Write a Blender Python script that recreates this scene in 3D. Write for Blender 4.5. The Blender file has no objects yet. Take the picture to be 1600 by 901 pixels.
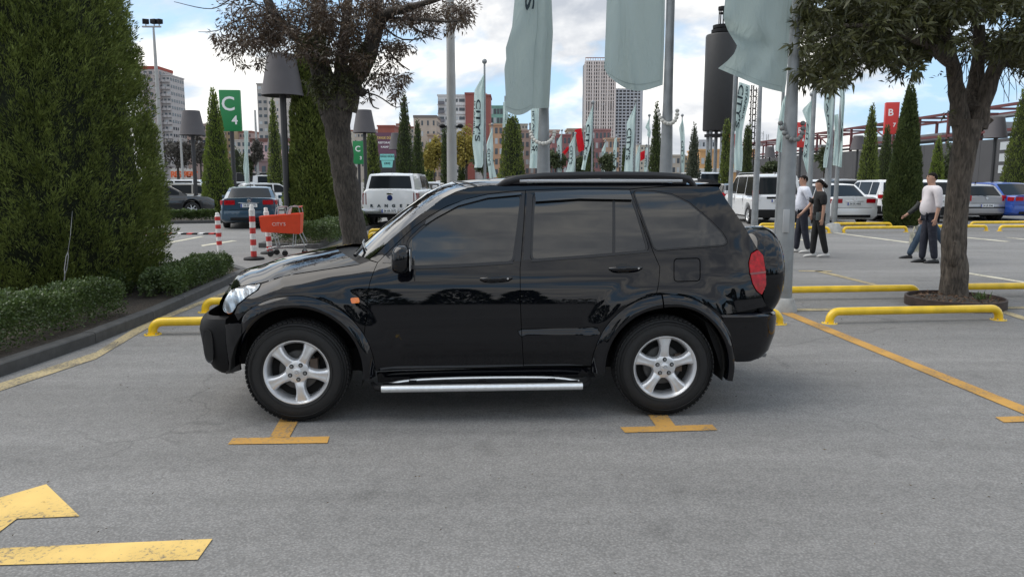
import bpy, bmesh, math, random
import numpy as np
from mathutils import Vector, Matrix
from mathutils.geometry import delaunay_2d_cdt
R = math.radians
PI = math.pi
rnd = random.Random(7)
nrs = np.random.RandomState(11)
scene = bpy.context.scene
COL = scene.collection

# ------------------------------------------------------------------ camera
H = 1.62; F = 1202.0; CX = 800.0; CY = 450.5; PITCH = R(8.07)
cam = bpy.data.cameras.new('camera'); cam_o = bpy.data.objects.new('camera', cam); COL.objects.link(cam_o)
cam.sensor_width = 36; cam.lens = F / 1600 * 36; cam.clip_end = 6000; cam.clip_start = .05
cam_o.location = (0, 0, H); cam_o.rotation_euler = (PI / 2 - PITCH, 0, 0)
scene.camera = cam_o

# ------------------------------------------------------------------ world, sun, exposure
SUN_EL, SUN_AZ = R(54), R(-78)          # azimuth from +Y towards +X (negative: left); the sun stands ahead-left behind thin cloud
world = bpy.data.worlds.new('World'); scene.world = world; world.use_nodes = True
wn = world.node_tree; wn.nodes.clear()
def N(tree, typ, **kw):
    n = tree.nodes.new(typ)
    for k, v in kw.items():
        if k.startswith('i_'):
            key = k[2:]
            key = int(key) if key.isdigit() else key.replace('_', ' ')
            n.inputs[key].default_value = v
        else: setattr(n, k, v)
    return n
def build_world():
    L = wn.links.new
    out = N(wn, 'ShaderNodeOutputWorld'); bg = N(wn, 'ShaderNodeBackground'); bg.inputs[1].default_value = .11
    sky = N(wn, 'ShaderNodeTexSky'); sky.sky_type = 'NISHITA'; sky.sun_disc = False
    sky.sun_elevation = SUN_EL; sky.sun_rotation = SUN_AZ; sky.air_density = 1.0; sky.dust_density = 1.5; sky.ozone_density = 1.0
    tc = N(wn, 'ShaderNodeTexCoord')
    def cloud(off, det, sc=2.6):
        mp = N(wn, 'ShaderNodeMapping'); mp.inputs['Scale'].default_value = (1, 1, 2.1); mp.inputs['Location'].default_value = (7.3, 2.2, off); L(tc.outputs['Generated'], mp.inputs[0])
        n = N(wn, 'ShaderNodeTexNoise'); n.inputs['Scale'].default_value = sc; n.inputs['Detail'].default_value = det; n.inputs['Roughness'].default_value = .53; n.inputs['Distortion'].default_value = .25; L(mp.outputs[0], n.inputs['Vector']); return n.outputs[0]
    a = cloud(1.0, 10); b_ = cloud(1.05, 7); c_ = cloud(3.7, 5, 5.5)
    cover = N(wn, 'ShaderNodeValToRGB'); cover.color_ramp.elements[0].position = .425; cover.color_ramp.elements[1].position = .50; L(a, cover.inputs[0])
    df = N(wn, 'ShaderNodeMath', operation='SUBTRACT'); L(a, df.inputs[0]); L(b_, df.inputs[1])
    sc_ = N(wn, 'ShaderNodeMath', operation='MULTIPLY_ADD'); L(df.outputs[0], sc_.inputs[0]); sc_.inputs[1].default_value = 4.2
    th = N(wn, 'ShaderNodeMapRange'); th.inputs[1].default_value = .45; th.inputs[2].default_value = .72; th.inputs[3].default_value = .66; th.inputs[4].default_value = .34; L(a, th.inputs[0]); L(th.outputs[0], sc_.inputs[2])
    ad = N(wn, 'ShaderNodeMath', operation='MULTIPLY_ADD'); L(c_, ad.inputs[0]); ad.inputs[1].default_value = .5; L(sc_.outputs[0], ad.inputs[2])
    shade = N(wn, 'ShaderNodeValToRGB'); e = shade.color_ramp.elements
    e[0].position = .50; e[0].color = (2.9, 3.1, 3.45, 1); e[1].position = 1.0; e[1].color = (6.3, 6.2, 5.95, 1)
    m_ = e.new(.74); m_.color = (4.3, 4.4, 4.55, 1)
    L(ad.outputs[0], shade.inputs[0])
    mix = N(wn, 'ShaderNodeMixRGB'); L(cover.outputs[0], mix.inputs[0])
    pale = N(wn, 'ShaderNodeMixRGB'); pale.inputs[0].default_value = .72; L(sky.outputs[0], pale.inputs[1]); pale.inputs[2].default_value = (2.5, 3.9, 5.5, 1)
    L(pale.outputs[0], mix.inputs[1]); L(shade.outputs[0], mix.inputs[2])
    L(mix.outputs[0], bg.inputs[0]); L(bg.outputs[0], out.inputs[0])
build_world()
sun = bpy.data.lights.new('sun', 'SUN'); sun.energy = 1.4; sun.angle = R(58); sun.color = (1, .95, .88)
sun_o = bpy.data.objects.new('sun', sun); COL.objects.link(sun_o)
_sd = Vector((math.sin(SUN_AZ) * math.cos(SUN_EL), math.cos(SUN_AZ) * math.cos(SUN_EL), math.sin(SUN_EL)))
sun_o.rotation_euler = _sd.to_track_quat('Z', 'Y').to_euler(); sun_o.location = (0, 0, 30)
vs = scene.view_settings; vs.view_transform = 'Standard'; vs.look = 'None'; vs.gamma = 1; vs.use_curve_mapping = False; vs.exposure = 0.9
scene.cycles.max_bounces = 8; scene.cycles.transparent_max_bounces = 12; scene.cycles.use_denoising = True

# ------------------------------------------------------------------ projection maths (photo pixel -> place)
_c, _s = math.cos(PITCH), math.sin(PITCH)
def ray(px, py):
    a = (px - CX) / F; u = (CY - py) / F
    return Vector((a, _c + u * _s, -_s + u * _c))
def G(px, py, z=0.0):
    d = ray(px, py); t = (z - H) / d.z
    return Vector((d.x * t, d.y * t, z))
def P(px, py, Y):
    d = ray(px, py); t = Y / d.y
    return Vector((d.x * t, Y, H + d.z * t))

# ------------------------------------------------------------------ materials
MATS = {}
def mat(name, col, rough=.6, metal=0.0, coat=0.0, spec=None, bump=None, noise=None, trans=0, emis=None, coord='Object', ior=None, island=None, alpha=None):
    """noise=(scale, amount[, detail]) varies value; bump=(scale, strength[, dist]); island=(amount) random tint per leaf"""
    if name in MATS: return MATS[name]
    m = bpy.data.materials.new(name); m.use_nodes = True; t = m.node_tree; b = t.nodes['Principled BSDF']; L = t.links.new
    b.inputs['Base Color'].default_value = (*col, 1); b.inputs['Roughness'].default_value = rough; b.inputs['Metallic'].default_value = metal
    if coat: b.inputs['Coat Weight'].default_value = coat; b.inputs['Coat Roughness'].default_value = .015
    if ior: b.inputs['IOR'].default_value = ior
    if spec is not None: b.inputs['Specular IOR Level'].default_value = spec
    if trans: b.inputs['Transmission Weight'].default_value = trans
    tc = N(t, 'ShaderNodeTexCoord')
    src = None
    if noise:
        n = N(t, 'ShaderNodeTexNoise'); n.inputs['Scale'].default_value = noise[0]; n.inputs['Detail'].default_value = noise[2] if len(noise) > 2 else 4
        L(tc.outputs[coord], n.inputs['Vector'])
        mr = N(t, 'ShaderNodeMapRange'); mr.inputs['From Min'].default_value = .25; mr.inputs['From Max'].default_value = .75
        mr.inputs['To Min'].default_value = 1 - noise[1]; mr.inputs['To Max'].default_value = 1 + noise[1]; L(n.outputs[0], mr.inputs[0])
        src = mr.outputs[0]
    if island:
        g = N(t, 'ShaderNodeNewGeometry'); mr2 = N(t, 'ShaderNodeMapRange'); mr2.inputs['To Min'].default_value = 1 - island; mr2.inputs['To Max'].default_value = 1 + island
        L(g.outputs['Random Per Island'], mr2.inputs[0])
        if src:
            mm = N(t, 'ShaderNodeMath', operation='MULTIPLY'); L(src, mm.inputs[0]); L(mr2.outputs[0], mm.inputs[1]); src = mm.outputs[0]
        else: src = mr2.outputs[0]
    if src:
        vm = N(t, 'ShaderNodeVectorMath', operation='SCALE'); vm.inputs[0].default_value = col; L(src, vm.inputs['Scale']); L(vm.outputs[0], b.inputs['Base Color'])
    if bump:
        n = N(t, 'ShaderNodeTexNoise'); n.inputs['Scale'].default_value = bump[0]; n.inputs['Detail'].default_value = 6; L(tc.outputs[coord], n.inputs['Vector'])
        bp = N(t, 'ShaderNodeBump'); bp.inputs['Strength'].default_value = bump[1]; bp.inputs['Distance'].default_value = bump[2] if len(bump) > 2 else .01
        L(n.outputs[0], bp.inputs['Height']); L(bp.outputs[0], b.inputs['Normal'])
    if emis: b.inputs['Emission Color'].default_value = (*emis[0], 1); b.inputs['Emission Strength'].default_value = emis[1]
    MATS[name] = m
    return m

# ------------------------------------------------------------------ object helpers
def tag(o, label=None, cat=None, group=None, kind=None):
    if label: o['label'] = label
    if cat: o['category'] = cat
    if group: o['group'] = group
    if kind: o['kind'] = kind
    return o
def empty(name, loc=(0, 0, 0), rz=0, label=None, cat=None, group=None):
    o = bpy.data.objects.new(name, None); COL.objects.link(o); o.location = loc; o.rotation_euler = (0, 0, rz); o.empty_display_size = .1
    return tag(o, label, cat, group)
def link_mesh(name, me, m=None, parent=None, loc=None, rot=None):
    o = bpy.data.objects.new(name, me); COL.objects.link(o)
    if m is not None and len(me.materials) == 0: me.materials.append(m)
    if parent: o.parent = parent
    if loc is not None: o.location = loc
    if rot is not None: o.rotation_euler = rot
    return o
def set_smooth(me, angle=None):
    if len(me.polygons) == 0: return
    me.polygons.foreach_set('use_smooth', [True] * len(me.polygons))
    if angle is not None:
        me.update()
        bm = bmesh.new(); bm.from_mesh(me)
        ca = angle
        for e in bm.edges:
            if len(e.link_faces) == 2: e.smooth = e.calc_face_angle(0) < ca
            else: e.smooth = True
        bm.to_mesh(me); bm.free()
def raw(name, verts, faces, m=None, parent=None, smooth=None, loc=None, rot=None):
    me = bpy.data.meshes.new(name); me.from_pydata([tuple(v) for v in verts], [], faces); me.update()
    if smooth: set_smooth(me, smooth)
    return link_mesh(name, me, m, parent, loc, rot)
def copy_tree(o, parent=None):
    c = o.copy(); COL.objects.link(c)
    if parent: c.parent = parent
    for ch in list(o.children): copy_tree(ch, c)
    return c

class MB:
    """collects simple solids into one mesh"""
    def __init__(s): s.v = []; s.f = []; s.mi = []; s.cur = 0
    def add(s, vs_, fs):
        b = len(s.v); s.v += [tuple(v) for v in vs_]; s.f += [tuple(i + b for i in f) for f in fs]; s.mi += [s.cur] * len(fs)
        return s
    def box(s, c, d, rz=0, M=None):
        hx, hy, hz = d[0] / 2, d[1] / 2, d[2] / 2; ca, sa = math.cos(rz), math.sin(rz); vs_ = []
        for x, y, z in [(-1, -1, -1), (1, -1, -1), (1, 1, -1), (-1, 1, -1), (-1, -1, 1), (1, -1, 1), (1, 1, 1), (-1, 1, 1)]:
            X, Y, Z = x * hx, y * hy, z * hz
            v = Vector((c[0] + X * ca - Y * sa, c[1] + X * sa + Y * ca, c[2] + Z))
            vs_.append(M @ v if M else v)
        return s.add(vs_, [(0, 3, 2, 1), (4, 5, 6, 7), (0, 1, 5, 4), (1, 2, 6, 5), (2, 3, 7, 6), (3, 0, 4, 7)])
    def tube(s, pts, rad, n=8, caps=True, flat=None):
        pts = [Vector(p) for p in pts]; k = len(pts)
        if not hasattr(rad, '__len__'): rad = [rad] * k
        b = len(s.v); rings = []
        up = None
        for i, p in enumerate(pts):
            t = (pts[min(i + 1, k - 1)] - pts[max(i - 1, 0)])
            t = t.normalized() if t.length > 1e-9 else Vector((0, 0, 1))
            if up is None:
                up = Vector((0, 0, 1)) if abs(t.z) < .9 else Vector((1, 0, 0))
            a = t.cross(up)
            if a.length < 1e-6: a = t.cross(Vector((0, 1, 0)))
            a.normalize(); bvec = a.cross(t).normalized(); up = bvec
            for j in range(n):
                th = 2 * PI * j / n; q = (1, 1) if flat is None else flat
                s.v.append(tuple(p + a * (math.cos(th) * rad[i] * q[0]) + bvec * (math.sin(th) * rad[i] * q[1])))
        for i in range(k - 1):
            for j in range(n):
                a0 = b + i * n + j; a1 = b + i * n + (j + 1) % n
                s.f.append((a0, a0 + n, a1 + n, a1)); s.mi.append(s.cur)
        if caps:
            s.f.append(tuple(b + j for j in range(n))); s.f.append(tuple(b + (k - 1) * n + j for j in reversed(range(n)))); s.mi += [s.cur] * 2
        return s
    def lathe(s, prof, n=24, axis='z', c=(0, 0, 0), close=False):
        """prof: (r, h) pairs"""
        b = len(s.v); k = len(prof)
        for r, h in prof:
            for j in range(n):
                th = 2 * PI * j / n; x, y = r * math.cos(th), r * math.sin(th)
                if axis == 'z': v = (c[0] + x, c[1] + y, c[2] + h)
                elif axis == 'y': v = (c[0] + x, c[1] + h, c[2] + y)
                else: v = (c[0] + h, c[1] + x, c[2] + y)
                s.v.append(v)
        for i in range(k - 1 + (1 if close else 0)):
            i2 = (i + 1) % k
            for j in range(n):
                j2 = (j + 1) % n
                f = (b + i * n + j, b + i * n + j2, b + i2 * n + j2, b + i2 * n + j)
                s.f.append(f if axis != 'y' else f[::-1]); s.mi.append(s.cur)
        return s
    def prism(s, poly, y0, y1, M=None):
        """poly in (x,z), extruded along y"""
        n = len(poly); vs_ = [Vector((x, y0, z)) for x, z in poly] + [Vector((x, y1, z)) for x, z in poly]
        if M: vs_ = [M @ v for v in vs_]
        fs = [tuple(range(n)), tuple(range(2 * n - 1, n - 1, -1))] + [(i, i + n, (i + 1) % n + n, (i + 1) % n) for i in range(n)]
        return s.add(vs_, fs)
    def sphere(s, c, r, nu=10, nv=7, sc=(1, 1, 1)):
        b = len(s.v)
        for i in range(nv + 1):
            ph = -PI / 2 + PI * i / nv
            for j in range(nu):
                th = 2 * PI * j / nu
                s.v.append((c[0] + r * sc[0] * math.cos(ph) * math.cos(th), c[1] + r * sc[1] * math.cos(ph) * math.sin(th), c[2] + r * sc[2] * math.sin(ph)))
        for i in range(nv):
            for j in range(nu):
                s.f.append((b + i * nu + j, b + i * nu + (j + 1) % nu, b + (i + 1) * nu + (j + 1) % nu, b + (i + 1) * nu + j)); s.mi.append(s.cur)
        return s
    def build(s, name, m, parent=None, smooth=R(35), loc=None, rot=None, bevel=None):
        me = bpy.data.meshes.new(name); me.from_pydata(s.v, [], s.f); me.update()
        ms = m if isinstance(m, (list, tuple)) else [m]
        for q in ms: me.materials.append(q)
        if len(ms) > 1: me.polygons.foreach_set('material_index', s.mi)
        bm = bmesh.new(); bm.from_mesh(me); bmesh.ops.remove_doubles(bm, verts=bm.verts, dist=1e-5)
        bmesh.ops.recalc_face_normals(bm, faces=bm.faces)
        if bevel:
            es = [e for e in bm.edges if len(e.link_faces) == 2 and e.calc_face_angle(0) > R(30)]
            bmesh.ops.bevel(bm, geom=es, offset=bevel, segments=2, profile=.6, affect='EDGES')
        bm.to_mesh(me); bm.free()
        if smooth: set_smooth(me, smooth)
        return link_mesh(name, me, None, parent, loc, rot)

def text_mesh(txt, size, depth=.002, align='CENTER', bold=0.0, space=1.0):
    cu = bpy.data.curves.new('lettering', 'FONT'); cu.body = txt; cu.size = size; cu.extrude = depth; cu.align_x = align; cu.align_y = 'CENTER'; cu.offset = bold; cu.space_character = space; cu.resolution_u = 3
    o = bpy.data.objects.new('lettering', cu); me = bpy.data.meshes.new_from_object(o)
    bpy.data.objects.remove(o); bpy.data.curves.remove(cu)
    return me
def text_obj(name, txt, size, m, parent, loc, rot, depth=.002, bold=0.0, space=1.0, sx=1.0):
    me = text_mesh(txt, size, depth, bold=bold, space=space); me.materials.clear(); me.materials.append(m)
    o = link_mesh(name, me, None, parent, loc, rot); o.scale = (sx, 1, 1); return o
# ================================================================== materials used by many things
M_black = mat('black_plastic', (.008, .008, .009), .6, spec=.25, bump=(300, .15, .002))
M_rub = mat('tyre_rubber', (.010, .010, .0105), .68, noise=(30, .25), bump=(220, .15, .001))
M_dark = mat('dark_cavity', (.006, .006, .006), .9)
M_chrome = mat('chrome', (.75, .76, .78), .12, 1.0)
M_alloy = mat('alloy_silver', (.74, .75, .77), .30, .6, coat=.5, noise=(9, .06))
M_alum = mat('brushed_aluminium', (.85, .86, .86), .30, .8, noise=(40, .08))
M_steel = mat('dull_steel', (.32, .33, .34), .45, .7, noise=(30, .2))
M_red = mat('red_lens', (.36, .004, .010), .22, coat=.25, spec=.25, noise=(34, .5))
M_amber = mat('amber_lens', (.85, .2, .01), .12, coat=1.0)
M_white = mat('white_lens', (.7, .72, .75), .1, coat=1.0)
M_paint = mat('black_car_paint', (.0022, .0026, .0046), .3, 0, coat=1.0, spec=0.0)
def _flow(m, scale, amt):
    t = m.node_tree; b = t.nodes['Principled BSDF']; tc = N(t, 'ShaderNodeTexCoord'); n = N(t, 'ShaderNodeTexNoise'); n.inputs['Scale'].default_value = scale; n.inputs['Detail'].default_value = 1.0
    bp = N(t, 'ShaderNodeBump'); bp.inputs['Strength'].default_value = amt; bp.inputs['Distance'].default_value = .01
    t.links.new(tc.outputs['Object'], n.inputs['Vector']); t.links.new(n.outputs[0], bp.inputs['Height']); t.links.new(bp.outputs[0], b.inputs['Normal'])
    if 'Coat Normal' in b.inputs: t.links.new(bp.outputs[0], b.inputs['Coat Normal'])
_flow(M_paint, 2.2, .06)
M_glass = mat('tinted_glass', (.004, .0045, .005), .03, 0, coat=1.0, ior=1.5)
_flow(M_glass, 2.0, .05)
M_trim = mat('satin_black_trim', (.010, .010, .012), .33)

# ================================================================== ground and painted marks
def asphalt():
    m = bpy.data.materials.new('asphalt'); m.use_nodes = True; t = m.node_tree; b = t.nodes['Principled BSDF']; L = t.links.new
    tc = N(t, 'ShaderNodeTexCoord')
    def noise(sc, det, ro=.5, stretch=None):
        n = N(t, 'ShaderNodeTexNoise'); n.inputs['Scale'].default_value = sc; n.inputs['Detail'].default_value = det; n.inputs['Roughness'].default_value = ro
        if stretch:
            mp = N(t, 'ShaderNodeMapping'); mp.inputs['Scale'].default_value = stretch; mp.inputs['Rotation'].default_value = (0, 0, R(-8)); L(tc.outputs['Object'], mp.inputs[0]); L(mp.outputs[0], n.inputs['Vector'])
        else: L(tc.outputs['Object'], n.inputs['Vector'])
        return n.outputs[0]
    def rng(s, a, c, lo=.3, hi=.7):
        r = N(t, 'ShaderNodeMapRange'); r.inputs[1].default_value = lo; r.inputs[2].default_value = hi; r.inputs[3].default_value = a; r.inputs[4].default_value = c; L(s, r.inputs[0]); return r.outputs[0]
    def mul(a, c):
        r = N(t, 'ShaderNodeMath', operation='MULTIPLY'); L(a, r.inputs[0]); L(c, r.inputs[1]); return r.outputs[0]
    fine = rng(noise(95, 3, .7), .72, 1.28); mid = rng(noise(9, 6, .65), .90, 1.10); big = rng(noise(.55, 6, .62, (.4, 1.8, 1)), .84, 1.16); wear = rng(noise(.16, 3, .5), .90, 1.12)
    stones = N(t, 'ShaderNodeTexVoronoi'); stones.inputs['Scale'].default_value = 70; L(tc.outputs['Object'], stones.inputs['Vector'])
    st = rng(stones.outputs['Distance'], 1.18, .80, .1, .7)
    v = mul(mul(mul(fine, mid), mul(big, wear)), st)
    # dark oil spots and pale scuffs
    sp = N(t, 'ShaderNodeTexNoise'); sp.inputs['Scale'].default_value = 1.9; sp.inputs['Detail'].default_value = 2; L(tc.outputs['Object'], sp.inputs['Vector'])
    v = mul(v, rng(sp.outputs[0], .84, 1.0, .26, .34))
    # hairline cracks and long faint tyre streaks
    wp = N(t, 'ShaderNodeTexNoise'); wp.inputs['Scale'].default_value = 1.3; wp.inputs['Detail'].default_value = 5; L(tc.outputs['Object'], wp.inputs['Vector'])
    av = N(t, 'ShaderNodeVectorMath', operation='MULTIPLY_ADD'); L(wp.outputs['Color'], av.inputs[0]); av.inputs[1].default_value = (.9, .9, 0); L(tc.outputs['Object'], av.inputs[2])
    cr = N(t, 'ShaderNodeTexVoronoi'); cr.feature = 'DISTANCE_TO_EDGE'; cr.inputs['Scale'].default_value = .30; L(av.outputs[0], cr.inputs['Vector'])
    ck = rng(cr.outputs['Distance'], .80, 1.0, .0012, .0042)
    mk = rng(noise(.45, 2), 1.0, 0.0, .50, .56); cm = N(t, 'ShaderNodeMath', operation='MAXIMUM'); L(ck, cm.inputs[0]); L(mk, cm.inputs[1])
    v = mul(v, cm.outputs[0]); v = mul(v, rng(noise(1.1, 5, .6, (.12, 2.6, 1)), .90, 1.07, .3, .65))
    sc = N(t, 'ShaderNodeVectorMath', operation='SCALE'); sc.inputs[0].default_value = (.196, .193, .189); L(v, sc.inputs['Scale']); L(sc.outputs[0], b.inputs['Base Color'])
    b.inputs['Roughness'].default_value = .82; b.inputs['Specular IOR Level'].default_value = .35
    bp = N(t, 'ShaderNodeBump'); bp.inputs['Strength'].default_value = .55; bp.inputs['Distance'].default_value = .006; L(st, bp.inputs['Height']); L(bp.outputs[0], b.inputs['Normal'])
    MATS['asphalt'] = m; return m
M_asph = asphalt()
def ground():
    xs = [-1500, -300, -60, -20, 0, 20, 60, 300, 1500]; ys = [-300, -60, -15, 0, 15, 30, 60, 150, 400, 1800]
    V = [(x, y, 0) for y in ys for x in xs]; n = len(xs)
    o = raw('ground', V, [(j * n + i, j * n + i + 1, (j + 1) * n + i + 1, (j + 1) * n + i) for j in range(len(ys) - 1) for i in range(n - 1)], M_asph); tag(o, kind='structure')
ground()
def paint_mat(name, col, wear=.42):
    m = bpy.data.materials.new(name); m.use_nodes = True; t = m.node_tree; b = t.nodes['Principled BSDF']; L = t.links.new
    tc = N(t, 'ShaderNodeTexCoord'); n = N(t, 'ShaderNodeTexNoise'); n.inputs['Scale'].default_value = 46; n.inputs['Detail'].default_value = 5; n.inputs['Roughness'].default_value = .75; L(tc.outputs['Object'], n.inputs['Vector'])
    n2 = N(t, 'ShaderNodeTexNoise'); n2.inputs['Scale'].default_value = 2.5; n2.inputs['Detail'].default_value = 4; L(tc.outputs['Object'], n2.inputs['Vector'])
    ad = N(t, 'ShaderNodeMath', operation='MULTIPLY_ADD'); L(n2.outputs[0], ad.inputs[0]); ad.inputs[1].default_value = .45; L(n.outputs[0], ad.inputs[2])
    r = N(t, 'ShaderNodeMapRange'); r.inputs[1].default_value = wear + .12; r.inputs[2].default_value = wear + .26; L(ad.outputs[0], r.inputs[0])
    mx = N(t, 'ShaderNodeMixRGB'); L(r.outputs[0], mx.inputs[0]); mx.inputs[1].default_value = (.16, .15, .13, 1); mx.inputs[2].default_value = (*col, 1)
    vr = N(t, 'ShaderNodeMapRange'); vr.inputs[1].default_value = .3; vr.inputs[2].default_value = .7; vr.inputs[3].default_value = .82; vr.inputs[4].default_value = 1.12; L(n2.outputs[0], vr.inputs[0])
    sc = N(t, 'ShaderNodeVectorMath', operation='SCALE'); L(mx.outputs[0], sc.inputs[0]); L(vr.outputs[0], sc.inputs['Scale']); L(sc.outputs[0], b.inputs['Base Color'])
    b.inputs['Roughness'].default_value = .9; b.inputs['Specular IOR Level'].default_value = .2
    bp = N(t, 'ShaderNodeBump'); bp.inputs['Strength'].default_value = .2; bp.inputs['Distance'].default_value = .002; L(n.outputs[0], bp.inputs['Height']); L(bp.outputs[0], b.inputs['Normal'])
    return m
M_yel = paint_mat('worn_yellow_paint', (.46, .26, .07), .44); M_yel2 = paint_mat('bright_yellow_paint', (.66, .46, .16), .42); M_yel3 = paint_mat('faded_yellow_paint', (.42, .345, .20), .50); M_wht = paint_mat('worn_white_paint', (.55, .52, .42), .42)
_mz = [0.004]
def mark(name, px, m, z=None):
    z = .005 if z is None else z
    pts = [G(a, b) for a, b in px]; o = raw(name, [(p.x, p.y, z) for p in pts], [tuple(range(len(pts)))], m)
    if o.data.polygons[0].normal.z < 0: o.data.flip_normals()
    tag(o, kind='structure'); return o
mark('road_marking', [(356, 694.7), (364, 685), (515, 682.3), (511.5, 692.5)], M_yel)
mark('road_marking', [(421, 684.2), (438, 655), (468, 655), (452, 683.8)], M_yel)
mark('road_marking', [(969, 668), (976.6, 676.3), (1120.8, 672.4), (1113, 663.7)], M_yel)
mark('road_marking', [(1012, 648), (1042, 648), (1055, 665.3), (1025, 666.3)], M_yel)
mark('road_marking', [(1555, 652), (1660, 648), (1668, 657), (1568, 660.3)], M_yel)
mark('road_marking', [(-60, 800), (0, 778), (72.5, 757), (124.4, 807), (26.6, 811), (0, 831), (-60, 880)], M_yel2)
mark('road_marking', [(-90, 860), (0, 857), (332, 842.5), (309, 875), (0, 883.5), (-60, 886)], M_yel2)
mark('parking_line', [(1217, 488), (1236, 488), (1700, 675), (1700, 689)], M_yel)
mark('parking_line', [(1242, 482.5), (1700, 478), (1700, 481.3), (1242, 486.2)], M_yel3)
mark('parking_line', [(1272, 423.5), (1284, 423.2), (1406, 453), (1394, 453)], M_yel3)
mark('parking_line', [(1248, 422.6), (1300, 423.3), (1300, 424.8), (1248, 424.1)], M_yel3)
mark('parking_line', [(1556, 486), (1570, 485.6), (1700, 525), (1700, 533)], M_yel3)
mark('parking_line', [(1480, 421.5), (1500, 424), (1700, 455.5), (1700, 458.5), (1500, 426.3), (1480, 423.5)], M_wht)
for a, b, c, d in ((1294, 363, 1418, 379), (1454, 366, 1572, 377.5), (1203, 369, 1262, 376), (1570, 371, 1690, 384)):
    mark('parking_line', [(a, b), (a + 7, b), (c + 8, d), (c - 2, d + .4)], M_wht)
mark('parking_line', [(225, 388), (225, 385.5), (312, 369.5), (320, 369.5)], M_wht)
mark('parking_line', [(316, 385), (314, 383.2), (362, 376), (371, 376.4)], M_wht)
mark('parking_line', [(500, 392.5), (504, 389.5), (541, 377), (548, 377)], M_yel3)
# yellow line along the planter kerb
kl_out = [(-60, 634), (0, 611), (150, 561), (212, 524), (254.7, 500), (353.6, 459.5)]; kl_in = [(353.6, 455.5), (254.7, 493.5), (208, 514.5), (150, 550.5), (0, 599), (-60, 621)]
mark('kerb_line', kl_out + kl_in, M_yel3)

# ------------------------------------------------------------------ planters: kerb stones, soil
M_kerb = mat('dark_kerb_stone', (.062, .062, .062), .75, noise=(9, .3, 7), bump=(60, .4, .004))
M_kerbt = mat('kerb_stone_top', (.105, .102, .098), .7, noise=(14, .3, 7), bump=(60, .4, .004))
M_soil = mat('soil', (.045, .035, .026), .95, noise=(14, .5, 8), bump=(40, .9, .02))
def kerb(path, h=.115, w=.13, name='planter_kerb', label=None, stone=1.0, side=1):
    """kerb stones laid end to end along path (outer face line); each stone a part"""
    root = empty(name, (path[0].x, path[0].y, 0), 0, label, 'kerb')
    o = Vector((path[0].x, path[0].y, 0)); k = 0
    for a, b in zip(path[:-1], path[1:]):
        d = (b - a); L = d.length; d.normalize(); nrm = Vector((-d.y, d.x, 0)) * side; n = max(1, round(L / stone))
        for i in range(n):
            t0 = L * i / n + .004; t1 = L * (i + 1) / n - .004; p0 = a + d * t0 - o; p1 = a + d * t1 - o; hh = h + rnd.uniform(-.003, .003)
            mb = MB(); mb.add([p0, p1, p1 + nrm * w, p0 + nrm * w, p0 + Vector((0, 0, hh - .012)), p1 + Vector((0, 0, hh - .012)), p1 + nrm * w + Vector((0, 0, hh)), p0 + nrm * w + Vector((0, 0, hh)), p0 + nrm * .012 + Vector((0, 0, hh)), p1 + nrm * .012 + Vector((0, 0, hh))],
                   [(0, 1, 5, 4), (4, 5, 9, 8), (8, 9, 6, 7), (2, 3, 7, 6), (0, 4, 8, 7, 3), (1, 2, 6, 9, 5)])
            mb.build('kerb_stone', M_kerb, root, smooth=None); k += 1
    return root
KA = [G(-160, 640), G(0, 589), G(150, 536.5), G(240, 500), G(389.5, 430)]
KB = KA[-1] + Vector((-.62, .9, 0)); KC = Vector((-14, 15.2, 0)); KD = Vector((-14, KA[0].y, 0))
kerb(KA + [KB], label='dark kerb stones edging the left planter beside the yellow line')
def soil(poly, z, name='planter_soil'):
    o = raw(name, [(p.x, p.y, z) for p in poly], [tuple(range(len(poly)))], M_soil)
    if o.data.polygons[0].normal.z < 0: o.data.flip_normals()
    tag(o, kind='structure')
soil(KA + [KB, KC, KD], .085)
PC = [G(404, 387), G(498, 389), G(552, 366.5)]; PC2 = PC[2] + Vector((.2, 5.5, 0)); PC3 = PC[0] + Vector((-.6, 9, 0))
kerb([PC3, PC[0], PC[1], PC[2], PC2], label='dark kerb stones round the hedge behind the shopping trolley')
soil(PC + [PC2, PC3], .085)
PD = [G(190, 351), G(346, 348.5)]
kerb([PD[0], PD[1], PD[1] + Vector((.3, 3, 0))], label='low dark kerb under the far hedge beside the blue-grey saloon')
soil([PD[0], PD[1], PD[1] + Vector((.3, 3, 0)), PD[0] + Vector((0, 3, 0))], .085)

# ================================================================== foliage
def quads(name, V, m, parent=None, kind=None):
    """V: (n,4,3) array, one leaf each"""
    n = len(V); me = bpy.data.meshes.new(name); me.vertices.add(4 * n); me.vertices.foreach_set('co', np.ascontiguousarray(V, dtype=np.float32).ravel())
    me.loops.add(4 * n); me.loops.foreach_set('vertex_index', np.arange(4 * n, dtype=np.int32)); me.polygons.add(n); me.polygons.foreach_set('loop_start', np.arange(0, 4 * n, 4, dtype=np.int32))
    me.update(calc_edges=True); o = link_mesh(name, me, m, parent)
    if kind: o['kind'] = kind
    return o
def leaf_array(Pn, D, L, Wd, droop=.0, wmax=.45):
    """diamond leaves at P along D"""
    n = len(Pn); D = D / (np.linalg.norm(D, axis=1, keepdims=True) + 1e-9); r = nrs.normal(size=(n, 3)); A = np.cross(D, r); A /= (np.linalg.norm(A, axis=1, keepdims=True) + 1e-9)
    L = np.broadcast_to(L, (n,))[:, None]; Wd = np.broadcast_to(Wd, (n,))[:, None]; tip = Pn + D * L; tip[:, 2] -= droop * L[:, 0]
    mid = Pn + D * L * wmax
    return np.stack([Pn, mid + A * Wd / 2, tip, mid - A * Wd / 2], 1)
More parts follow.
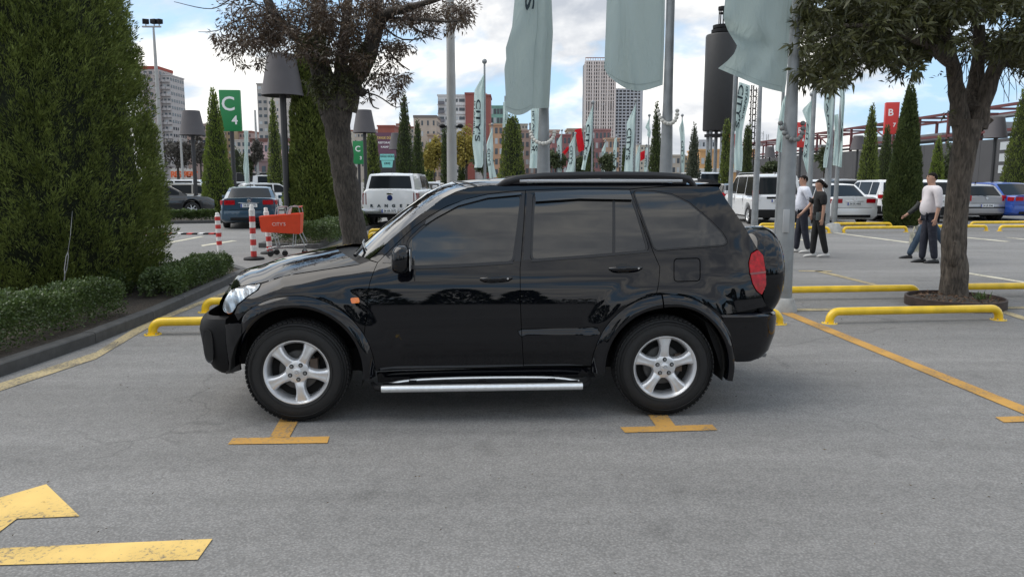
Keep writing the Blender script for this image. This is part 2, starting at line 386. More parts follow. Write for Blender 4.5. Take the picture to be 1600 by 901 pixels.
def leaf_mat(name, col, col2, var=.5, trans=.25, rough=.55, spec=.3):
    m = bpy.data.materials.new(name); m.use_nodes = True; t = m.node_tree; L = t.links.new; b = t.nodes['Principled BSDF']; out = t.nodes['Material Output']
    g = N(t, 'ShaderNodeNewGeometry'); tc = N(t, 'ShaderNodeTexCoord'); n = N(t, 'ShaderNodeTexNoise'); n.inputs['Scale'].default_value = 2.2; n.inputs['Detail'].default_value = 3; L(tc.outputs['Object'], n.inputs['Vector'])
    ad = N(t, 'ShaderNodeMath', operation='MULTIPLY_ADD'); L(g.outputs['Random Per Island'], ad.inputs[0]); ad.inputs[1].default_value = .6; 
    mr = N(t, 'ShaderNodeMapRange'); mr.inputs[1].default_value = .3; mr.inputs[2].default_value = .7; mr.inputs[3].default_value = 0; mr.inputs[4].default_value = .4; L(n.outputs[0], mr.inputs[0]); L(mr.outputs[0], ad.inputs[2])
    mx = N(t, 'ShaderNodeMixRGB'); L(ad.outputs[0], mx.inputs[0]); mx.inputs[1].default_value = (*[c * (1 - var * .5) for c in col], 1); mx.inputs[2].default_value = (*col2, 1)
    L(mx.outputs[0], b.inputs['Base Color']); b.inputs['Roughness'].default_value = rough; b.inputs['Specular IOR Level'].default_value = spec
    tr = N(t, 'ShaderNodeBsdfTranslucent'); L(mx.outputs[0], tr.inputs[0]); ms = N(t, 'ShaderNodeMixShader'); ms.inputs[0].default_value = trans
    L(b.outputs[0], ms.inputs[1]); L(tr.outputs[0], ms.inputs[2]); L(ms.outputs[0], out.inputs[0]); return m
M_con = leaf_mat('conifer_green', (.032, .055, .012), (.265, .325, .080), .8)
M_con2 = leaf_mat('conifer_bright', (.08, .13, .025), (.27, .34, .07), .6)
M_con3 = leaf_mat('conifer_dark', (.036, .060, .022), (.12, .155, .050), .6)
M_con4 = leaf_mat('conifer_grey', (.075, .090, .062), (.16, .18, .13), .5)
M_hedge = leaf_mat('box_hedge_leaf', (.040, .072, .018), (.13, .19, .055), .6, spec=.6, rough=.4)
M_purple = leaf_mat('bronze_leaf', (.068, .040, .036), (.125, .090, .052), .5, spec=.5, rough=.4)
M_olive = leaf_mat('laurel_leaf', (.042, .050, .018), (.135, .140, .052), .6, spec=.6, rough=.38)
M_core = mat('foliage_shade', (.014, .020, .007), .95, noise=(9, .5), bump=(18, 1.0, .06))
def bark(name, col):
    m = mat(name, col, .9, noise=(5, .35, 8)); t = m.node_tree; b = t.nodes['Principled BSDF']; tc = N(t, 'ShaderNodeTexCoord'); mp = N(t, 'ShaderNodeMapping'); mp.inputs['Scale'].default_value = (1, 1, .22)
    v = N(t, 'ShaderNodeTexNoise'); v.inputs['Scale'].default_value = 34; v.inputs['Detail'].default_value = 6; v.inputs['Distortion'].default_value = .8; t.links.new(tc.outputs['Object'], mp.inputs[0]); t.links.new(mp.outputs[0], v.inputs['Vector'])
    bp = N(t, 'ShaderNodeBump'); bp.inputs['Strength'].default_value = 1.0; bp.inputs['Distance'].default_value = .03; t.links.new(v.outputs[0], bp.inputs['Height']); t.links.new(bp.outputs[0], b.inputs['Normal'])
    r = N(t, 'ShaderNodeMapRange'); r.inputs[1].default_value = .35; r.inputs[2].default_value = .65; r.inputs[3].default_value = .45; r.inputs[4].default_value = 1.35; t.links.new(v.outputs[0], r.inputs[0])
    src = b.inputs['Base Color'].links[0].from_socket; sc = N(t, 'ShaderNodeVectorMath', operation='SCALE'); t.links.new(src, sc.inputs[0]); t.links.new(r.outputs[0], sc.inputs['Scale']); t.links.new(sc.outputs[0], b.inputs['Base Color'])
    return m
M_bark = bark('grey_brown_bark', (.098, .080, .064)); M_bark2 = bark('dark_bark', (.062, .052, .043))
def cone_profile(t, kind):
    """radius fraction at height fraction t"""
    if kind == 'cone': return (1 - t) ** .80 * (1 - .20 * math.exp(-t / .05)) + .03
    if kind == 'column': return min(1, (1 - t) ** .42) * (1 - .25 * math.exp(-t / .05)) * (.93 + .07 * math.sin(t * 9))
    return (1 - t) ** .74 * (1 - .3 * math.exp(-t / .06)) + .02
def conifer(x, y, h, r, n, m, label, group=None, kind='cone', leaf=.10, z0=0.0, name='conifer', lump=.10, wid=.28, name_g='clipped conical evergreens', bend=0):
    root = empty(name, (x, y, z0), 0, label, 'conifer', group)
    tt = nrs.rand(n * 2); pr = np.array([cone_profile(t, kind) for t in np.linspace(0, 1, 101)]); rr = np.interp(tt, np.linspace(0, 1, 101), pr); keep = nrs.rand(n * 2) < rr / pr.max(); tt = tt[keep][:n]; rr = rr[keep][:n]; n = len(tt)
    th = nrs.rand(n) * 2 * PI; ph = nrs.rand(4) * 6
    lumpv = 1 + lump * (np.sin(th * 5 + tt * 17 + ph[0]) * .5 + np.sin(th * 3 - tt * 31 + ph[1]) * .5 + np.sin(th * 9 + tt * 57 + ph[2]) * .35)
    dep = 1 - nrs.rand(n) ** 2.2 * .22
    rad = r * rr * lumpv * dep; P_ = np.stack([rad * np.cos(th), rad * np.sin(th), tt * h + .04 + nrs.normal(size=n) * .02], 1)
    D = np.stack([np.cos(th + nrs.normal(size=n) * .5), np.sin(th + nrs.normal(size=n) * .5), .9 + nrs.rand(n) * .8], 1)
    L = leaf * (.6 + nrs.rand(n) * .8)
    quads('foliage', leaf_array(P_, D, L, L * wid), m, root, 'stuff')
    c = MB(); c.lathe([(max(.02, r * cone_profile(t, kind) * .84), .05 + t * (h - .12)) for t in np.linspace(0, 1, 14)] , 12); c.add([(0, 0, h - .02)], []); c.build('shade_core', M_core, root)  # solid core, coloured dark to stand for the shade inside the crown
    MB().tube([(0, 0, -.05), (0, 0, .35)], r * .12, 8).build('trunk', M_bark2, root)
    return root
# the big one in the left planter
def big_conifer():
    root = empty('conifer', (-6.22, 10.35, .08), 0, 'huge dense feathery evergreen filling the left of the photo, rising out of the frame', 'conifer')
    n = 300000; h = 9.2; r0 = 1.37
    tt = nrs.rand(n) ** 1.15; prof = np.interp(tt, [0, .03, .08, .15, .27, .43, .6, .8, 1], [.66, .86, .98, 1.0, .91, .73, .52, .27, .02]); th = nrs.rand(n) * 2 * PI
    # branch sprays: cluster points around spray centres so tufts and dark hollows show
    ns = 6500; st = nrs.rand(ns); sth = nrs.rand(ns) * 2 * PI; sp = np.interp(st, [0, .03, .08, .15, .27, .43, .6, .8, 1], [.66, .86, .98, 1.0, .91, .73, .52, .27, .02])
    keep = nrs.rand(ns) < sp + .1; st, sth, sp = st[keep], sth[keep], sp[keep]; ns = len(st)
    out_ = 1 + .025 * np.sin(sth * 4 + st * 9) + .025 * np.sin(sth * 7 - st * 23) + nrs.normal(size=ns) * .032
    C_ = np.stack([r0 * sp * out_ * np.cos(sth), r0 * sp * out_ * np.sin(sth), st * h + .05], 1)
    yaw_ = sth + nrs.normal(size=ns) * .35; up = .95 + nrs.rand(ns) * .8; Ds = np.stack([np.cos(yaw_), np.sin(yaw_), up], 1); Ds /= np.linalg.norm(Ds, axis=1, keepdims=True)
    idx = nrs.randint(0, ns, n); a = nrs.rand(n)
    spread = np.cross(Ds[idx], nrs.normal(size=(n, 3))); P_ = C_[idx] + Ds[idx] * ((a - .60) * .34)[:, None] + spread * (.066 * (1.12 - a))[:, None]
    D = Ds[idx] * 1.5 + spread * .5 + nrs.normal(size=(n, 3)) * .10; L = .034 + nrs.rand(n) * .040
    quads('foliage', leaf_array(P_, D, L, L * .22), M_con, root, 'stuff')
    c = MB(); c.lathe([(r0 * .83 * v, t * h + .05) for t, v in zip([0, .03, .08, .15, .27, .43, .6, .8, 1], [.66, .86, .98, 1.0, .91, .73, .52, .27, .02])], 20); c.build('shade_core', M_core, root)  # dark solid core paints in the shade of the hollows between sprays
    MB().tube([(0, 0, -.1), (0, 0, 1.0)], .14, 10).build('trunk', M_bark, root)
big_conifer()
def hedge(path, w, h, label, n0, m=M_hedge, z0=.08, leaf=.028, name='box_hedge', wob=.05):
    """clipped hedge following a centre line"""
    n = int(n0 * 1.5)
    o = Vector((path[0].x, path[0].y, z0)); root = empty(name, o, 0, label, 'hedge'); pts = [p - Vector((o.x, o.y, 0)) for p in path]
    seg = [(b - a).length for a, b in zip(pts[:-1], pts[1:])]; T = sum(seg); P_ = np.zeros((n, 3)); D = np.zeros((n, 3)); cum = np.cumsum([0] + seg)
    X = np.interp(nrs.rand(n) * T, cum, cum); ax = np.interp(X, cum, [p.x for p in pts]); ay = np.interp(X, cum, [p.y for p in pts])
    k = np.clip(np.searchsorted(cum, X, side='right') - 1, 0, len(seg) - 1); dx = np.array([(b - a).normalized().x for a, b in zip(pts[:-1], pts[1:])])[k]; dy = np.array([(b - a).normalized().y for a, b in zip(pts[:-1], pts[1:])])[k]
    # perimeter position of a rounded box section
    u = nrs.rand(n); ang_ = u * PI; ex = .45; cx_ = np.sign(np.cos(ang_)) * np.abs(np.cos(ang_)) ** ex; cz = np.abs(np.sin(ang_)) ** ex
    wobv = 1 + wob * (np.sin(X * 7 + 1) + np.sin(X * 17.3) * .7 + np.sin(X * 3.1 + cx_ * 4)) + nrs.normal(size=n) * .03
    n_in = nrs.rand(n); dep = (1 - np.where(n_in < .6, n_in ** 2 * .5, (n_in - .6) * 1.6)) * wobv; s = cx_ * w / 2 * dep; z = cz * h * dep
    end = np.minimum(X, T - X); zz = np.where(end < .12, z * (.80 + .2 * end / .12), z)
    P_[:, 0] = ax - dy * s; P_[:, 1] = ay + dx * s; P_[:, 2] = zz
    D[:, 0] = -dy * cx_ + nrs.normal(size=n) * .7; D[:, 1] = dx * cx_ + nrs.normal(size=n) * .7; D[:, 2] = cz * .8 + nrs.normal(size=n) * .6
    L = leaf * (.7 + nrs.rand(n) * .7); quads('foliage', leaf_array(P_, D, L, L * .62), m, root, 'stuff')
    return root
ins = lambda p, q, d: p + (Vector((-(q - p).y, (q - p).x, 0))).normalized() * d
hedge([ins(KA[0], KA[1], .50), ins(KA[1], KA[2], .52), ins(KA[2], KA[3], .50) + (KA[3] - KA[2]) * .95], .48, .44, 'low clipped box hedge in front of the huge evergreen at the left edge', 20000)
d34 = (KA[4] - KA[3]); hedge([ins(KA[3], KA[4], .36) + d34 * .26, ins(KA[4] - d34 * .10, KA[4], .36)], .44, .36, 'low clipped box hedge running to the planter corner near the striped bollards', 19000)
hedge([ins(KA[3], KA[4], 1.05) + d34 * .25, ins(KA[3], KA[4], 1.05) + d34 * .72], .40, .38, 'ragged short box bush behind the hedge near the planter corner', 7000, wob=.12)
hp = [PC[0] + Vector((.28, .42, 0)), PC[1] + Vector((.0, .42, 0)), PC[2] + Vector((-.42, .5, 0)), PC2 + Vector((-.5, 0, 0))]
hedge(hp, .5, .50, 'low clipped hedge wrapping the planter behind the shopping trolley', 34000, leaf=.04)
hedge([PD[0] + Vector((0, .45, 0)), PD[1] + Vector((-.3, .45, 0))], .5, .38, 'far low hedge beside the blue-grey saloon', 7000, leaf=.06)
# guy wire with turnbuckle
def guy():
    Y = 8.75; root = empty('guy_wire', P(97, 470, Y), 0, 'thin steel guy wire with a turnbuckle in front of the huge evergreen', 'wire'); o = root.location
    w = MB(); w.tube([P(97, 472, Y) - o, P(101.5, 428, Y) - o], .006, 5); w.build('rod', M_steel, root)
    w = MB(); w.tube([P(106, 394, Y) - o, P(110, 368, Y) - o, P(113, 330, Y + .5) - o], .0035, 5); w.build('wire', M_steel, root)
    w = MB(); a, b = P(101.5, 428, Y) - o, P(106, 394, Y) - o; d = Vector((.014, 0, 0))
    w.tube([a, a + (b - a) * .2 + d, a + (b - a) * .8 + d, b], .005, 5); w.tube([a, a + (b - a) * .2 - d, a + (b - a) * .8 - d, b], .005, 5); w.build('turnbuckle', mat('galvanised', (.55, .56, .57), .35, .8), root)
guy()

# ================================================================== yellow wheel-stop bars
M_bar = mat('yellow_enamel', (.80, .52, .015), .32, noise=(7, .16, 6), bump=(30, .05), coat=.3)
def bar(p0, p1, label, z=.135, r=.047, group='yellow steel wheel-stop bars'):
    d = p1 - p0; L = d.length; root = empty('wheel_stop', p0, math.atan2(d.y, d.x), label, 'wheel stop', group)
    b = .10; pts = [(0, 0, 0), (0, 0, z - b)]
    for i in range(1, 6):
        a = PI / 2 * i / 5; pts.append((b - b * math.cos(a), 0, z - b + b * math.sin(a)))
    pts2 = [(L - x, y, zz) for x, y, zz in reversed(pts)]
    MB().tube(pts + pts2, r, 12).build('bar', M_bar, root, smooth=R(50))
    for x in (0, L):
        f = MB(); f.lathe([(0, .010), (.085, .010), (.088, .005), (.088, .0)], 16, 'z', (x, 0, 0)); f.build('base_plate', M_bar, root)
        for k in range(4):
            a = PI / 4 + k * PI / 2; MB().lathe([(0, .022), (.009, .022), (.010, .010)], 6, 'z', (x + .067 * math.cos(a), .067 * math.sin(a), 0)).build('bolt', M_steel, root)
    return root
bar(G(1296, 505), G(1560, 499.5), 'yellow wheel-stop bar in front of the round tree ring at right')
bar(G(1205, 468.5), G(1432, 464.5), 'yellow wheel-stop bar whose left end is behind the big concrete-footed pole')
bar(G(1478, 463), G(1700, 460), 'yellow wheel-stop bar running out of the frame behind the right tree trunk')
bar(G(945, 511), G(1217, 506), 'yellow wheel-stop bar whose end peeks out from behind the off-roader tail')
bar(G(239, 522.5), G(508, 517), 'yellow wheel-stop bar by the planter, nearer the camera, left of the black off-roader bumper')
bar(G(321, 487.5), G(560, 483), 'yellow wheel-stop bar by the planter, farther one, beside the headlamp')
for a, b, c, d, lb in ((1190, 362.5, 1295, 364, 'far yellow bar behind the walking couple'), (1318, 363.5, 1416, 362.5, 'far yellow bar in front of the tall cone tree and white saloon'), (1452, 361, 1541, 360.5, 'far yellow bar partly behind the man in the white shirt'), (1517, 354.5, 1640, 353.5, 'farthest yellow bar in front of the silver hatchback'), (1562, 361, 1660, 360.5, 'far yellow bar cut by the right edge in front of the blue car'),
                       (1187, 357.5, 1262, 357.5, 'far yellow bar under the white people carrier'), (1300, 356.5, 1392, 356, 'far yellow bar under the tail of the white saloon'), (578, 367.5, 640, 367, 'yellow bar behind the white pick-up, farther of two'), (577, 374, 640, 373, 'yellow bar behind the white pick-up, nearer of two')):
    bar(G(a, b), G(c, d), lb, z=.15)

# ================================================================== trees with limbs
def limb(mb, pts, rads, n=10, jit=.0, gnarl=.10):
    P_ = [Vector(p) for p in pts]
    # resample with Catmull-Rom
    out = []; rr = []
    for i in range(len(P_) - 1):
        p0 = P_[max(0, i - 1)]; p1 = P_[i]; p2 = P_[i + 1]; p3 = P_[min(len(P_) - 1, i + 2)]; k = max(2, int((p2 - p1).length / .12))
        k = min(k, 12)
        for j in range(k):
            t = j / k; q = .5 * ((2 * p1) + (-p0 + p2) * t + (2 * p0 - 5 * p1 + 4 * p2 - p3) * t * t + (-p0 + 3 * p1 - 3 * p2 + p3) * t ** 3); out.append(q); rr.append(rads[i] + (rads[i + 1] - rads[i]) * t)
    out.append(P_[-1]); rr.append(rads[-1]); rr = [r * (1 + rnd.uniform(-gnarl, gnarl)) for r in rr]
    b = len(mb.v); mb.tube(out, rr, n)
    if jit:
        for i in range(b, len(mb.v)):
            v = mb.v[i]; mb.v[i] = (v[0] + rnd.uniform(-jit, jit), v[1] + rnd.uniform(-jit, jit), v[2])
    return out
def twigs_and_leaves(root, tips, nper, spread, L, wid, m, mbtw, droop=.3, whorl=1):
    P_ = []; D = []
    for tp, rad in tips:
        for k in range(nper):
            a = Vector((rnd.gauss(0, 1), rnd.gauss(0, 1), rnd.gauss(0, .8) - droop)).normalized(); q = tp + a * rad * rnd.uniform(.15, 1)
            if k < 2: mbtw.tube([tp, tp.lerp(q, .5) + Vector((0, 0, .02)), q], [.007, .005, .003], 4, caps=False)
            for w in range(whorl):
                dd = (a + Vector((rnd.gauss(0, .7), rnd.gauss(0, .7), rnd.gauss(0, .6) - droop * .6))); P_.append(q + Vector((rnd.gauss(0, .02), rnd.gauss(0, .02), rnd.gauss(0, .02)))); D.append(dd)
    P_ = np.array([tuple(p) for p in P_]); D = np.array([tuple(p) for p in D]); n = len(P_); Ls = L * (.65 + nrs.rand(n) * .7)
    return leaf_array(P_, D, Ls, Ls * wid, .15)
def main_tree():
    Y = 14.5; root = empty('tree', G(560, 414.3), 0, 'leaning broadleaf tree with a thick trunk and bronze leaves behind the bonnet', 'tree'); o = root.location
    q = lambda px, py, dy=0: P(px, py, Y + dy) - o
    t = MB(); tr = [(561, 417), (558, 390), (549, 340), (543, 300), (535, 255), (529, 213), (526, 185), (525, 160)]
    limb(t, [q(*p) for p in tr], [.30, .255, .225, .225, .225, .235, .265, .30], 16, .012)
    limb(t, [q(522, 175), q(508, 130), q(496, 95), q(478, 68), q(452, 48), q(428, 22), q(410, -20)], [.26, .22, .17, .14, .105, .085, .07], 12, .008)
    limb(t, [q(500, 110), q(496, 70, .2), q(500, 30, .3), q(492, -40, .3)], [.16, .14, .13, .11], 10, .006)
    limb(t, [q(535, 170), q(548, 130), q(566, 100), q(580, 70), q(588, 42), q(604, 22, -.3), q(640, 12, -.6), q(690, -3, -.8)], [.27, .22, .19, .155, .14, .09, .06, .04], 12, .008)
    limb(t, [q(583, 62), q(592, 20, .3), q(590, -40, .3)], [.13, .10, .08], 10)
    limb(t, [q(530, 140), q(534, 95, .3), q(540, 40, .5), q(548, -40, .5)], [.16, .12, .10, .08], 10, .006)
    limb(t, [q(556, 135), q(566, 146, -.15), q(568, 140, -.2)], [.10, .075, .07], 8)     # sawn stub
    limb(t, [q(600, 30, -.2), q(650, 30, -.6), q(700, 34, -.9), q(722, 32, -.9)], [.05, .035, .02, .01], 6)
    t.build('trunk', M_bark2, root, smooth=R(70))
    tw = MB()
    twl = [[(452, 50), (400, 60), (365, 85), (350, 95)], [(430, 24), (380, 28), (340, 48), (310, 50)], [(430, 24), (375, -4), (330, 14), (272, 3)], [(560, 142), (590, 150), (620, 168), (640, 160)], [(575, 140), (582, 165), (592, 170)],
           [(590, 60), (620, 95), (640, 110)], [(596, 40), (630, 62), (668, 58)], [(566, 143), (572, 132), (600, 100), (632, 78)], [(508, 130), (506, 150), (508, 200)], [(480, 150), (500, 95), (530, 84)], [(640, 40), (668, 55), (690, 62)]]
    for L_ in twl: limb(tw, [q(x, y, rnd.uniform(-.6, .3)) for x, y in L_], [.02, .014, .009, .005][:len(L_)], 5)
    tips = []
    def blob(px, py, rx, ry, n, rad=.20, dy=.9):
        for _ in range(n):
            a = rnd.uniform(0, 2 * PI); s = math.sqrt(rnd.random()); tips.append((q(px + rx * s * math.cos(a), py + ry * s * math.sin(a), rnd.uniform(-dy, dy)), rad))
    blob(378, 20, 42, 24, 22); blob(400, 55, 38, 26, 30); blob(365, 72, 28, 14, 10); blob(425, 45, 25, 30, 20); blob(470, 25, 50, 30, 46); blob(540, 20, 60, 36, 50); blob(610, 18, 50, 20, 34); blob(655, 22, 32, 16, 20); blob(714, 20, 22, 20, 22)
    blob(617, 82, 30, 18, 16, .17); blob(592, 112, 18, 26, 9, .15); blob(628, 130, 18, 16, 6, .14); blob(600, 150, 30, 12, 4, .12); blob(562, 85, 14, 30, 14, .16); blob(548, 70, 14, 40, 16, .16); blob(470, 75, 26, 16, 16); blob(515, 60, 22, 40, 26, .18); blob(666, 50, 10, 8, 3, .12); blob(337, 50, 14, 9, 2, .12); blob(390, 95, 22, 8, 3, .12)
    for k in range(46): tips.append((q(rnd.uniform(330, 760), rnd.uniform(-120, -12), rnd.uniform(-1.8, 1.8)), .26))
    V = twigs_and_leaves(root, tips, 24, .2, .088, .27, None, tw, .35, 2)
    quads('foliage', V, M_purple, root, 'stuff')
    ivy = []
    for px, py, rx, ry, n in ((505, 110, 22, 40, 30), (565, 100, 18, 30, 26), (527, 150, 30, 18, 22), (490, 70, 28, 24, 22), (540, 120, 10, 12, 5)):
        for _ in range(n): a = rnd.uniform(0, 2 * PI); s = math.sqrt(rnd.random()); ivy.append((q(px + rx * s * math.cos(a), py + ry * s * math.sin(a), rnd.uniform(-.32, -.12)), .11))
    quads('epicormic_shoots', twigs_and_leaves(root, ivy, 16, .1, .075, .3, None, tw, .2, 2), M_olive, root, 'stuff')
    o2 = tw.build('twigs', M_bark2, root); o2['kind'] = 'stuff'
main_tree()
def right_tree():
    Y = 10.25; base = G(1490, 471); root = empty('tree', base, 0, 'gnarled laurel-leaved tree standing in the round metal planter ring at right', 'tree'); o = root.location
    q = lambda px, py, dy=0: P(px, py, Y + dy) - o
    t = MB(); limb(t, [q(1488, 476), q(1489, 462), (q(1491, 430)), q(1490, 380), q(1494, 330), q(1500, 275), q(1508, 225), q(1512, 188)], [.235, .185, .165, .158, .145, .14, .155, .185], 18, .012, gnarl=.05)
    limb(t, [q(1500, 195), q(1497, 160), q(1493, 130), q(1488, 100), q(1478, 60, -.1), q(1465, 10, -.2)], [.13, .105, .09, .08, .07, .055], 12, .008)
    limb(t, [q(1525, 200), q(1535, 165), q(1543, 140), q(1556, 105), q(1580, 70), q(1610, 20)], [.13, .11, .10, .085, .07, .055], 12, .008)
    limb(t, [q(1520, 175), q(1522, 140, .2), (q(1528, 100, .3)), q(1530, 40, .3)], [.12, .10, .08, .07], 10, .006)
    limb(t, [q(1530, 196), q(1543, 189), q(1546, 186)], [.09, .06, .055], 8); limb(t, [q(1530, 165), q(1541, 160), q(1546, 158)], [.06, .038, .035], 8); limb(t, [q(1500, 185), q(1489, 184)], [.07, .03], 8)
    limb(t, [q(1488, 100), q(1440, 65, -.4), q(1380, 45, -.8), q(1320, 40, -1.0)], [.08, .06, .04, .02], 8)
    limb(t, [q(1480, 60), q(1420, 20, -.6), q(1350, 0, -.9), q(1290, -10, -1.0)], [.07, .05, .035, .02], 8)
    t.build('trunk', M_bark, root, smooth=R(70))
    sc = MB(); sc.sphere(q(1493, 395, -.13), .10, 12, 8, (.75, .5, 2.0)); sc.build('bark_burl', M_bark, root)
    tw = MB(); tips = []
    out = [(1248, 118), (1262, 128), (1290, 132), (1318, 128), (1334, 112), (1352, 98), (1380, 96), (1400, 112), (1425, 118), (1440, 100), (1462, 92), (1478, 104), (1500, 96), (1525, 82), (1545, 92), (1570, 96), (1600, 110), (1680, 120)]
    xs = [a for a, b in out]; ys = [b for a, b in out]
    n = 0
    while n < 640:
        px = rnd.uniform(1250, 1680); yb = np.interp(px, xs, ys); py = rnd.uniform(-170, yb - 3)
        if 1475 < px < 1540 and 30 < py and rnd.random() < .75: continue
        if 1495 < px < 1600 and 20 < py < 60 and rnd.random() < .4: continue
        if py < -20 and rnd.random() < .5: continue
        tips.append((q(px, py, rnd.uniform(-1.2, 1.5)), .15)); n += 1
    for px, py in ((1478, 178), (1482, 175), (1555, 96), (1390, 128), (1400, 122), (1407, 125), (1470, 118), (1595, 118)): tips.append((q(px, py, -.1), .05))
    V = twigs_and_leaves(root, tips[:-8], 11, .2, .115, .26, None, tw, .1, 6); V2 = twigs_and_leaves(root, tips[-8:], 4, .2, .08, .3, None, tw, .1, 2)
    quads('foliage', np.concatenate([V, V2]), M_olive, root, 'stuff')
    for _ in range(60):
        px = rnd.uniform(1500, 1600); py = rnd.uniform(40, 100); a = q(px, py, rnd.uniform(-.8, .5)); b = a + Vector((rnd.uniform(-.25, .25), rnd.uniform(-.2, .2), -rnd.uniform(.1, .55))); limb(tw, [a, a.lerp(b, .5) + Vector((rnd.uniform(-.1, .1), 0, 0)), b], [.007, .005, .003], 4)
    tw.build('twigs', M_bark2, root)['kind'] = 'stuff'
    # ring planter
    rg = empty('tree_ring', base, 0, 'low round rusty-brown steel ring full of soil round the foot of the right tree', 'planter'); rc = G(1491, 477); c = rc - base
    MB().lathe([(.56, 0), (.585, .0), (.585, .115), (.578, .12), (.565, .12), (.56, .11), (.56, 0)], 56, 'z', (c.x, c.y, 0)).build('ring', mat('rusty_steel', (.052, .035, .030), .7, .2, noise=(12, .4), bump=(60, .3)), rg, smooth=R(40))
    so = MB(); V = [(c.x, c.y, .085)]; k = 40
    so.lathe([(.0, .10), (.2, .098), (.4, .085), (.56, .075)], 40, 'z', (c.x, c.y, 0)); so.build('ring_soil', M_soil, rg)
    n = 420; P_ = np.stack([nrs.uniform(-.55, .55, n), nrs.uniform(-.55, .55, n), np.full(n, .10)], 1); P_ = P_[np.hypot(P_[:, 0], P_[:, 1]) < .53] + np.array([c.x, c.y, 0]); D = nrs.normal(size=P_.shape); D[:, 2] = np.abs(D[:, 2]) * .25
    quads('leaf_litter', leaf_array(P_, D, .035 + nrs.rand(len(P_)) * .04, .016), mat('dead_leaf', (.13, .075, .045), .8, island=.5), rg, 'stuff')
    n = 60; P_ = np.stack([nrs.normal(size=n) * .04 + .28, nrs.normal(size=n) * .03 - .1, np.full(n, .09)], 1) + np.array([c.x, c.y, 0]); D = nrs.normal(size=P_.shape) * .6; D[:, 2] = 1
    tag(quads('weed', leaf_array(P_, D, .07 + nrs.rand(n) * .08, .014), M_hedge), 'small green weed sprouting in the tree ring at right', 'weed'); bpy.data.objects['weed'].location = base
right_tree()
# ================================================================== conifers in the distance
gC = 'clipped conical evergreens in the car park'
for px, top, Y, w, m, kd, lb, n in (
    (341, 139, 37, 49, M_con2, 'cone2', 'bright green cone-shaped evergreen beside the green C 4 sign', 9000),
    (488, 60, 21.5, 84, M_con, 'column', 'tall thick clipped evergreen column right behind the leaning tree trunk', 26000),
    (432, 150, 50, 25, M_con, 'cone2', 'slim cone evergreen left of the big lamp, behind a smaller lamp', 3500),
    (583, 205, 47, 28, M_con, 'column', 'evergreen behind the lamp post to the right of the leaning trunk', 3500),
    (634, 146, 46, 34, M_con3, 'cone2', 'tall dark pointed evergreen above the white pick-up', 5000),
    (654, 187, 62, 22, M_con3, 'cone2', 'second dark pointed evergreen just right of the tall one above the pick-up', 3000),
    (670, 225, 80, 18, M_con, 'column', 'small round-headed evergreen beside the speed limit sign', 1800),
    (696, 200, 55, 13, M_con3, 'column', 'very thin dark evergreen touching the left side of the pale camera pole', 1800),
    (722, 245, 75, 16, M_con3, 'cone2', 'small dark evergreen just right of the pale camera pole', 1600),
    (800, 180, 40, 50, M_con, 'column', 'broad rounded evergreen left of the near flagpole above the off-roader roof', 7000),
    (921, 206, 58, 16, M_con3, 'column', 'thin dark evergreen in front of the tall gridded tower', 2000),
    (976, 230, 75, 13, M_con3, 'column', 'small dark evergreen at the foot of the tall tower', 1200),
    (1023, 160, 40, 24, M_con3, 'cone', 'dark evergreen peeking out left of the middle big flagpole', 4500),
    (1082, 194, 44, 26, M_con4, 'cone2', 'greyish pointed evergreen right of the middle big flagpole', 3500),
    (1105, 236, 70, 16, M_con3, 'cone2', 'small dark evergreen under the round black screen', 1300),
    (1132, 187, 48, 19, M_con, 'column', 'thin olive evergreen in front of the round black screen', 3000),
    (1165, 196, 40, 20, M_con3, 'column', 'dark evergreen behind the twisted flag right of the round screen', 3000),
    (1355, 163, 45, 34, M_con, 'cone2', 'evergreen with sparse tip left of the B 7 sign', 5500),
    (1380, 197, 52, 27, M_con3, 'cone2', 'blue-green evergreen directly under the B 7 sign', 3500),
    (1412, 134, 26.5, 57, M_con3, 'tall', 'large bushy pointed evergreen beside the man in the white shirt', 22000),
    (1461, 215, 50, 27, M_con2, 'cone2', 'small evergreen left of the right tree trunk against the dark wall', 3500),
    (1588, 135, 40, 50, M_con, 'tall', 'broad evergreen at the right edge of the photo', 8000),
    (1228, 250, 55, 14, M_con, 'column', 'little evergreen behind the big concrete-footed pole', 1000)):
    b = P(px, 300, Y); h = P(px, top, Y).z; r = w / 2 / F * Y * 1.02
    lf = max(.10, Y * .0030)
    conifer(b.x, Y, h, r, n, m, lb, gC, 'cone' if kd == 'cone2' else ('column' if kd == 'column' else ('cone' if kd == 'cone' else 'tall')), leaf=lf, wid=.36)
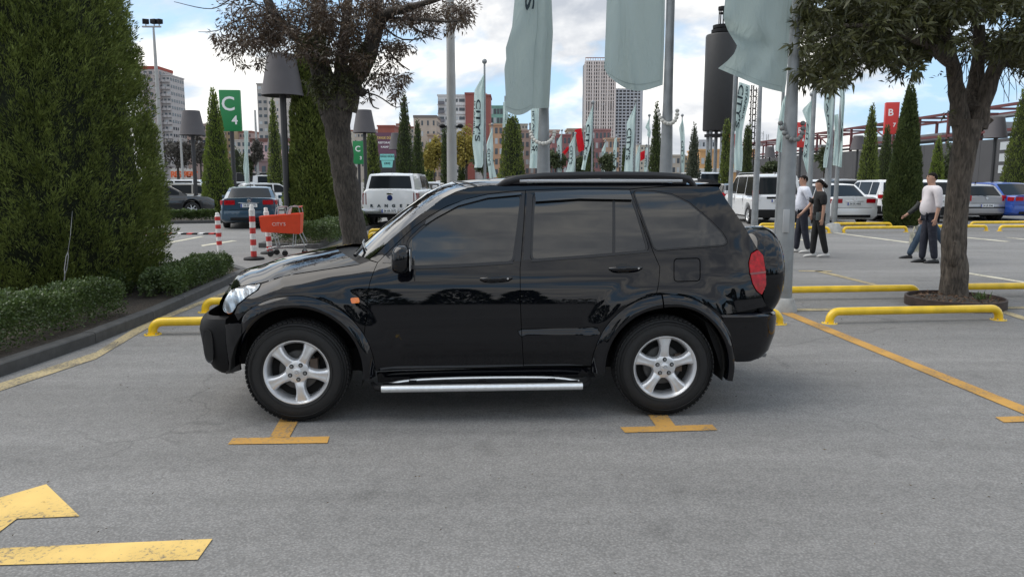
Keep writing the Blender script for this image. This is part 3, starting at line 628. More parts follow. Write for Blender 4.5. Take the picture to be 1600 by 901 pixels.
def shrub_tree(px, py, Y, w, h, n, m, label, name='tree', leaf=None, z0=None, bare=False, group=None):
    """round-headed far tree: trunk, limbs and a lumpy crown of leaf clumps; (px,py) crown centre, w,h in pixels"""
    c = P(px, py, Y); root = empty(name, (c.x, Y, 0), 0, label, 'tree', group); rx = w / 2 / F * Y; rz = h / 2 / F * Y; zc = c.z
    t = MB(); limb(t, [(0, 0, -.1), (.02 * rx, 0, zc * .5), (0, 0, zc)], [rx * .10, rx * .07, rx * .04], 7)
    for k in range(7):
        a = rnd.uniform(0, 2 * PI); limb(t, [(0, 0, zc - rz * rnd.uniform(.3, .9)), (rx * .4 * math.cos(a), rx * .4 * math.sin(a), zc + rz * rnd.uniform(-.3, .3)), (rx * .85 * math.cos(a), rx * .85 * math.sin(a), zc + rz * rnd.uniform(0, .6))], [rx * .04, rx * .025, rx * .01], 5)
    t.build('trunk', M_bark2, root)
    nc = max(10, n // 60); cc = nrs.normal(size=(nc, 3)); cc /= np.linalg.norm(cc, axis=1, keepdims=True); cc *= (nrs.rand(nc, 1) ** .45); cc *= np.array([rx, rx, rz]) * .82
    i = nrs.randint(0, nc, n); P_ = cc[i] + nrs.normal(size=(n, 3)) * np.array([rx, rx, rz]) * .12; P_[:, 2] += zc; D = nrs.normal(size=(n, 3)); L = (leaf or Y * .0035) * (.6 + nrs.rand(n) * .8)
    quads('foliage', leaf_array(P_, D, L, L * .55), m, root, 'stuff')
M_yl = leaf_mat('yellow_autumn_leaf', (.20, .17, .035), (.42, .34, .08), .5); M_bare = leaf_mat('bare_brown_twig', (.060, .055, .048), (.13, .12, .105), .4, .1); M_far = leaf_mat('far_green', (.045, .062, .030), (.10, .125, .055), .5)
shrub_tree(678, 242, 70, 46, 56, 2600, M_yl, 'yellowing autumn tree left of the pale camera pole'); shrub_tree(728, 232, 72, 52, 76, 3400, M_yl, 'taller yellowing autumn tree right of the pale camera pole')
for k, (px, py, w, h, lb) in enumerate(((276, 240, 56, 52, 'bare brown tree behind the tall floodlight mast'), (312, 236, 40, 60, 'bare brown tree behind the lamp left of the cone tree'), (386, 258, 26, 40, 'dull bushy tree under the C 4 sign'), (402, 240, 20, 44, 'small bushy tree by the pink building'), (755, 256, 40, 36, 'dark green tree behind the first CITY\'S flag'.replace("CITY'S ", 'tall ')), (868, 250, 34, 40, 'dark green tree just right of the near flagpole'), (905, 258, 36, 26, 'low dark tree under the red flags'), (948, 255, 34, 34, 'low dark green tree before the gridded tower'), (1205, 262, 34, 22, 'low green tree under the small lamp by the dark wall'), (1288, 250, 30, 46, 'olive tree in front of the dark wall behind the flags'), (1484, 255, 26, 66, 'olive bushy tree hidden half behind the right trunk'))):
    shrub_tree(px, py, 110 if k < 2 else (60 if px < 1150 else 55), w, h, 1800, M_bare if k in (0, 1, 3) else M_far, lb)
o = conifer(P(372, 290, 75).x, 75, P(372, 232, 75).z, .9, 900, M_con3, 'thin dark cypress behind the flag post under the C 4 sign', gC, 'column', leaf=.25)

# ================================================================== street lamps
M_lamp = mat('lamp_shade_grey', (.078, .072, .077), .65, noise=(3, .06)); M_post = mat('anthracite_post', (.030, .030, .033), .5)
def lamp(px, ytop, Y, label, h=None):
    b = P(px, 300, Y); zt = P(px, ytop, Y).z; root = empty('street_lamp', (b.x, Y, 0), 0, label, 'street lamp', 'lamps with bucket-shaped grey shades')
    MB().lathe([(.0, zt), (.345, zt), (.36, zt - .01), (.545, zt - 1.03), (.56, zt - 1.07), (.548, zt - 1.08), (.53, zt - 1.06), (.34, zt - .04), (0, zt - .04)], 36).build('lamp_shade', M_lamp, root, smooth=R(40))
    MB().lathe([(.085, 0), (.085, zt - .2), (0, zt - .2)], 14).build('post', M_post, root, smooth=R(60)); MB().lathe([(.16, 0), (.16, .03), (.09, .05)], 14).build('base_plate', M_post, root)
    MB().lathe([(.05, zt - .2), (.09, zt - .3), (.09, zt - .45), (.05, zt - .5)], 10).build('lamp_bulb', mat('frosted_glass', (.6, .6, .58), .3), root)
for px, yt, Y, lb in ((448, 85, 21, 'largest grey bucket-shaded lamp, left of the leaning tree'), (306, 173, 35, 'grey bucket-shaded lamp left of the bright cone tree'), (572, 172, 38, 'grey bucket-shaded lamp just right of the leaning trunk'), (433, 208, 52, 'small grey lamp low behind the largest lamp post'), (622, 208, 52, 'grey bucket-shaded lamp above the white pick-up'), (650, 227, 72, 'tiny grey lamp above the speed limit sign'),
                      (1548, 183, 41, 'grey bucket-shaded lamp right of the right tree trunk'), (1336, 212, 60, 'grey lamp between the flags and the cone trees at right'), (1200, 229, 78, 'small grey lamp left of the big concrete-footed pole')):
    lamp(px, yt, Y, lb)

# ================================================================== poles, masts, flags
M_pole = mat('galvanised_pole', (.26, .275, .285), .5, .45, noise=(5, .22, 8), bump=(14, .12, .004)); M_conc = mat('concrete', (.34, .34, .33), .85, noise=(12, .2, 7), bump=(50, .3))
M_pale = mat('pale_grey_pole', (.36, .36, .35), .5, .2, noise=(3, .12))
def pole(name, px, y_ref, Y, prof, label, cat, m=M_pole, foot=None, n=20, group=None, lean=0):
    b = P(px, y_ref, Y); root = empty(name, (b.x, Y, 0), 0, label, cat, group)
    MB().lathe(prof + [(0, prof[-1][1])], n).build('shaft', m, root, smooth=R(50))
    if foot: MB().lathe([(foot * 1.45, 0), (foot * 1.42, .03), (foot * 1.15, .14), (foot, .17), (foot * .7, .175)], 24).build('concrete_foot', M_conc, root, smooth=R(50))
    if lean: root.rotation_euler = (0, lean, 0)
    return root
big = [(.118, 0), (.108, 1.0), (.092, 1.7), (.080, 2.2), (.067, 2.7), (.060, 3.6), (.05, 7.0), (.04, 9.0)]
gP = 'big galvanised flagpoles'
p1_ = pole('flagpole', 1223, 440, 9.45, big, 'big galvanised flagpole with a concrete foot right behind the off-roader tail', 'flagpole', foot=.13, group=gP)
MB().box((-.035, -.112, 1.12), (.075, .02, .28)).build('hatch_plate', mat('hatch_grey', (.40, .41, .42), .5, .3), p1_, bevel=.004)
p2_ = pole('flagpole', 1041.5, 230, 11.0, big, 'big galvanised flagpole behind the rear of the off-roader roof', 'flagpole', foot=.13, group=gP)
p3_ = pole('flagpole', 849.5, 230, 12.6, [(r * 1.18, z) for r, z in big], 'big galvanised flagpole behind the middle of the off-roader roof', 'flagpole', foot=.13, group=gP)
M_bead = mat('grey_bead', (.16, .165, .165), .55); M_bead2 = mat('white_bead', (.55, .54, .50), .5)
def beads(center, r, drop, nb, rb, m, label, half=True):
    root = empty('bead_ring', center, 0, label, 'bead ring')
    a_ = [PI * 1.02 + PI * .96 * i / (nb - 1) for i in range(nb)] if half else [2 * PI * i / nb for i in range(nb)]
    me = None
    for a in a_:
        x, y = r * math.cos(a), r * math.sin(a); z = -drop * (math.sin(-a)) ** 1 if half else .0
        o = MB().sphere((0, 0, 0), rb, 8, 6, (1, 1, .9)).build('bead', m, root) if me is None else link_mesh('bead', me, None, root)
        me = o.data; o.location = (x, y, z)
    w = MB(); w.tube([(r * math.cos(a), r * math.sin(a), -drop * math.sin(-a) if half else 0) for a in a_], .006, 4); w.build('cord', M_steel, root)
bl = Vector((P(1230, 300, 9.45).x, 9.45, 0))
beads((p1_.location.x + .01, 9.45, 2.30), .135, .22, 11, .033, M_bead, 'loop of grey beads hanging on the concrete-footed flagpole')
beads((p1_.location.x + .05, 9.45, 3.78), .085, .06, 13, .014, M_bead2, 'pale rope loop high on the concrete-footed flagpole')
beads((p2_.location.x, 11.0, 2.58), .135, .20, 12, .030, M_bead2, 'loop of white beads hanging on the middle flagpole')
beads((p3_.location.x - .02, 12.6, 2.38), .19, .20, 13, .034, M_bead2, 'loop of white beads hanging on the left big flagpole')
def flag_mat(name, col):
    m = bpy.data.materials.new(name); m.use_nodes = True; t = m.node_tree; b = t.nodes['Principled BSDF']; L = t.links.new
    b.inputs['Base Color'].default_value = (*col, 1); b.inputs['Roughness'].default_value = .8; b.inputs['Specular IOR Level'].default_value = .15
    tr = N(t, 'ShaderNodeBsdfTranslucent'); tr.inputs[0].default_value = (*col, 1); ms = N(t, 'ShaderNodeMixShader'); ms.inputs[0].default_value = .42
    tc = N(t, 'ShaderNodeTexCoord'); n = N(t, 'ShaderNodeTexNoise'); n.inputs['Scale'].default_value = 2.4; n.inputs['Detail'].default_value = 5; n.inputs['Distortion'].default_value = 1.2; mp = N(t, 'ShaderNodeMapping'); mp.inputs['Scale'].default_value = (2.2, 1, .6); L(tc.outputs['Object'], mp.inputs[0]); L(mp.outputs[0], n.inputs['Vector'])
    bp = N(t, 'ShaderNodeBump'); bp.inputs['Strength'].default_value = .8; bp.inputs['Distance'].default_value = .06; L(n.outputs[0], bp.inputs['Height']); L(bp.outputs[0], b.inputs['Normal']); L(bp.outputs[0], tr.inputs['Normal'])
    L(b.outputs[0], ms.inputs[1]); L(tr.outputs[0], ms.inputs[2]); L(ms.outputs[0], t.nodes['Material Output'].inputs[0]); return m
M_flag = flag_mat('pale_green_cloth', (.40, .48, .47)); M_flagf = flag_mat('pale_mint_cloth', (.56, .68, .66)); M_flagr = flag_mat('red_cloth', (.62, .02, .03))
M_ink = mat('dark_print', (.015, .03, .04), .7)
def cloth(name, left, right, Y, m, label, group, depthf, nu=36, nv=60, bot=None, cat='flag', text=None, parent=None, hem=None):
    """flag between two traced edges (pixel polylines, top to bottom); depthf(u,v) gives the out-of-plane fold in metres"""
    def along(poly, t):
        ys = [p[1] for p in poly]; d = [0]
        for a, b in zip(poly[:-1], poly[1:]): d.append(d[-1] + math.hypot(b[0] - a[0], b[1] - a[1]))
        s = t * d[-1]; return (np.interp(s, d, [p[0] for p in poly]), np.interp(s, d, ys))
    def surf(u, v, off=0.0):
        a = along(left, v); b = along(right, v); x = a[0] + (b[0] - a[0]) * u; y = a[1] + (b[1] - a[1]) * u
        if bot: y += bot(u) * v ** 6
        return P(x, y, Y + depthf(u, v) - off)
    V = [surf(i / nu, j / nv) for j in range(nv + 1) for i in range(nu + 1)]; k = nu + 1
    o0 = surf(1, 1) if right[0][0] > left[0][0] else surf(0, 1)
    root = empty(name, o0, 0, label, cat, group)
    cl = raw('cloth', [v - root.location for v in V], [(j * k + i, j * k + i + 1, (j + 1) * k + i + 1, (j + 1) * k + i) for j in range(nv) for i in range(nu)], m, root, smooth=R(170))
    if hem:
        for (ua, ub, va, vb) in hem:
            W_ = []; nn = 40
            for i in range(nn + 1):
                t = i / nn
                for s in (0, 1):
                    uu = ua + (ub - ua) * (s if abs(ub - ua) < abs(vb - va) else t); vv = va + (vb - va) * (t if abs(ub - ua) < abs(vb - va) else s); W_.append(surf(uu, vv, .006) - root.location)
            raw('hem', W_, [(2 * i, 2 * i + 1, 2 * i + 3, 2 * i + 2) for i in range(nn)], mat('hem_cloth', (.30, .37, .36), .85), root)
    if text:
        for (txt, u0, v0, v1, size) in text:      # running down the cloth, letters turned on their side
            me = text_mesh(txt, 1.0, 0.0, align='LEFT', bold=.02); xs = [v.co.x for v in me.vertices]; L_ = max(xs) if xs else 1
            for p in range(2):
                bm = bmesh.new(); bm.from_mesh(me); bmesh.ops.subdivide_edges(bm, edges=[e for e in bm.edges if e.calc_length() > .12], cuts=1); bm.to_mesh(me); bm.free()
            for vtx in me.vertices:
                s = vtx.co.x / L_; h = vtx.co.y; q = surf(u0 + h * size, v0 + (v1 - v0) * s, .02 + Y * .0006); vtx.co = q - root.location
            me.materials.clear(); me.materials.append(M_ink); link_mesh('lettering', me, None, root)
    return root
def waves(A, fu=3, fv=2, ph=0, edge=True):
    return lambda u, v: A * (math.sin(u * fu * 2.2 + v * fv * 2.5 + ph) * .6 + math.sin(u * fu * 5.1 - v * fv * 3 + ph * 2) * .3) * (1.0)
gF = 'large pale flags on the big poles'
# right big flag
L3 = [(1132, -170), (1128, -60), (1133, 0), (1130, 29), (1137, 48), (1152, 72), (1147, 84), (1137, 95), (1122, 107)]
R3 = [(1249, -170), (1243, -60), (1238, 0), (1234, 50), (1231, 95), (1229, 125), (1226, 145)]
def d3(u, v):
    f = math.exp(-((v - .80 + (1 - u) * .05) / .05) ** 2) * (1 - u) ** 1.5 * .22
    fold = .035 * math.sin(u * 9 + v * 6) * (1 - u) + .05 * math.sin((u + v * .9) * 7) * math.sin(PI * u) + f
    return fold - .04
cloth('flag', L3, R3, 9.42, M_flag, 'big pale flag with a curled corner on the concrete-footed flagpole', gF, d3, 44, 80, hem=[(.945, .949, .4, .995), (.05, .95, .972, .975)], bot=lambda u: 7 * math.sin(u * PI) * (1 - u) - 2 * math.sin(u * 2 * PI))
L2 = [(953, -170), (949, -60), (948, 0), (946, 60), (944, 108), (950, 118)]; R2 = [(1044, -170), (1041, -60), (1039, 0), (1038, 60), (1036.5, 110), (1035.5, 133)]
cloth('flag', L2, R2, 10.95, M_flag, 'big pale flag hanging from the middle flagpole', gF, lambda u, v: .05 * math.sin(u * 6 + v * 4) + .10 * math.exp(-((u - .42 - .25 * (v - .9)) / .10) ** 2) * v ** 2, 40, 60, hem=[(.95, .954, .4, .99), (.05, .95, .97, .974)], bot=lambda u: 19 * math.sin(u * PI) ** 1.0 * (1.05 - .35 * u))
L1 = [(806, -170), (800, -60), (804, 0), (800, 43), (790, 76), (791, 92), (788, 107), (790, 148), (788.5, 172)]; R1 = [(866, -170), (864, -60), (862, 0), (864, 51), (861.5, 100), (859.5, 140), (858, 168.5)]
def d1(u, v):
    w = .105 * math.cos(max(-1, min(1, (u - .82) / .2)) * PI / 2) if u > .62 else 0      # the sleeve goes round the pole
    return -.10 - w + .05 * math.sin(u * 7 + v * 5) * (1 - u) + .04 * math.sin(v * 17) * (1 - u) ** 2
f1 = cloth('flag', L1, R1, 12.55, M_flag, 'big pale flag sleeved round the left big flagpole', gF, d1, 40, 60, hem=[(.622, .627, .3, .995), (.03, .6, .978, .981)], bot=lambda u: 9 * math.sin(min(1, u * 1.6) * PI) * (u < .625), text=[("CITY'S", .40, .02, .545, .34)])
# flag rows in the distance: (pole px, top y, Y, [left edge], [right edge], text u,v0,v1,size, label)
gf = 'rows of pale lettered flags over the car park'
def small_flag(px, ytop, Y, L_, R_, text, label, m=M_flagf, pr=.045, A=.12, lab2=None, finial=True):
    b = P(px, ytop, Y); root = empty('flagpole', (b.x, Y, 0), 0, lab2 or ('pole of the ' + label), 'flagpole', 'thin poles of the distant flags')
    MB().lathe([(pr * 1.3, 0), (pr, b.z * .4), (pr * .7, b.z), (0, b.z)], 8).build('shaft', M_pole, root, smooth=R(60))
    if finial: MB().sphere((0, 0, b.z + .06), .09, 8, 6).build('finial', M_pole, root)
    if L_: cloth('flag', L_, R_, Y - .12, m, label, gf, waves(A, 2, 2, px * .37), 12, 22, text=text)
T = lambda u, a, b, s: [("CITY'S", u, a, b, s)]
T2 = lambda u, a, b, s: [("CITY'S", u, a, b, s), ('ISTANBUL', u - s * .55, a + .02, b - .05, s * .30)]
small_flag(757, 99, 27, [(755, 118), (741, 142), (740, 185), (738, 225), (742, 255), (741, 262)], [(756.5, 116), (756.5, 150), (756, 190), (755, 230), (755, 258), (753, 262)], T2(.42, .27, .72, .62), 'tall pale lettered flag nearest to the white and red apartment block')
small_flag(769, 196, 48, [(768, 203), (760, 225), (761, 250), (765, 279)], [(769, 200), (771, 235), (770, 250), (776, 277)], T(.3, .4, .75, .6), 'small wind-blown pale flag just right of the tall first flag')
small_flag(853, 60, 24, [(829, 168), (830, 195), (829, 230), (827, 263)], [(843, 168), (843, 195), (841, 230), (840, 263)], [('ISTANBUL', .25, .05, .75, .35), ('S', .6, .62, .72, .7)], 'pale lettered flag half behind the left big flagpole')
small_flag(789, 150, 40, [(786, 160), (786, 180), (785, 200)], [(791, 158), (794, 178), (791, 198)], None, 'sliver of pale flag under the left big flag', finial=False)
small_flag(878, 205, 60, [(877, 210), (870, 222), (872, 245), (871, 269)], [(878, 208), (877, 225), (878, 245), (878, 269)], T(.3, .3, .8, .6), 'short pale flag left of the red banners')
small_flag(899, 210, 52, [(897, 212), (889, 228), (889, 250), (884, 269)], [(899, 208), (898, 228), (899, 250), (897, 269)], T2(.35, .3, .8, .6), 'pale lettered flag in front of the red banners')
small_flag(926.5, 162, 36, [(925, 168), (915, 195), (914, 225), (911, 250), (908, 265)], [(926.5, 165), (926, 190), (924, 222), (917, 250), (914, 266)], T2(.35, .28, .85, .7), 'larger pale flag left of the thin evergreen at the tower foot')
small_flag(946, 221, 66, [(945, 224), (940, 235), (941, 250), (939, 269)], [(946.5, 222), (946, 235), (946, 250), (946, 269)], T(.3, .3, .8, .6), 'short pale flag centred under the tall tower')
small_flag(963.5, 214, 62, [(960, 217), (958, 235), (957, 250), (955, 269)], [(964, 214), (963.5, 235), (963, 250), (962, 269)], T(.3, .35, .85, .7), 'pale flag with big letters right of the tower centre')
small_flag(993.5, 159, 33, [(991, 168), (979, 192), (979, 215), (977, 245), (975, 269)], [(993.5, 162), (992, 192), (991, 215), (989, 245), (989, 269)], T2(.30, .34, .82, .72), 'large pale lettered flag at the right edge of the tall tower')
small_flag(1000, 225, 60, [(998, 229), (993, 245), (992, 269)], [(1000, 226), (999.5, 245), (998, 269)], None, 'narrow pale flag tucked right of the large tower flag')
small_flag(1014.5, 182, 45, [(1014, 186), (1008, 199), (1012, 204), (1011, 212)], [(1015, 184), (1014.5, 195), (1017, 207), (1016, 216)], None, 'pale flag blown into a fold left of the middle flagpole')
small_flag(1010, 228, 62, [(1009, 232), (1007, 250), (1006, 269)], [(1013, 230), (1013, 250), (1013, 269)], T(.3, .3, .8, .6), 'little pale flag just left of the middle flagpole')
small_flag(1066, 182, 45, [(1065.5, 188), (1061, 200), (1063, 215), (1064, 240), (1065, 270)], [(1066.5, 184), (1069, 200), (1070, 215), (1070, 240), (1069, 270)], T(.35, .40, .82, .7), 'thin twisted pale flag right of the middle flagpole')
small_flag(1149, 105, 21.5, [(1155, 128), (1152, 150), (1150, 180), (1149, 210), (1147, 240), (1147, 265)], [(1172, 134), (1171, 155), (1165, 180), (1159, 210), (1161, 240), (1159, 268)], [("CITY'S", .22, .02, .52, .62), ('ISTANBUL', .72, .02, .42, .25)], 'long twisted pale flag in front of the round black screen', pr=.06)
small_flag(1226, 100, 16, [(1222, 160), (1217, 185), (1214, 210), (1211, 235)], [(1228, 148), (1228, 185), (1228, 210), (1226, 240)], [("S", .5, .45, .55, .5)], 'greyish limp flag hidden behind the concrete-footed flagpole')
small_flag(1269, 150, 26, [(1267, 158), (1253, 172), (1260, 190), (1258, 215), (1254, 245), (1260, 268)], [(1268.5, 156), (1268, 172), (1266.5, 195), (1266, 220), (1264, 250), (1262.5, 272)], T(.35, .34, .80, .6), 'pale flag with a pointed corner right of the B 6 sign')
small_flag(1275.5, 100, 24, None, None, None, '', lab2='bare thin grey pole between the pointed flag and the three-flag cluster', pr=.075)
f_ = small_flag(1304, 100, 23.8, [(1293, 122), (1288, 150), (1287, 170), (1291, 190), (1293, 215), (1287, 245), (1286, 262)], [(1305, 122), (1304, 150), (1302, 170), (1301, 190), (1299, 215), (1296, 245), (1293, 262)], [('ISTANBUL', .35, .05, .85, .35)], 'pale flag with vertical small letters left of the cluster of three', pr=.10)
small_flag(1306, 108, 24.3, [(1303, 180), (1304, 210), (1302, 240), (1301, 258)], [(1310, 178), (1310, 210), (1310, 240), (1310, 260)], None, 'plain pale flag panel in the middle of the cluster of three', pr=.02, lab2='slim pole just right of the thick leaning flag pole', finial=False)
small_flag(1317, 120, 27, [(1311, 130), (1313, 160), (1315, 190), (1312, 225), (1309, 260)], [(1320, 130), (1320, 160), (1318, 190), (1317, 225), (1315, 262)], [("'S", .35, .45, .70, .75)], 'pale flag with big letters right of the cluster of three', pr=.075)
for px, y0, y1, w, lb, dx in ((884, 230, 246, 9, 'lower left red banner among the pale flags', 6), (906, 203, 238, 10, 'larger red flag slanting among the pale flags', -3), (1004, 238, 252, 7, 'small red banner left of the middle flagpole', 0)):
    cloth('flag', [(px - w / 2 + dx, y0), (px - w / 2 - dx, y1)], [(px + w / 2 + dx, y0 - 3), (px + w / 2 - dx, y1 - 4)], 62, M_flagr, lb, None, waves(.1), 8, 8, text=[('C', .3, .35, .55, .4)] if False else None)
    pole('flagpole', px + w / 2 + 1, y0, 62.1, [(.05, 0), (.04, P(px, y0 - 6, 62).z)], 'thin pole of the ' + lb, 'flagpole', n=6)
# concrete feet of the thin poles on the right
for px, Y in ((1292.5, 25.0),): MB().lathe([(.36, 0), (.34, .05), (.24, .25), (.2, .28), (0, .28)], 20, 'z', (0, 0, 0)).build('concrete_footing', M_conc, None, loc=(P(1299, 355, 23.8).x, 23.8, 0))
tag(bpy.data.objects['concrete_footing'], 'sloped concrete footing beside the white saloon under the flag cluster', 'footing')
# camera pole, floodlight mast
cp = pole('camera_pole', 706, 250, 17.5, [(.115, 0), (.115, 1.5), (.105, 3.2), (.088, 5.2), (.07, 9)], 'pale thick post with two small cameras, centre left of the photo', 'pole', M_pale, n=24)
for sx in (-1, 1):
    z = P(706, 198, 17.5).z; m_ = MB(); m_.tube([(sx * .10, 0, z), (sx * .16, -.02, z)], .02, 6); m_.sphere((sx * .20, -.03, z + .01), .055, 10, 7, (1.3, 1, .9)); m_.build('camera_head', M_black, cp)
fm = pole('floodlight_mast', 250, 240, 45, [(.17, 0), (.13, 3), (.08, 9), (.05, P(250, 42, 45).z)], 'tall pale mast with floodlights rising beside the huge evergreen', 'mast', M_pale, n=16)
zt = P(250, 42, 45).z; fm.location.x = P(246.5, 150, 45).x; a = MB(); a.box((-.1, 0, zt), (1.05, .12, .08)); a.build('crossbar', M_pale, fm)
for x, rz in ((-.42, .5), (.05, -.3), (.33, -.5)):
    f = MB(); f.box((x, 0, zt + .28), (.34, .28, .26), rz); f.build('floodlight', M_black, fm, bevel=.03); g_ = MB(); g_.tube([(x, 0, zt + .04), (x, 0, zt + .2)], .03, 5); g_.build('bracket', M_pale, fm)
for px, yt, Y, w, lb in ((385, 206, 42, .09, 'thin pale blue-grey post under the C 4 sign'), (401, 172, 60, .10, 'thin pale street pole by the pink building'), (283, 200, 80, .12, 'thin grey pole in front of the bare trees'), (1184, 128, 24.5, .085, 'thick grey mast right of the twisted flag')):
    zt = P(px, yt, Y).z; pole('pole', px, 230, Y, [(w * 1.4, 0), (w, zt * .5), (w * .7, zt)], lb, 'pole', M_pale if px < 1000 else M_pole, n=10)
sf = cloth('flag', [(381, 204), (382, 240), (380, 262), (383, 287)], [(388, 204), (387, 240), (389, 262), (388, 288)], 41.8, M_flagf, 'narrow pale banner hanging on the post under the C 4 sign', None, waves(.1), 6, 16)

# ================================================================== signs
M_green = mat('sign_green', (.012, .21, .062), .45); M_sred = mat('sign_red', (.56, .035, .03), .45); M_sw = mat('sign_white', (.80, .80, .80), .5)
def box_sign(px0, px1, y0, y1, Y, m, texts, label, rz=0.0, d=None, ybot=None, both=True):
    c = P((px0 + px1) / 2, (y0 + y1) / 2, Y); w = (px1 - px0) / F * Y; h = (y1 - y0) / F * Y; d = d or .25
    root = empty('parking_sign', (c.x, Y, 0), rz, label, 'parking sign'); MB().box((0, 0, c.z), (w, d, h)).build('sign_box', m, root, bevel=.02)
    MB().lathe([(.11, 0), (.11, c.z - h / 2), (0, c.z - h / 2)], 12).build('post', M_post, root)
    for txt, ux, uz, s in texts:
        text_obj('lettering', txt, s * w, M_sw, root, (ux * w, -d / 2 - .004, c.z + uz * h), (PI / 2, 0, 0), .003, .012 * w)
    return root, w, h, d, c.z
box_sign(345, 376, 142.5, 204, 40, M_green, [('C', -.08, .15, .95), ('4', .20, -.24, .58)], 'green parking zone sign reading C 4', .10)
box_sign(552, 569, 221, 256, 60, M_green, [('C', -.05, .15, .7), ('3', .2, -.24, .4)], 'green parking zone sign half hidden behind the leaning trunk')
r_, w, h, d, zc = box_sign(1383, 1402, 161.5, 209, 56, M_sred, [('B', -.12, .17, .75), ('7', .2, -.22, .42)], 'red box-shaped parking zone sign reading B 7', -.28, .62)
for txt, uy, uz, s in (('8', .0, .17, .6), ('7', .0, -.24, .42)): text_obj('lettering', txt, s * w, M_sw, r_, (w / 2 + .005, uy, zc + uz * h), (PI / 2, 0, PI / 2), .003, .01)
box_sign(1244, 1260, 192, 230, 62, M_sred, [('B', -.2, .17, .75), ('6', .15, -.2, .42)], 'red parking zone sign reading B 6 behind the concrete-footed pole')
box_sign(1137, 1150, 210, 239, 85, M_sred, [('B', -.1, .17, .75), ('5', .2, -.24, .42)], 'small red parking zone sign reading B 5 below the round screen')
# speed sign
c = P(651.5, 282, 36); sg = empty('speed_sign', (c.x, 36, 0), 0, 'small round speed limit sign reading 20 right of the pick-up', 'road sign')
MB().lathe([(0, -.01), (.30, -.01), (.30, .01), (0, .01)], 28, 'y', (0, 0, c.z)).build('rim_disc', mat('sign_rim_red', (.5, .02, .03), .4), sg); MB().lathe([(0, -.014), (.235, -.014), (.235, -.009)], 28, 'y', (0, 0, c.z)).build('face', M_sw, sg)
text_obj('lettering', '20', .30, M_ink, sg, (0, -.019, c.z), (PI / 2, 0, 0), .002, .012); MB().lathe([(.04, 0), (.04, c.z - .28), (0, c.z - .28)], 8, 'z', (0, .02, 0)).build('post', M_pole, sg)
# turquoise hanging board and purple billboard
M_turq = mat('sign_turquoise', (.22, .62, .58), .5)
c = P(605, 251, 80); tq = empty('hanging_sign', (c.x, 80, 0), 0, 'turquoise board reading GÜLE GÜLE ÇIKIŞ above the pick-up roof', 'sign')
MB().box((0, 0, c.z + .35), (1.45, .08, .62)).build('upper_board', M_turq, tq); MB().prism([(-.60, c.z), (.60, c.z), (.5, c.z - .70), (-.5, c.z - .70)], -.04, .04).build('lower_board', M_turq, tq)
text_obj('lettering', 'GÜLE GÜLE', .27, M_ink, tq, (0, -.045, c.z + .42), (PI / 2, 0, 0), .002, .01); text_obj('lettering', 'ÇIKIŞ', .26, M_ink, tq, (0, -.045, c.z - .28), (PI / 2, 0, 0), .002, .01)
for sx in (-1, 1): MB().box((sx * .66, .06, (c.z + .6) / 2), (.06, .06, c.z + .6)).build('post', M_post, tq)
c = P(606, 224, 150); bb = empty('billboard', (c.x, 150, 0), 0, 'purple roof billboard with yellow and white lettering above the pick-up', 'billboard')
MB().box((0, 0, c.z - .2), (4.8, .2, 4.4)).build('board', mat('billboard_purple', (.13, .055, .09), .6), bb)
text_obj('lettering', 'TAVUK DÜNYASI', .62, mat('lettering_gold', (.6, .42, .12), .6), bb, (0, -.12, c.z + 1.0), (PI / 2, 0, 0), .002, .02, sx=.86)
for k, tx in enumerate(('RESTORAN', 'KASAP')): text_obj('lettering', tx, .5, M_sw, bb, (-.6, -.12, c.z + .1 - k * .8), (PI / 2, 0, 0), .002, .01)
MB().box((0, .2, (c.z - 2) / 2), (4.2, .3, c.z - 2)).build('support', M_post, bb)
# graffiti hoarding far left
c = P(287, 273, 120); gr = empty('hoarding', (c.x, 120, 0), 0, 'white site hoarding sprayed with orange lettering behind parked cars at left', 'hoarding')
MB().box((0, 0, c.z), (3.9, .15, 1.9)).build('panel_board', mat('dirty_white', (.5, .48, .45), .7), gr); MB().box((0, .2, (c.z - .9) / 2), (3.9, .2, max(.2, c.z - .9))).build('base_wall', M_conc, gr)
text_obj('lettering', 'RESS', 1.25, mat('spray_orange', (.65, .12, .03), .6), gr, (-.9, -.09, c.z), (PI / 2, 0, 0), .002, .06, .8); text_obj('lettering', 'REAT', 1.2, MATS['spray_orange'], gr, (1.1, -.09, c.z), (PI / 2, 0, 0), .002, .06, .62)

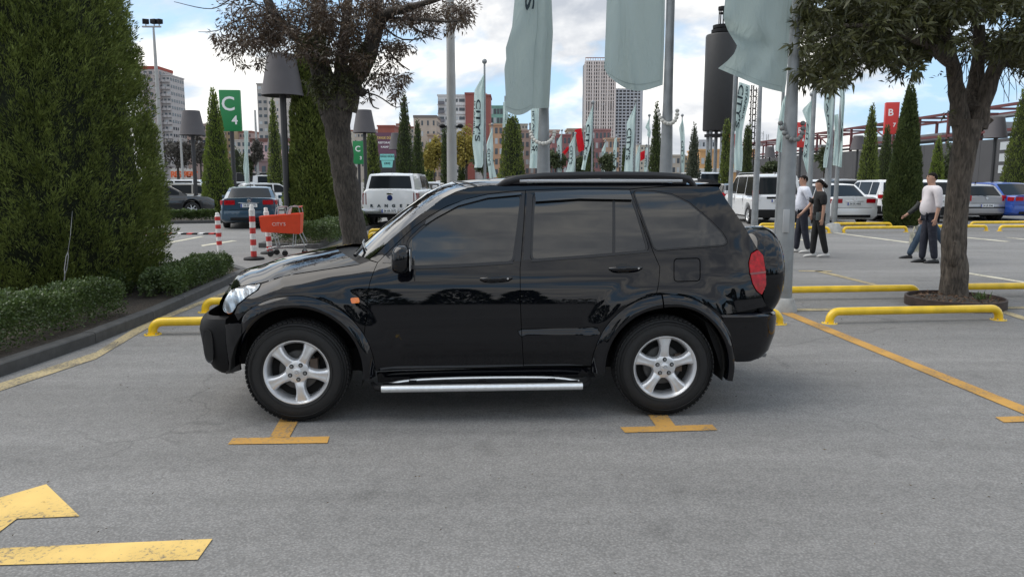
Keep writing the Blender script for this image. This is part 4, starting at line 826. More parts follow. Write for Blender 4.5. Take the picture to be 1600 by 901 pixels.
# ================================================================== screen tower and masts
def screen_tower():
    Y = 110; c = P(1126.5, 130, Y); root = empty('screen_tower', (c.x, Y, 0), 0, 'tall round black advertising screen on legs with a crown of rings', 'screen tower'); z = lambda py: P(1126, py, Y).z; k = Y / F
    MB().lathe([(0, z(205)), (24 * k, z(205)), (25 * k, z(203)), (25 * k, z(58)), (24 * k, z(55)), (0, z(55))], 40).build('screen', mat('screen_black', (.020, .020, .021), .5, noise=(2, .1)), root, smooth=R(40))
    for y0, y1, r in ((52, 47, 17), (45, 40, 15), (16, 11, 8), (22, 20, 6)): MB().lathe([(r * k * .75, z(y0)), (r * k, z(y0)), (r * k, z(y1)), (r * k * .75, z(y1))], 28, close=True).build('ring', M_black, root)
    for i in range(10):
        a = 2 * PI * i / 10; o_ = MB(); o_.tube([(6.5 * k * math.cos(a), 6.5 * k * math.sin(a), z(55)), (6.5 * k * math.cos(a), 6.5 * k * math.sin(a), z(11))], .06, 5); o_.build('strut', M_black, root)
    for i in range(6):
        a = 2 * PI * (i + .5) / 6; o_ = MB(); o_.tube([(17 * k * math.cos(a), 17 * k * math.sin(a), 0), (17 * k * math.cos(a), 17 * k * math.sin(a), z(205))], .25, 8); o_.build('leg', M_pole, root)
    MB().lathe([(0, z(214)), (22 * k, z(214)), (22 * k, z(210)), (0, z(210))], 24).build('platform', M_black, root)
screen_tower()
def lattice(px0, px1, yt, Y, label, m, name='lattice_mast', bulbs=True, rung=.45):
    a = P(px0, yt, Y); b = P(px1, yt, Y); root = empty(name, (a.x, Y, 0), 0, label, 'mast'); w = b.x - a.x; h = a.z
    for x in (0, w): MB().box((x, 0, h / 2), (.10, .10, h)).build('rail', m, root)
    r_ = MB(); z = .5; k = 0
    while z < h: r_.box((w / 2, 0, z), (w, .05, .05)); r_.tube([(0, 0, z), (w, 0, min(h, z + rung))] if k % 2 else [(w, 0, z), (0, 0, min(h, z + rung))], .03, 4); k += 1; z += rung
    r_.build('rungs', m, root)['kind'] = 'stuff'
    if bulbs:
        me = None; n = 0; z = 6.0
        while z < h:
            for x in (-.12, w + .12):
                o = MB().sphere((0, 0, 0), .10, 6, 4).build('bulb', M_black, root) if me is None else link_mesh('bulb', me, None, root)
                me = o.data; o.location = (x, -.1, z)
            z += .75
lattice(1174.5, 1178, 133, 100, 'black ladder mast with bulbs right of the round screen, left one', M_black); lattice(1182, 1186.5, 137, 100, 'black ladder mast with bulbs right of the round screen, right one', M_black)
lattice(1187, 1193, 205, 190, 'white steel lattice mast beyond the dark building', M_pale, bulbs=False, rung=1.2); lattice(1198, 1201, 210, 190, 'thin white steel mast beyond the dark building', M_pale, bulbs=False, rung=1.5)

# ================================================================== buildings
M_win = mat('window_glass_far', (.06, .075, .09), .15); M_winl = mat('window_pale', (.42, .45, .47), .4)
_wm = {}
def unit(w, h, d, m):
    key = (round(w, 2), round(h, 2), round(d, 2), m.name)
    if key not in _wm:
        mb = MB(); mb.box((0, 0, 0), (w, d, h)); o = mb.build('window', m, None, smooth=None); _wm[key] = o.data; bpy.data.objects.remove(o)
    return _wm[key]
def building(px0, px1, ytop, Y, depth, col, floors, cols, label, rz=0, wfrac=(.6, .55), slab=None, wm=None, roof=None, name='apartment_building', win=True, side=True, parapet=True, ybase=None, fh=None, balc=None, wall_name=None):
    a = P(px0, ytop, Y); b = P(px1, ytop, Y); w = b.x - a.x; h = a.z; root = empty(name, ((a.x + b.x) / 2, Y, 0), rz, label, 'building')
    cm = mat('wall_' + (wall_name or label.split(' with')[0].replace(' ', '_')[:40]), col, .85, noise=(.4, .10, 4))
    MB().box((0, depth / 2, h / 2), (w, depth, h)).build('wall', cm, root)
    if roof: MB().box((0, depth / 2, h + roof[1] / 2), (w * 1.03, depth * 1.03, roof[1])).build('roof', mat('roof_' + cm.name, roof[0], .8), root)
    elif parapet: MB().box((0, depth / 2, h + .25), (w + .5, depth + .5, .5)).build('parapet', cm, root)
    fh = fh or h / floors
    if slab:
        for i in range(1, floors + 1):
            z = h - i * fh
            if z < 2: break
            o = link_mesh('floor_band', unit(w + .3, slab[1], .5, mat('slab_' + cm.name, slab[0], .8)), None, root, (0, -.1, z + fh * .02))
    if win:
        cw = w / cols; ww = cw * wfrac[0]; wh = fh * wfrac[1]
        for i in range(floors):
            z = h - (i + .5) * fh
            if z < 1.5: break
            for j in range(cols):
                x = -w / 2 + (j + .5) * cw; mm = wm or (M_win if (i * 7 + j * 3) % 5 else M_winl)
                link_mesh('window', unit(ww, wh, .16, mm), None, root, (x, -.0, z))
            if side and i < 12:
                nd = max(1, int(depth / cw / 1.3))
                for j in range(nd):
                    sx = -1 if P((px0 + px1) / 2, 200, Y).x > 0 else 1
                    o = link_mesh('window', unit(depth / nd * wfrac[0], wh, .16, wm or M_win), None, root, (sx * (w / 2), (j + .5) * depth / nd, z), (0, 0, PI / 2))
    if balc:
        cw = w / cols
        for i in range(floors):
            z = h - (i + .78) * fh
            if z < 3: break
            for j in balc[0]:
                link_mesh('balcony', unit(cw * .9, fh * .34, 1.4, mat('balcony_' + cm.name, balc[1], .8)), None, root, (-w / 2 + (j + .5) * cw, -.5, z))
    return root, w, h
building(214, 247, 108, 330, 14, (0.41, 0.36, 0.35), 14, 4, 'tall weathered grey apartment tower with red roof edge beside the huge evergreen', wfrac=(.62, .42), roof=((.30, .06, .04), 1.2), fh=2.9, balc=((1, 3), (.36, .34, .33)))
building(247, 265, 118, 332, 14, (0.43, 0.41, 0.41), 13, 3, 'pale rounded wing of the left apartment tower with stacked balconies', wfrac=(.6, .42), fh=2.9, balc=((0, 1, 2), (.40, .38, .38)))
building(264, 296, 185, 360, 12, (0.41, 0.32, 0.24), 6, 5, 'low ochre block with flat roof right of the left tower', fh=3); building(292, 336, 195, 350, 12, (0.45, 0.34, 0.31), 5, 6, 'low pinkish block with many windows behind the second lamp', fh=3)
building(362, 392, 220, 340, 12, (0.46, 0.42, 0.39), 5, 4, 'small pale block behind the C 4 sign post', fh=3)
building(401, 417, 132, 335, 16, (0.36, 0.34, 0.32), 16, 2, 'narrow darker grey tower wing left of the largest lamp', wfrac=(.6, .4), fh=2.9); building(417, 441, 133, 333, 14, (0.50, 0.45, 0.41), 16, 4, 'pale beige apartment tower behind the largest lamp', wfrac=(.35, .4), fh=2.9)  # the wing has a darker wall colour than the tower beside it
building(391, 460, 222, 190, 10, (0.49, 0.34, 0.34), 3, 10, 'long pink low building with a dark red roof left of the trunk', wfrac=(.5, .5), fh=3.1, roof=((.13, .06, .05), .9)); building(372, 440, 252, 150, 8, (0.23, 0.16, 0.16), 1, 6, 'dark low shed in front of the pink building', fh=3, wfrac=(.5, .4))
building(575, 622, 212, 240, 12, (0.46, 0.39, 0.34), 4, 5, 'beige low building under the purple billboard', fh=3); building(590, 616, 198, 260, 10, (.28, .09, .07), 2, 4, 'red-roofed house top above the purple billboard', fh=2.8, win=False)
building(646, 682, 184, 225, 12, (0.45, 0.38, 0.32), 6, 4, 'beige block with sloping roof left of the camera pole', fh=3, roof=((.16, .14, .13), .7), wfrac=(.3, .45)); building(668, 684, 212, 215, 8, (0.35, 0.26, 0.20), 4, 2, 'brownish narrow block beside the camera pole', fh=3, wfrac=(.3, .4))
building(684, 727, 150, 262, 14, (0.60, 0.60, 0.60), 9, 4, 'white apartment block with dark window bands behind the camera pole', wfrac=(.8, .34), slab=((.62, .62, .62), .35), fh=2.9, balc=((0,), (.16, .16, .18)))
building(727, 741, 147, 261, 14, (.30, .095, .08), 9, 1, 'brick red stair tower in the middle of the white apartment block', win=False); building(741, 760, 148, 262, 14, (0.60, 0.60, 0.60), 9, 2, 'white part of the apartment block with balconies right of the red strip', wfrac=(.7, .5), fh=2.9)
building(759, 766, 150, 261, 14, (.28, .10, .085), 9, 1, 'narrow brick red right edge of the white apartment block', win=False); building(766, 786, 167, 285, 14, (0.22, 0.41, 0.35), 8, 4, 'green glass office block right of the white apartment block', wfrac=(.8, .6), fh=3.2)
building(765, 800, 196, 230, 12, (0.46, 0.28, 0.18), 5, 5, 'orange-brown block under the green glass office', fh=3); building(798, 850, 205, 270, 14, (0.38, 0.28, 0.24), 6, 7, 'brown block behind the broad evergreen', fh=3)
building(856, 874, 205, 250, 12, (0.46, 0.38, 0.31), 5, 3, 'beige block right of the near flagpole', fh=3); building(862, 892, 212, 240, 12, (0.27, 0.12, 0.12), 4, 5, 'maroon low block behind the red banners', fh=3); building(887, 912, 203, 255, 12, (0.42, 0.34, 0.26), 5, 4, 'tan block above the red banners', fh=3); building(924, 954, 204, 240, 12, (0.30, 0.16, 0.16), 5, 5, 'dark maroon block in front of the tall tower', fh=3); building(946, 968, 218, 235, 12, (0.41, 0.28, 0.20), 4, 4, 'light brown block in front of the tall tower', fh=3)
building(1050, 1070, 244, 260, 12, (0.43, 0.38, 0.32), 3, 3, 'small pale block right of the middle flagpole', fh=3); building(1094, 1180, 236, 200, 14, (0.60, 0.35, 0.16), 2, 9, 'orange and white low mall building behind the round screen', fh=5, wfrac=(.5, .3), slab=((.6, .58, .54), 1.0)); building(1092, 1118, 220, 320, 14, (0.57, 0.58, 0.60), 4, 5, 'pale far block left of the screen tower legs', fh=3)
# tall gridded tower: two slabs
def grid_tower():
    Y = 640; root = empty('tower_block', (P(960, 200, Y).x, Y, 0), 0, 'very tall pinkish concrete tower with a grid of frames in the centre of the skyline', 'tower'); o = root.location; k = Y / F
    cf = mat('tower_frame', (.62, .55, .52), .8); cg = mat('tower_grey', (.42, .43, .46), .8); cw = mat('tower_void', (.12, .115, .12), .5)
    x = lambda px: (px - 960) * k; z = lambda py: P(960, py, Y).z
    MB().box((x(937), 12, z(97) / 2), (45 * k, 24, z(97))).build('wall', cw, root); MB().box((x(980), 14, z(138) / 2), (42 * k, 24, z(138))).build('wall', cw, root)
    me = unit(45 * k, .9, 1.2, cf); n = 30
    for i in range(n + 1):
        py = 96 + i * 5.6
        if py > 262: break
        if 160 < py < 174: continue
        link_mesh('floor_band', me, None, root, (x(937), -.6, z(py)))
    for i in range(13): link_mesh('frame_post', unit(.9 if i % 3 else 1.6, z(97), 1.4, cf), None, root, (x(914.5 + i * 3.75), -.9, z(97) / 2))
    for i in range(13):
        link_mesh('cornice_post', unit(.5, 3.2, .5, cf), None, root, (x(914.5 + i * 3.75), -.3, z(97) + 1.6))
    link_mesh('cornice_rail', unit(45.5 * k, .6, .6, mat('tower_red_edge', (.30, .14, .12), .8)), None, root, (x(937), -.3, z(97) + 3.2))
    for i in range(26):
        py = 140 + i * 5.0
        if py > 262: break
        link_mesh('floor_band', unit(42 * k, 1.0, 1.2, cg), None, root, (x(980), .9, z(py)))
    for i in range(8): link_mesh('frame_post', unit(.8 if i % 7 else 2.2, z(138), 1.0, cg), None, root, (x(960 + i * 5.8), .6, z(138) / 2))
    rr_ = random.Random(3)
    for i in range(22):
        for j in range(11):
            if rr_.random() < .55: link_mesh('window', unit(2.6 * k, 2.0, .3, M_winl if rr_.random() < .5 else M_win), None, root, (x(916.6 + j * 3.75), -.15, z(99 + i * 5.6 + 2.2)))
grid_tower()
# dark hall along the right with the red steel frame on its roof
def hall():
    X = 53.5; y0, y1 = 62, 185; root = empty('retail_hall', (X, y0, 0), 0, 'long dark grey flat hall with a dark red steel frame along its roof edge', 'building'); zt = 6.0
    dk = mat('dark_cladding', (.060, .060, .064), .6, noise=(.3, .12)); rd_ = mat('oxide_red_steel', (.115, .030, .032), .6)
    L = y1 - y0; n = 41
    for i in range(n):
        link_mesh('cladding_panel', unit(.3, zt, L / n - .04, dk), None, root, (0, (i + .5) * L / n, zt / 2))
    MB().box((12, L / 2, zt / 2 - .1), (23.6, L, zt - .2)).build('hall_body', dk, root)
    MB().box((.1, L / 2, zt + .35), (.5, L, .30)).build('gutter', M_black, root)
    zr = 9.55; t = .30
    for zz, nm in ((zr, 'top_rail'), (zt + .9, 'lower_rail')): MB().box((0, L / 2, zz), (t, L, t)).build(nm, rd_, root)
    MB().box((6, L / 2, zr - .1), (t, L, t)).build('rear_rail', rd_, root)
    m = 18
    for i in range(m + 1):
        y = i * L / m; link_mesh('frame_post', unit(t, zr - zt, t, rd_), None, root, (0, y, (zr + zt) / 2)); link_mesh('frame_post', unit(t, zr - zt, t, rd_), None, root, (6, y, (zr + zt) / 2)); link_mesh('cross_beam', unit(6, .25, .25, rd_), None, root, (3, y, zr - .02))
        if i % 3 == 1 and i < m:
            q_ = MB(); q_.tube([(0, y, zt + .5), (0, y + L / m, zr - .2)], .12, 5); q_.build('brace', rd_, root)
    for k, (yy, w, h, c) in enumerate(((8, 6, 1.4, (.30, .31, .33)), (18, 9, 1.1, (.22, .22, .23)), (30, 5, 1.6, (.35, .36, .37)), (44, 12, 1.0, (.20, .20, .21)), (60, 8, 1.5, (.28, .29, .30)), (82, 10, 1.2, (.24, .24, .25)))):
        MB().box((2.6, yy, zt + .5 + h / 2), (2.4, w, h)).build('roof_unit', mat('roof_unit_%d' % k, c, .6, .3), root, bevel=.05)
    MB().box((1.6, 12, zt + 2.6), (1.6, 34, .25)).build('roof_duct', mat('duct_grey', (.3, .31, .32), .5, .4), root); MB().box((1.3, 15.5, zt + .9), (1.2, 3.0, 1.7)).build('blue_tank', mat('tank_blue', (.02, .05, .14), .5), root)
    for k in range(3): MB().box((-.20, 22.5, 5.2 - k * 1.25), (.06, 1.6, .85)).build('notice', M_winl, root)
hall()

# hillside of houses beyond the car park
_hr = random.Random(21); _kinds = ('cream', 'ochre', 'pinkish', 'grey', 'brick', 'sand'); _cols = ((.46, .42, .35), (.40, .31, .20), (.42, .31, .29), (.36, .36, .37), (.30, .17, .13), (.43, .38, .32))
_where = [(262, 206, 'below the ochre block at far left'), (322, 203, 'behind the bright cone tree'), (352, 212, 'behind the C 4 sign'), (376, 214, 'right of the C 4 sign'), (442, 206, 'behind the thick evergreen left of the trunk'), (568, 214, 'just right of the trunk'), (600, 208, 'behind the purple billboard'), (628, 200, 'behind the lamp over the pick-up'), (644, 206, 'between two dark evergreens'), (700, 196, 'behind the yellow tree'), (722, 206, 'right of the camera pole'), (790, 190, 'left of the broad evergreen'), (815, 200, 'right of the broad evergreen'), (838, 196, 'under the left big flag'), (884, 218, 'behind the short flags'), (905, 216, 'behind the larger red flag'), (1006, 232, 'right of the tall tower'), (1056, 250, 'right of the middle flagpole'), (1070, 252, 'under the far twisted flag'), (540, 214, 'hidden partly by the trunk')]
for _i, (_px, _yt, _ph) in enumerate(_where):
    _k = _hr.randrange(6); _w = _hr.uniform(18, 34); _Y = 380 + _i * 7
    building(_px - _w / 2, _px + _w / 2, _yt - 5 + _hr.uniform(-5, 3), _Y, 12, _cols[_k], 6, max(3, int(_w / 4.5)), '%s hillside apartment house %s' % (_kinds[_k], _ph), fh=3.1, roof=((.24, .10, .07), 1.0) if _hr.random() < .5 else None, wfrac=(.45, .42), side=False, wall_name='hillside_%d' % _k)

# the planting behind the photographer: seen only as the dark skyline mirrored in the paintwork
def rear_belt():
    out = []
    for k in range(15):
        x = -19 + k * 2.7 + rnd.uniform(-.5, .5); y = -11 - rnd.uniform(0, 3); h = rnd.uniform(3.0, 5.6); r = h * .22; n = 1500
        t = nrs.rand(n); th = nrs.rand(n) * 2 * PI; rr = r * (1 - t) ** .7 * (1 + nrs.normal(size=n) * .06); P_ = np.stack([x + rr * np.cos(th), y + rr * np.sin(th), t * h], 1); D = np.stack([np.cos(th), np.sin(th), np.full(n, .9)], 1)
        out.append(leaf_array(P_, D, .26 + nrs.rand(n) * .2, .13))
    n = 9000; P_ = np.stack([nrs.uniform(-30, 30, n), nrs.uniform(-12.6, -11.6, n), nrs.rand(n) * 1.5], 1); out.append(leaf_array(P_, nrs.normal(size=(n, 3)), .22, .13))
    quads('tree_belt', np.concatenate(out), M_con3, None, 'stuff')
rear_belt()
# ================================================================== the parked off-roader
yaw = math.atan2(.142, 2.487)
SUV = empty('parked_suv', (-1.436, 4.99, 0), yaw, 'large black five-door off-roader parked side-on in the foreground with a spare wheel on its tail', 'car')
_inv = Matrix.Rotation(-yaw, 4, 'Z') @ Matrix.Translation((1.436, -4.99, 0))
_o = _inv @ Vector((0, 0, H)); _rot = Matrix.Rotation(-yaw, 3, 'Z')
def onY(px, py, y):
    d = _rot @ ray(px, py); t = (y - _o.y) / d.y
    return _o.x + d.x * t, _o.z + d.z * t
WB = 2.49; WZ = .345; W2 = .86     # wheelbase, wheel centre height, half width
_pz = [(-.2, .16), (.20, .13), (.30, .090), (.40, .062), (.50, .045), (.65, .036), (.80, .040), (.90, .052), (.98, .074), (1.05, .103), (1.12, .130), (1.25, .172), (1.40, .226), (1.50, .268), (1.56, .300), (1.60, .335), (1.66, .42)]
_zx = np.array([a for a, b in _pz]); _zy = np.array([b for a, b in _pz])
_fz = np.linspace(-.2, 1.66, 373); _fy = np.interp(_fz, _zx, _zy)
_k = np.exp(-np.linspace(-2, 2, 25) ** 2); _k /= _k.sum(); _fy = np.convolve(np.pad(_fy, 12, mode='edge'), _k, 'valid')
def sm(a, b, x):
    t = max(0.0, min(1.0, (x - a) / (b - a))); return t * t * (3 - 2 * t)
_HG = None
def hood_z(x):
    if _HG is None: return 9.0
    return float(np.interp(x, _HG[0], _HG[1]))
def S(x, z):
    v = float(np.interp(z, _fz, _fy))
    if x < -.08: v += .26 * (min(1.15, (-.08 - x) / .60)) ** 2.3
    if x > 2.72: v += .10 * ((x - 2.72) / .55) ** 2
    if x < .78:
        ze = hood_z(x); t = (z - (ze - .15)) / .15
        if t > 0:
            w = 1 - sm(.48, .78, x)
            v += w * .060 * min(1.2, t) ** 2.2
    # pressed bulge along the lower doors
    if .40 < x < 2.2:
        b = sm(.40, .485, z) * (1 - sm(.58, .605, z)) * sm(.66, .70, x) * (1 - sm(2.0, 2.2, x))
        v -= .011 * b
    # fender and quarter swell over the wheels
    r1 = math.hypot(x, z - WZ); r2 = math.hypot(x - WB, z - WZ)
    for r in (r1, r2):
        v -= .018 * (1 - sm(.50, .66, r)) if z > .3 else 0
    return v
def UP(px, py, off=0.0):
    c = .05
    for _ in range(14):
        x, z = onY(px, py, c + off); c = c * .4 + S(x, z) * .6
    return x, z
_gap = [(398, 445), (407, 443), (444, 430.8), (502, 422), (560, 413.5), (590, 409)]
_pts = [onY(px, py, .17) for px, py in _gap]
_HG = (np.array([p[0] for p in _pts]), np.array([p[1] for p in _pts]))

def offset_poly(poly, d):
    """shrink a closed polygon by d"""
    n = len(poly); out = []
    A = sum(poly[i][0] * poly[(i + 1) % n][1] - poly[(i + 1) % n][0] * poly[i][1] for i in range(n)); sg = 1 if A > 0 else -1
    for i in range(n):
        p0 = Vector(poly[i - 1]); p1 = Vector(poly[i]); p2 = Vector(poly[(i + 1) % n])
        e1 = (p1 - p0); e2 = (p2 - p1)
        if e1.length < 1e-7 or e2.length < 1e-7: out.append(tuple(p1)); continue
        e1.normalize(); e2.normalize(); n1 = Vector((-e1.y, e1.x)) * sg; n2 = Vector((-e2.y, e2.x)) * sg
        b = n1 + n2
        if b.length < 1e-3: b = n1
        b = b.normalized(); k = max(.35, b.dot(n1)); out.append(tuple(p1 + b * (d / k)))
    return out
def densify(poly, step=.03, closed=True):
    out = []; n = len(poly)
    for i in range(n if closed else n - 1):
        a = Vector(poly[i]); b = Vector(poly[(i + 1) % n]); k = max(1, int((b - a).length / step))
        for j in range(k): out.append(tuple(a.lerp(b, j / k)))
    if not closed: out.append(tuple(poly[-1]))
    return out
def chaikin(pts, n=2, closed=False):
    pts = [Vector(p) for p in pts]
    for _ in range(n):
        q = [] if closed else [pts[0]]
        rng = range(len(pts)) if closed else range(len(pts) - 1)
        for i in rng:
            a, b = pts[i], pts[(i + 1) % len(pts)]; q += [a.lerp(b, .25), a.lerp(b, .75)]
        if not closed: q.append(pts[-1])
        pts = q
    return [tuple(p) for p in pts]
def rnd_poly(pts, r=.03, k=3):
    out = []; n = len(pts)
    for i in range(n):
        p0, p, p1 = Vector(pts[i - 1]), Vector(pts[i]), Vector(pts[(i + 1) % n]); a = p0 - p; b = p1 - p
        if a.normalized().dot(b.normalized()) < -.93: out.append(tuple(p)); continue
        ra = min(r, a.length * .45); rb = min(r, b.length * .45); A = p + a.normalized() * ra; B = p + b.normalized() * rb
        for j in range(k + 1):
            t = j / k; out.append(tuple(A * (1 - t) ** 2 + p * (2 * t * (1 - t)) + B * t * t))
    return out
def inside(p, poly):
    c = False; n = len(poly); x, y = p
    for i in range(n):
        x1, y1 = poly[i]; x2, y2 = poly[i - 1]
        if (y1 > y) != (y2 > y) and x < (x2 - x1) * (y - y1) / (y2 - y1) + x1: c = not c
    return c
def seg_dist(p, poly):
    P_ = np.array(poly); A = P_; B = np.roll(P_, -1, 0); d = B - A; L2 = (d ** 2).sum(1) + 1e-12
    t = np.clip(((p - A) * d).sum(1) / L2, 0, 1); q = A + d * t[:, None]
    return np.sqrt(((p - q) ** 2).sum(1)).min()
def panel(name, outer, holes=(), m=None, off=0.0, step=.035, flange=.014, shrink=.0022, parent=SUV, surf=S, mirror=False, label=None):
    """a pressed panel lying on the body surface; both its rim and holes get a folded edge"""
    outer = densify(offset_poly(outer, shrink), step); holes = [densify(offset_poly(h, -shrink), step) for h in holes]
    xs = [p[0] for p in outer]; zs = [p[1] for p in outer]
    pts = list(outer); edges = [(i, (i + 1) % len(outer)) for i in range(len(outer))]
    loops = [list(range(len(outer)))]
    for h in holes:
        b = len(pts); pts += h; edges += [(b + i, b + (i + 1) % len(h)) for i in range(len(h))]; loops.append(list(range(b, b + len(h))))
    nx = int((max(xs) - min(xs)) / step) + 1; nz = int((max(zs) - min(zs)) / step) + 1
    op = np.array(outer)
    for i in range(nx + 1):
        for j in range(nz + 1):
            p = (min(xs) + i * step + (.5 * step if j % 2 else 0), min(zs) + j * step)
            if inside(p, outer) and not any(inside(p, h) for h in holes):
                if seg_dist(np.array(p), outer) > step * .45 and all(seg_dist(np.array(p), h) > step * .45 for h in holes): pts.append(p)
    vo, eo, fo, *_ = delaunay_2d_cdt([Vector(p) for p in pts], edges, [], 0, 1e-6)
    vo = [(v.x, v.y) for v in vo]; faces = []
    for f in fo:
        cx = sum(vo[i][0] for i in f) / len(f); cz = sum(vo[i][1] for i in f) / len(f)
        if inside((cx, cz), outer) and not any(inside((cx, cz), h) for h in holes):
            A = sum(vo[f[i]][0] * vo[f[(i + 1) % len(f)]][1] - vo[f[(i + 1) % len(f)]][0] * vo[f[i]][1] for i in range(len(f)))
            faces.append(tuple(f) if A > 0 else tuple(reversed(f)))
    V = []; Nn = []
    for x, z in vo:
        y = surf(x, z); V.append((x, y - off, z)); e = .006
        n = Vector(((surf(x + e, z) - surf(x - e, z)) / (2 * e), -1, (surf(x, z + e) - surf(x, z - e)) / (2 * e))).normalized(); Nn.append(n)
    nb = len(V)
    if flange:
        ec = {}
        for f in faces:
            for i in range(len(f)):
                a, b = f[i], f[(i + 1) % len(f)]; ec[(a, b)] = 1
        bnd = [(a, b) for (a, b) in ec if (b, a) not in ec]; inner = {}
        for a, b in bnd:
            for k in (a, b):
                if k not in inner: inner[k] = len(V); V.append((V[k][0], V[k][1] + flange, V[k][2])); Nn.append(Nn[k])
            faces.append((a, inner[a], inner[b], b))
    def mk(V, faces, Nn, flip):
        me = bpy.data.meshes.new(name); me.from_pydata(V, [], faces if not flip else [tuple(reversed(f)) for f in faces]); me.update()
        me.polygons.foreach_set('use_smooth', [True] * len(me.polygons))
        ln = []
        for p in me.polygons:
            fl = any(v >= nb for v in p.vertices)
            for v in p.vertices: ln.append(tuple(p.normal) if fl else tuple(Nn[v]))
        me.normals_split_custom_set(ln)
        o = link_mesh(name, me, m, parent)
        if label: o['label'] = label
        return o
    o = mk(V, faces, Nn, False)
    if mirror:
        mk([(x, 2 * W2 - y, z) for x, y, z in V], faces, [Vector((n.x, -n.y, n.z)) for n in Nn], True)
    return o
def arc(cx, r, a0, a1, n=16, rf=None):
    out = []
    for i in range(n + 1):
        a = R(a0 + (a1 - a0) * i / n); rr = rf(math.degrees(a)) if rf else r
        out.append((cx + rr * math.cos(a), WZ + rr * math.sin(a)))
    return out
UL = lambda L: [UP(*p) for p in L]
RO1, RO2 = .515, .502
# ---- traced lines of the near side
belt_gap = UL([(590, 410), (618, 382), (646.6, 355), (672, 337), (698.5, 322), (730, 311), (762, 303.5), (792, 299.5), (821, 297.5)])
top_gap_r = UL([(821, 297.5), (870, 295.5), (930, 295), (983.6, 296)])
cant_top = UL([(577, 405.5), (612, 373), (650, 341), (690, 311), (712, 300), (733, 294), (755, 290.5), (776.5, 289)]) + UL([(815, 287), (848, 286), (900, 285), (960, 284.5), (1020, 285), (1060, 286.5), (1087, 290)])
gap_f = UL([(590, 410), (584, 424), (578, 441), (574, 462), (573, 489), (573.5, 520)])
gap_m = UL([(821, 297.5), (819, 340), (814.5, 400), (812.5, 420), (813, 470), (815, 520), (818, 571.5)])
gap_r = UL([(983.6, 296), (998, 335), (1013, 372), (1020, 392), (1031, 417), (1029.5, 440), (1026, 458)])
door_b = UL([(588, 580), (700, 576), (818, 571.8), (923.6, 571.5)])
gl_f = rnd_poly(UL([(641, 416), (636.5, 396), (637.5, 377), (658, 358), (681, 340.5), (716, 322.5), (762, 310), (814, 304.5), (809, 350), (801, 408.5), (720, 413)]), .035)
gl_r = rnd_poly(UL([(831, 405.7), (833, 350), (835.6, 303), (900, 300), (983.5, 301), (997, 340), (1012, 391), (920, 399)]), .035)
gl_q = rnd_poly(UL([(989.4, 298.5), (1020, 299.5), (1050, 304.5), (1076, 317), (1104, 340), (1128, 364), (1137, 379), (1129, 382.8), (1080, 386.5), (1023, 391), (1007, 347)]), .035)
rear_edge = UL([(1122, 291.5), (1139, 318), (1162.5, 352), (1184, 390)])
lamp = rnd_poly(UL([(1184, 390), (1192, 398), (1195.5, 420), (1197, 444.6), (1190, 460.5), (1182, 454), (1176, 443), (1171.5, 425), (1170, 410), (1174, 396)]), .009)
def on_arc(cx, r, p0ang, p1ang, n=14): return arc(cx, r, p0ang, p1ang, n)
def ang(c, p): return math.degrees(math.atan2(p[1] - WZ, p[0] - c))
# fender
fe = gap_f[-1]; aF = ang(0, fe)
f_low = arc(0, RO1, aF, 131, 22)
hl_back = UL([(366, 490), (371, 477), (388.5, 462.5), (404, 452.5), (408.5, 443.5)])
fend = UL([(409, 443), (444, 431), (502, 422), (560, 413.5), (578, 406.8)]) + gap_f[:-1] + f_low + UL([(372, 501.5)]) + hl_back[:-1]
fend_o = panel('front_wing', fend, m=M_paint, step=.03, mirror=True)
# doors
fl1 = arc(0, RO1, ang(0, gap_f[-1]), ang(0, door_b[0]), 5)
fd = gap_f[:-1] + fl1 + door_b[:3] + gap_m[::-1][1:] + belt_gap[::-1][1:-1]
fdoor = panel('front_door', fd, [offset_poly(gl_f, -.012)], M_paint, mirror=True)
a0 = ang(WB, door_b[-1]); a1 = ang(WB, gap_r[-1])
rd = gap_m + door_b[3:] + arc(WB, RO2, 175, 95, 14) + gap_r[::-1] + top_gap_r[::-1][1:-1]
rdoor = panel('rear_door', rd, [offset_poly(gl_r, -.012)], M_paint, mirror=True)
bump_top = UL([(1133, 491.5), (1165, 486), (1198, 478.5)])
qt = gap_r + arc(WB, RO2, 92, 36, 12) + bump_top + UL([(1190, 461.5), (1181.5, 454.8), (1175.3, 443.5), (1170.7, 425), (1169.2, 410), (1173.3, 395.5), (1183.2, 389.2)]) + rear_edge[::-1][1:] + UL([(1087, 290.5), (1040, 291.5), (1010, 293.5)])
quarter = panel('rear_quarter', qt, [offset_poly(gl_q, -.006), rnd_poly(UL([(1053, 404), (1094, 403), (1094, 439), (1053, 440)]), .028, 5)], M_paint, mirror=True)
panel('fuel_flap', rnd_poly(UL([(1053, 404), (1094, 403), (1094, 439), (1053, 440)]), .028, 5), m=M_paint, shrink=.004, off=-.001)
cant = cant_top + UL([(1040, 291), (1010, 293.3), (983.6, 295.5)]) + top_gap_r[::-1][1:] + belt_gap[::-1][1:]
panel('roof_side_rail', cant, m=M_paint, mirror=True, step=.03)
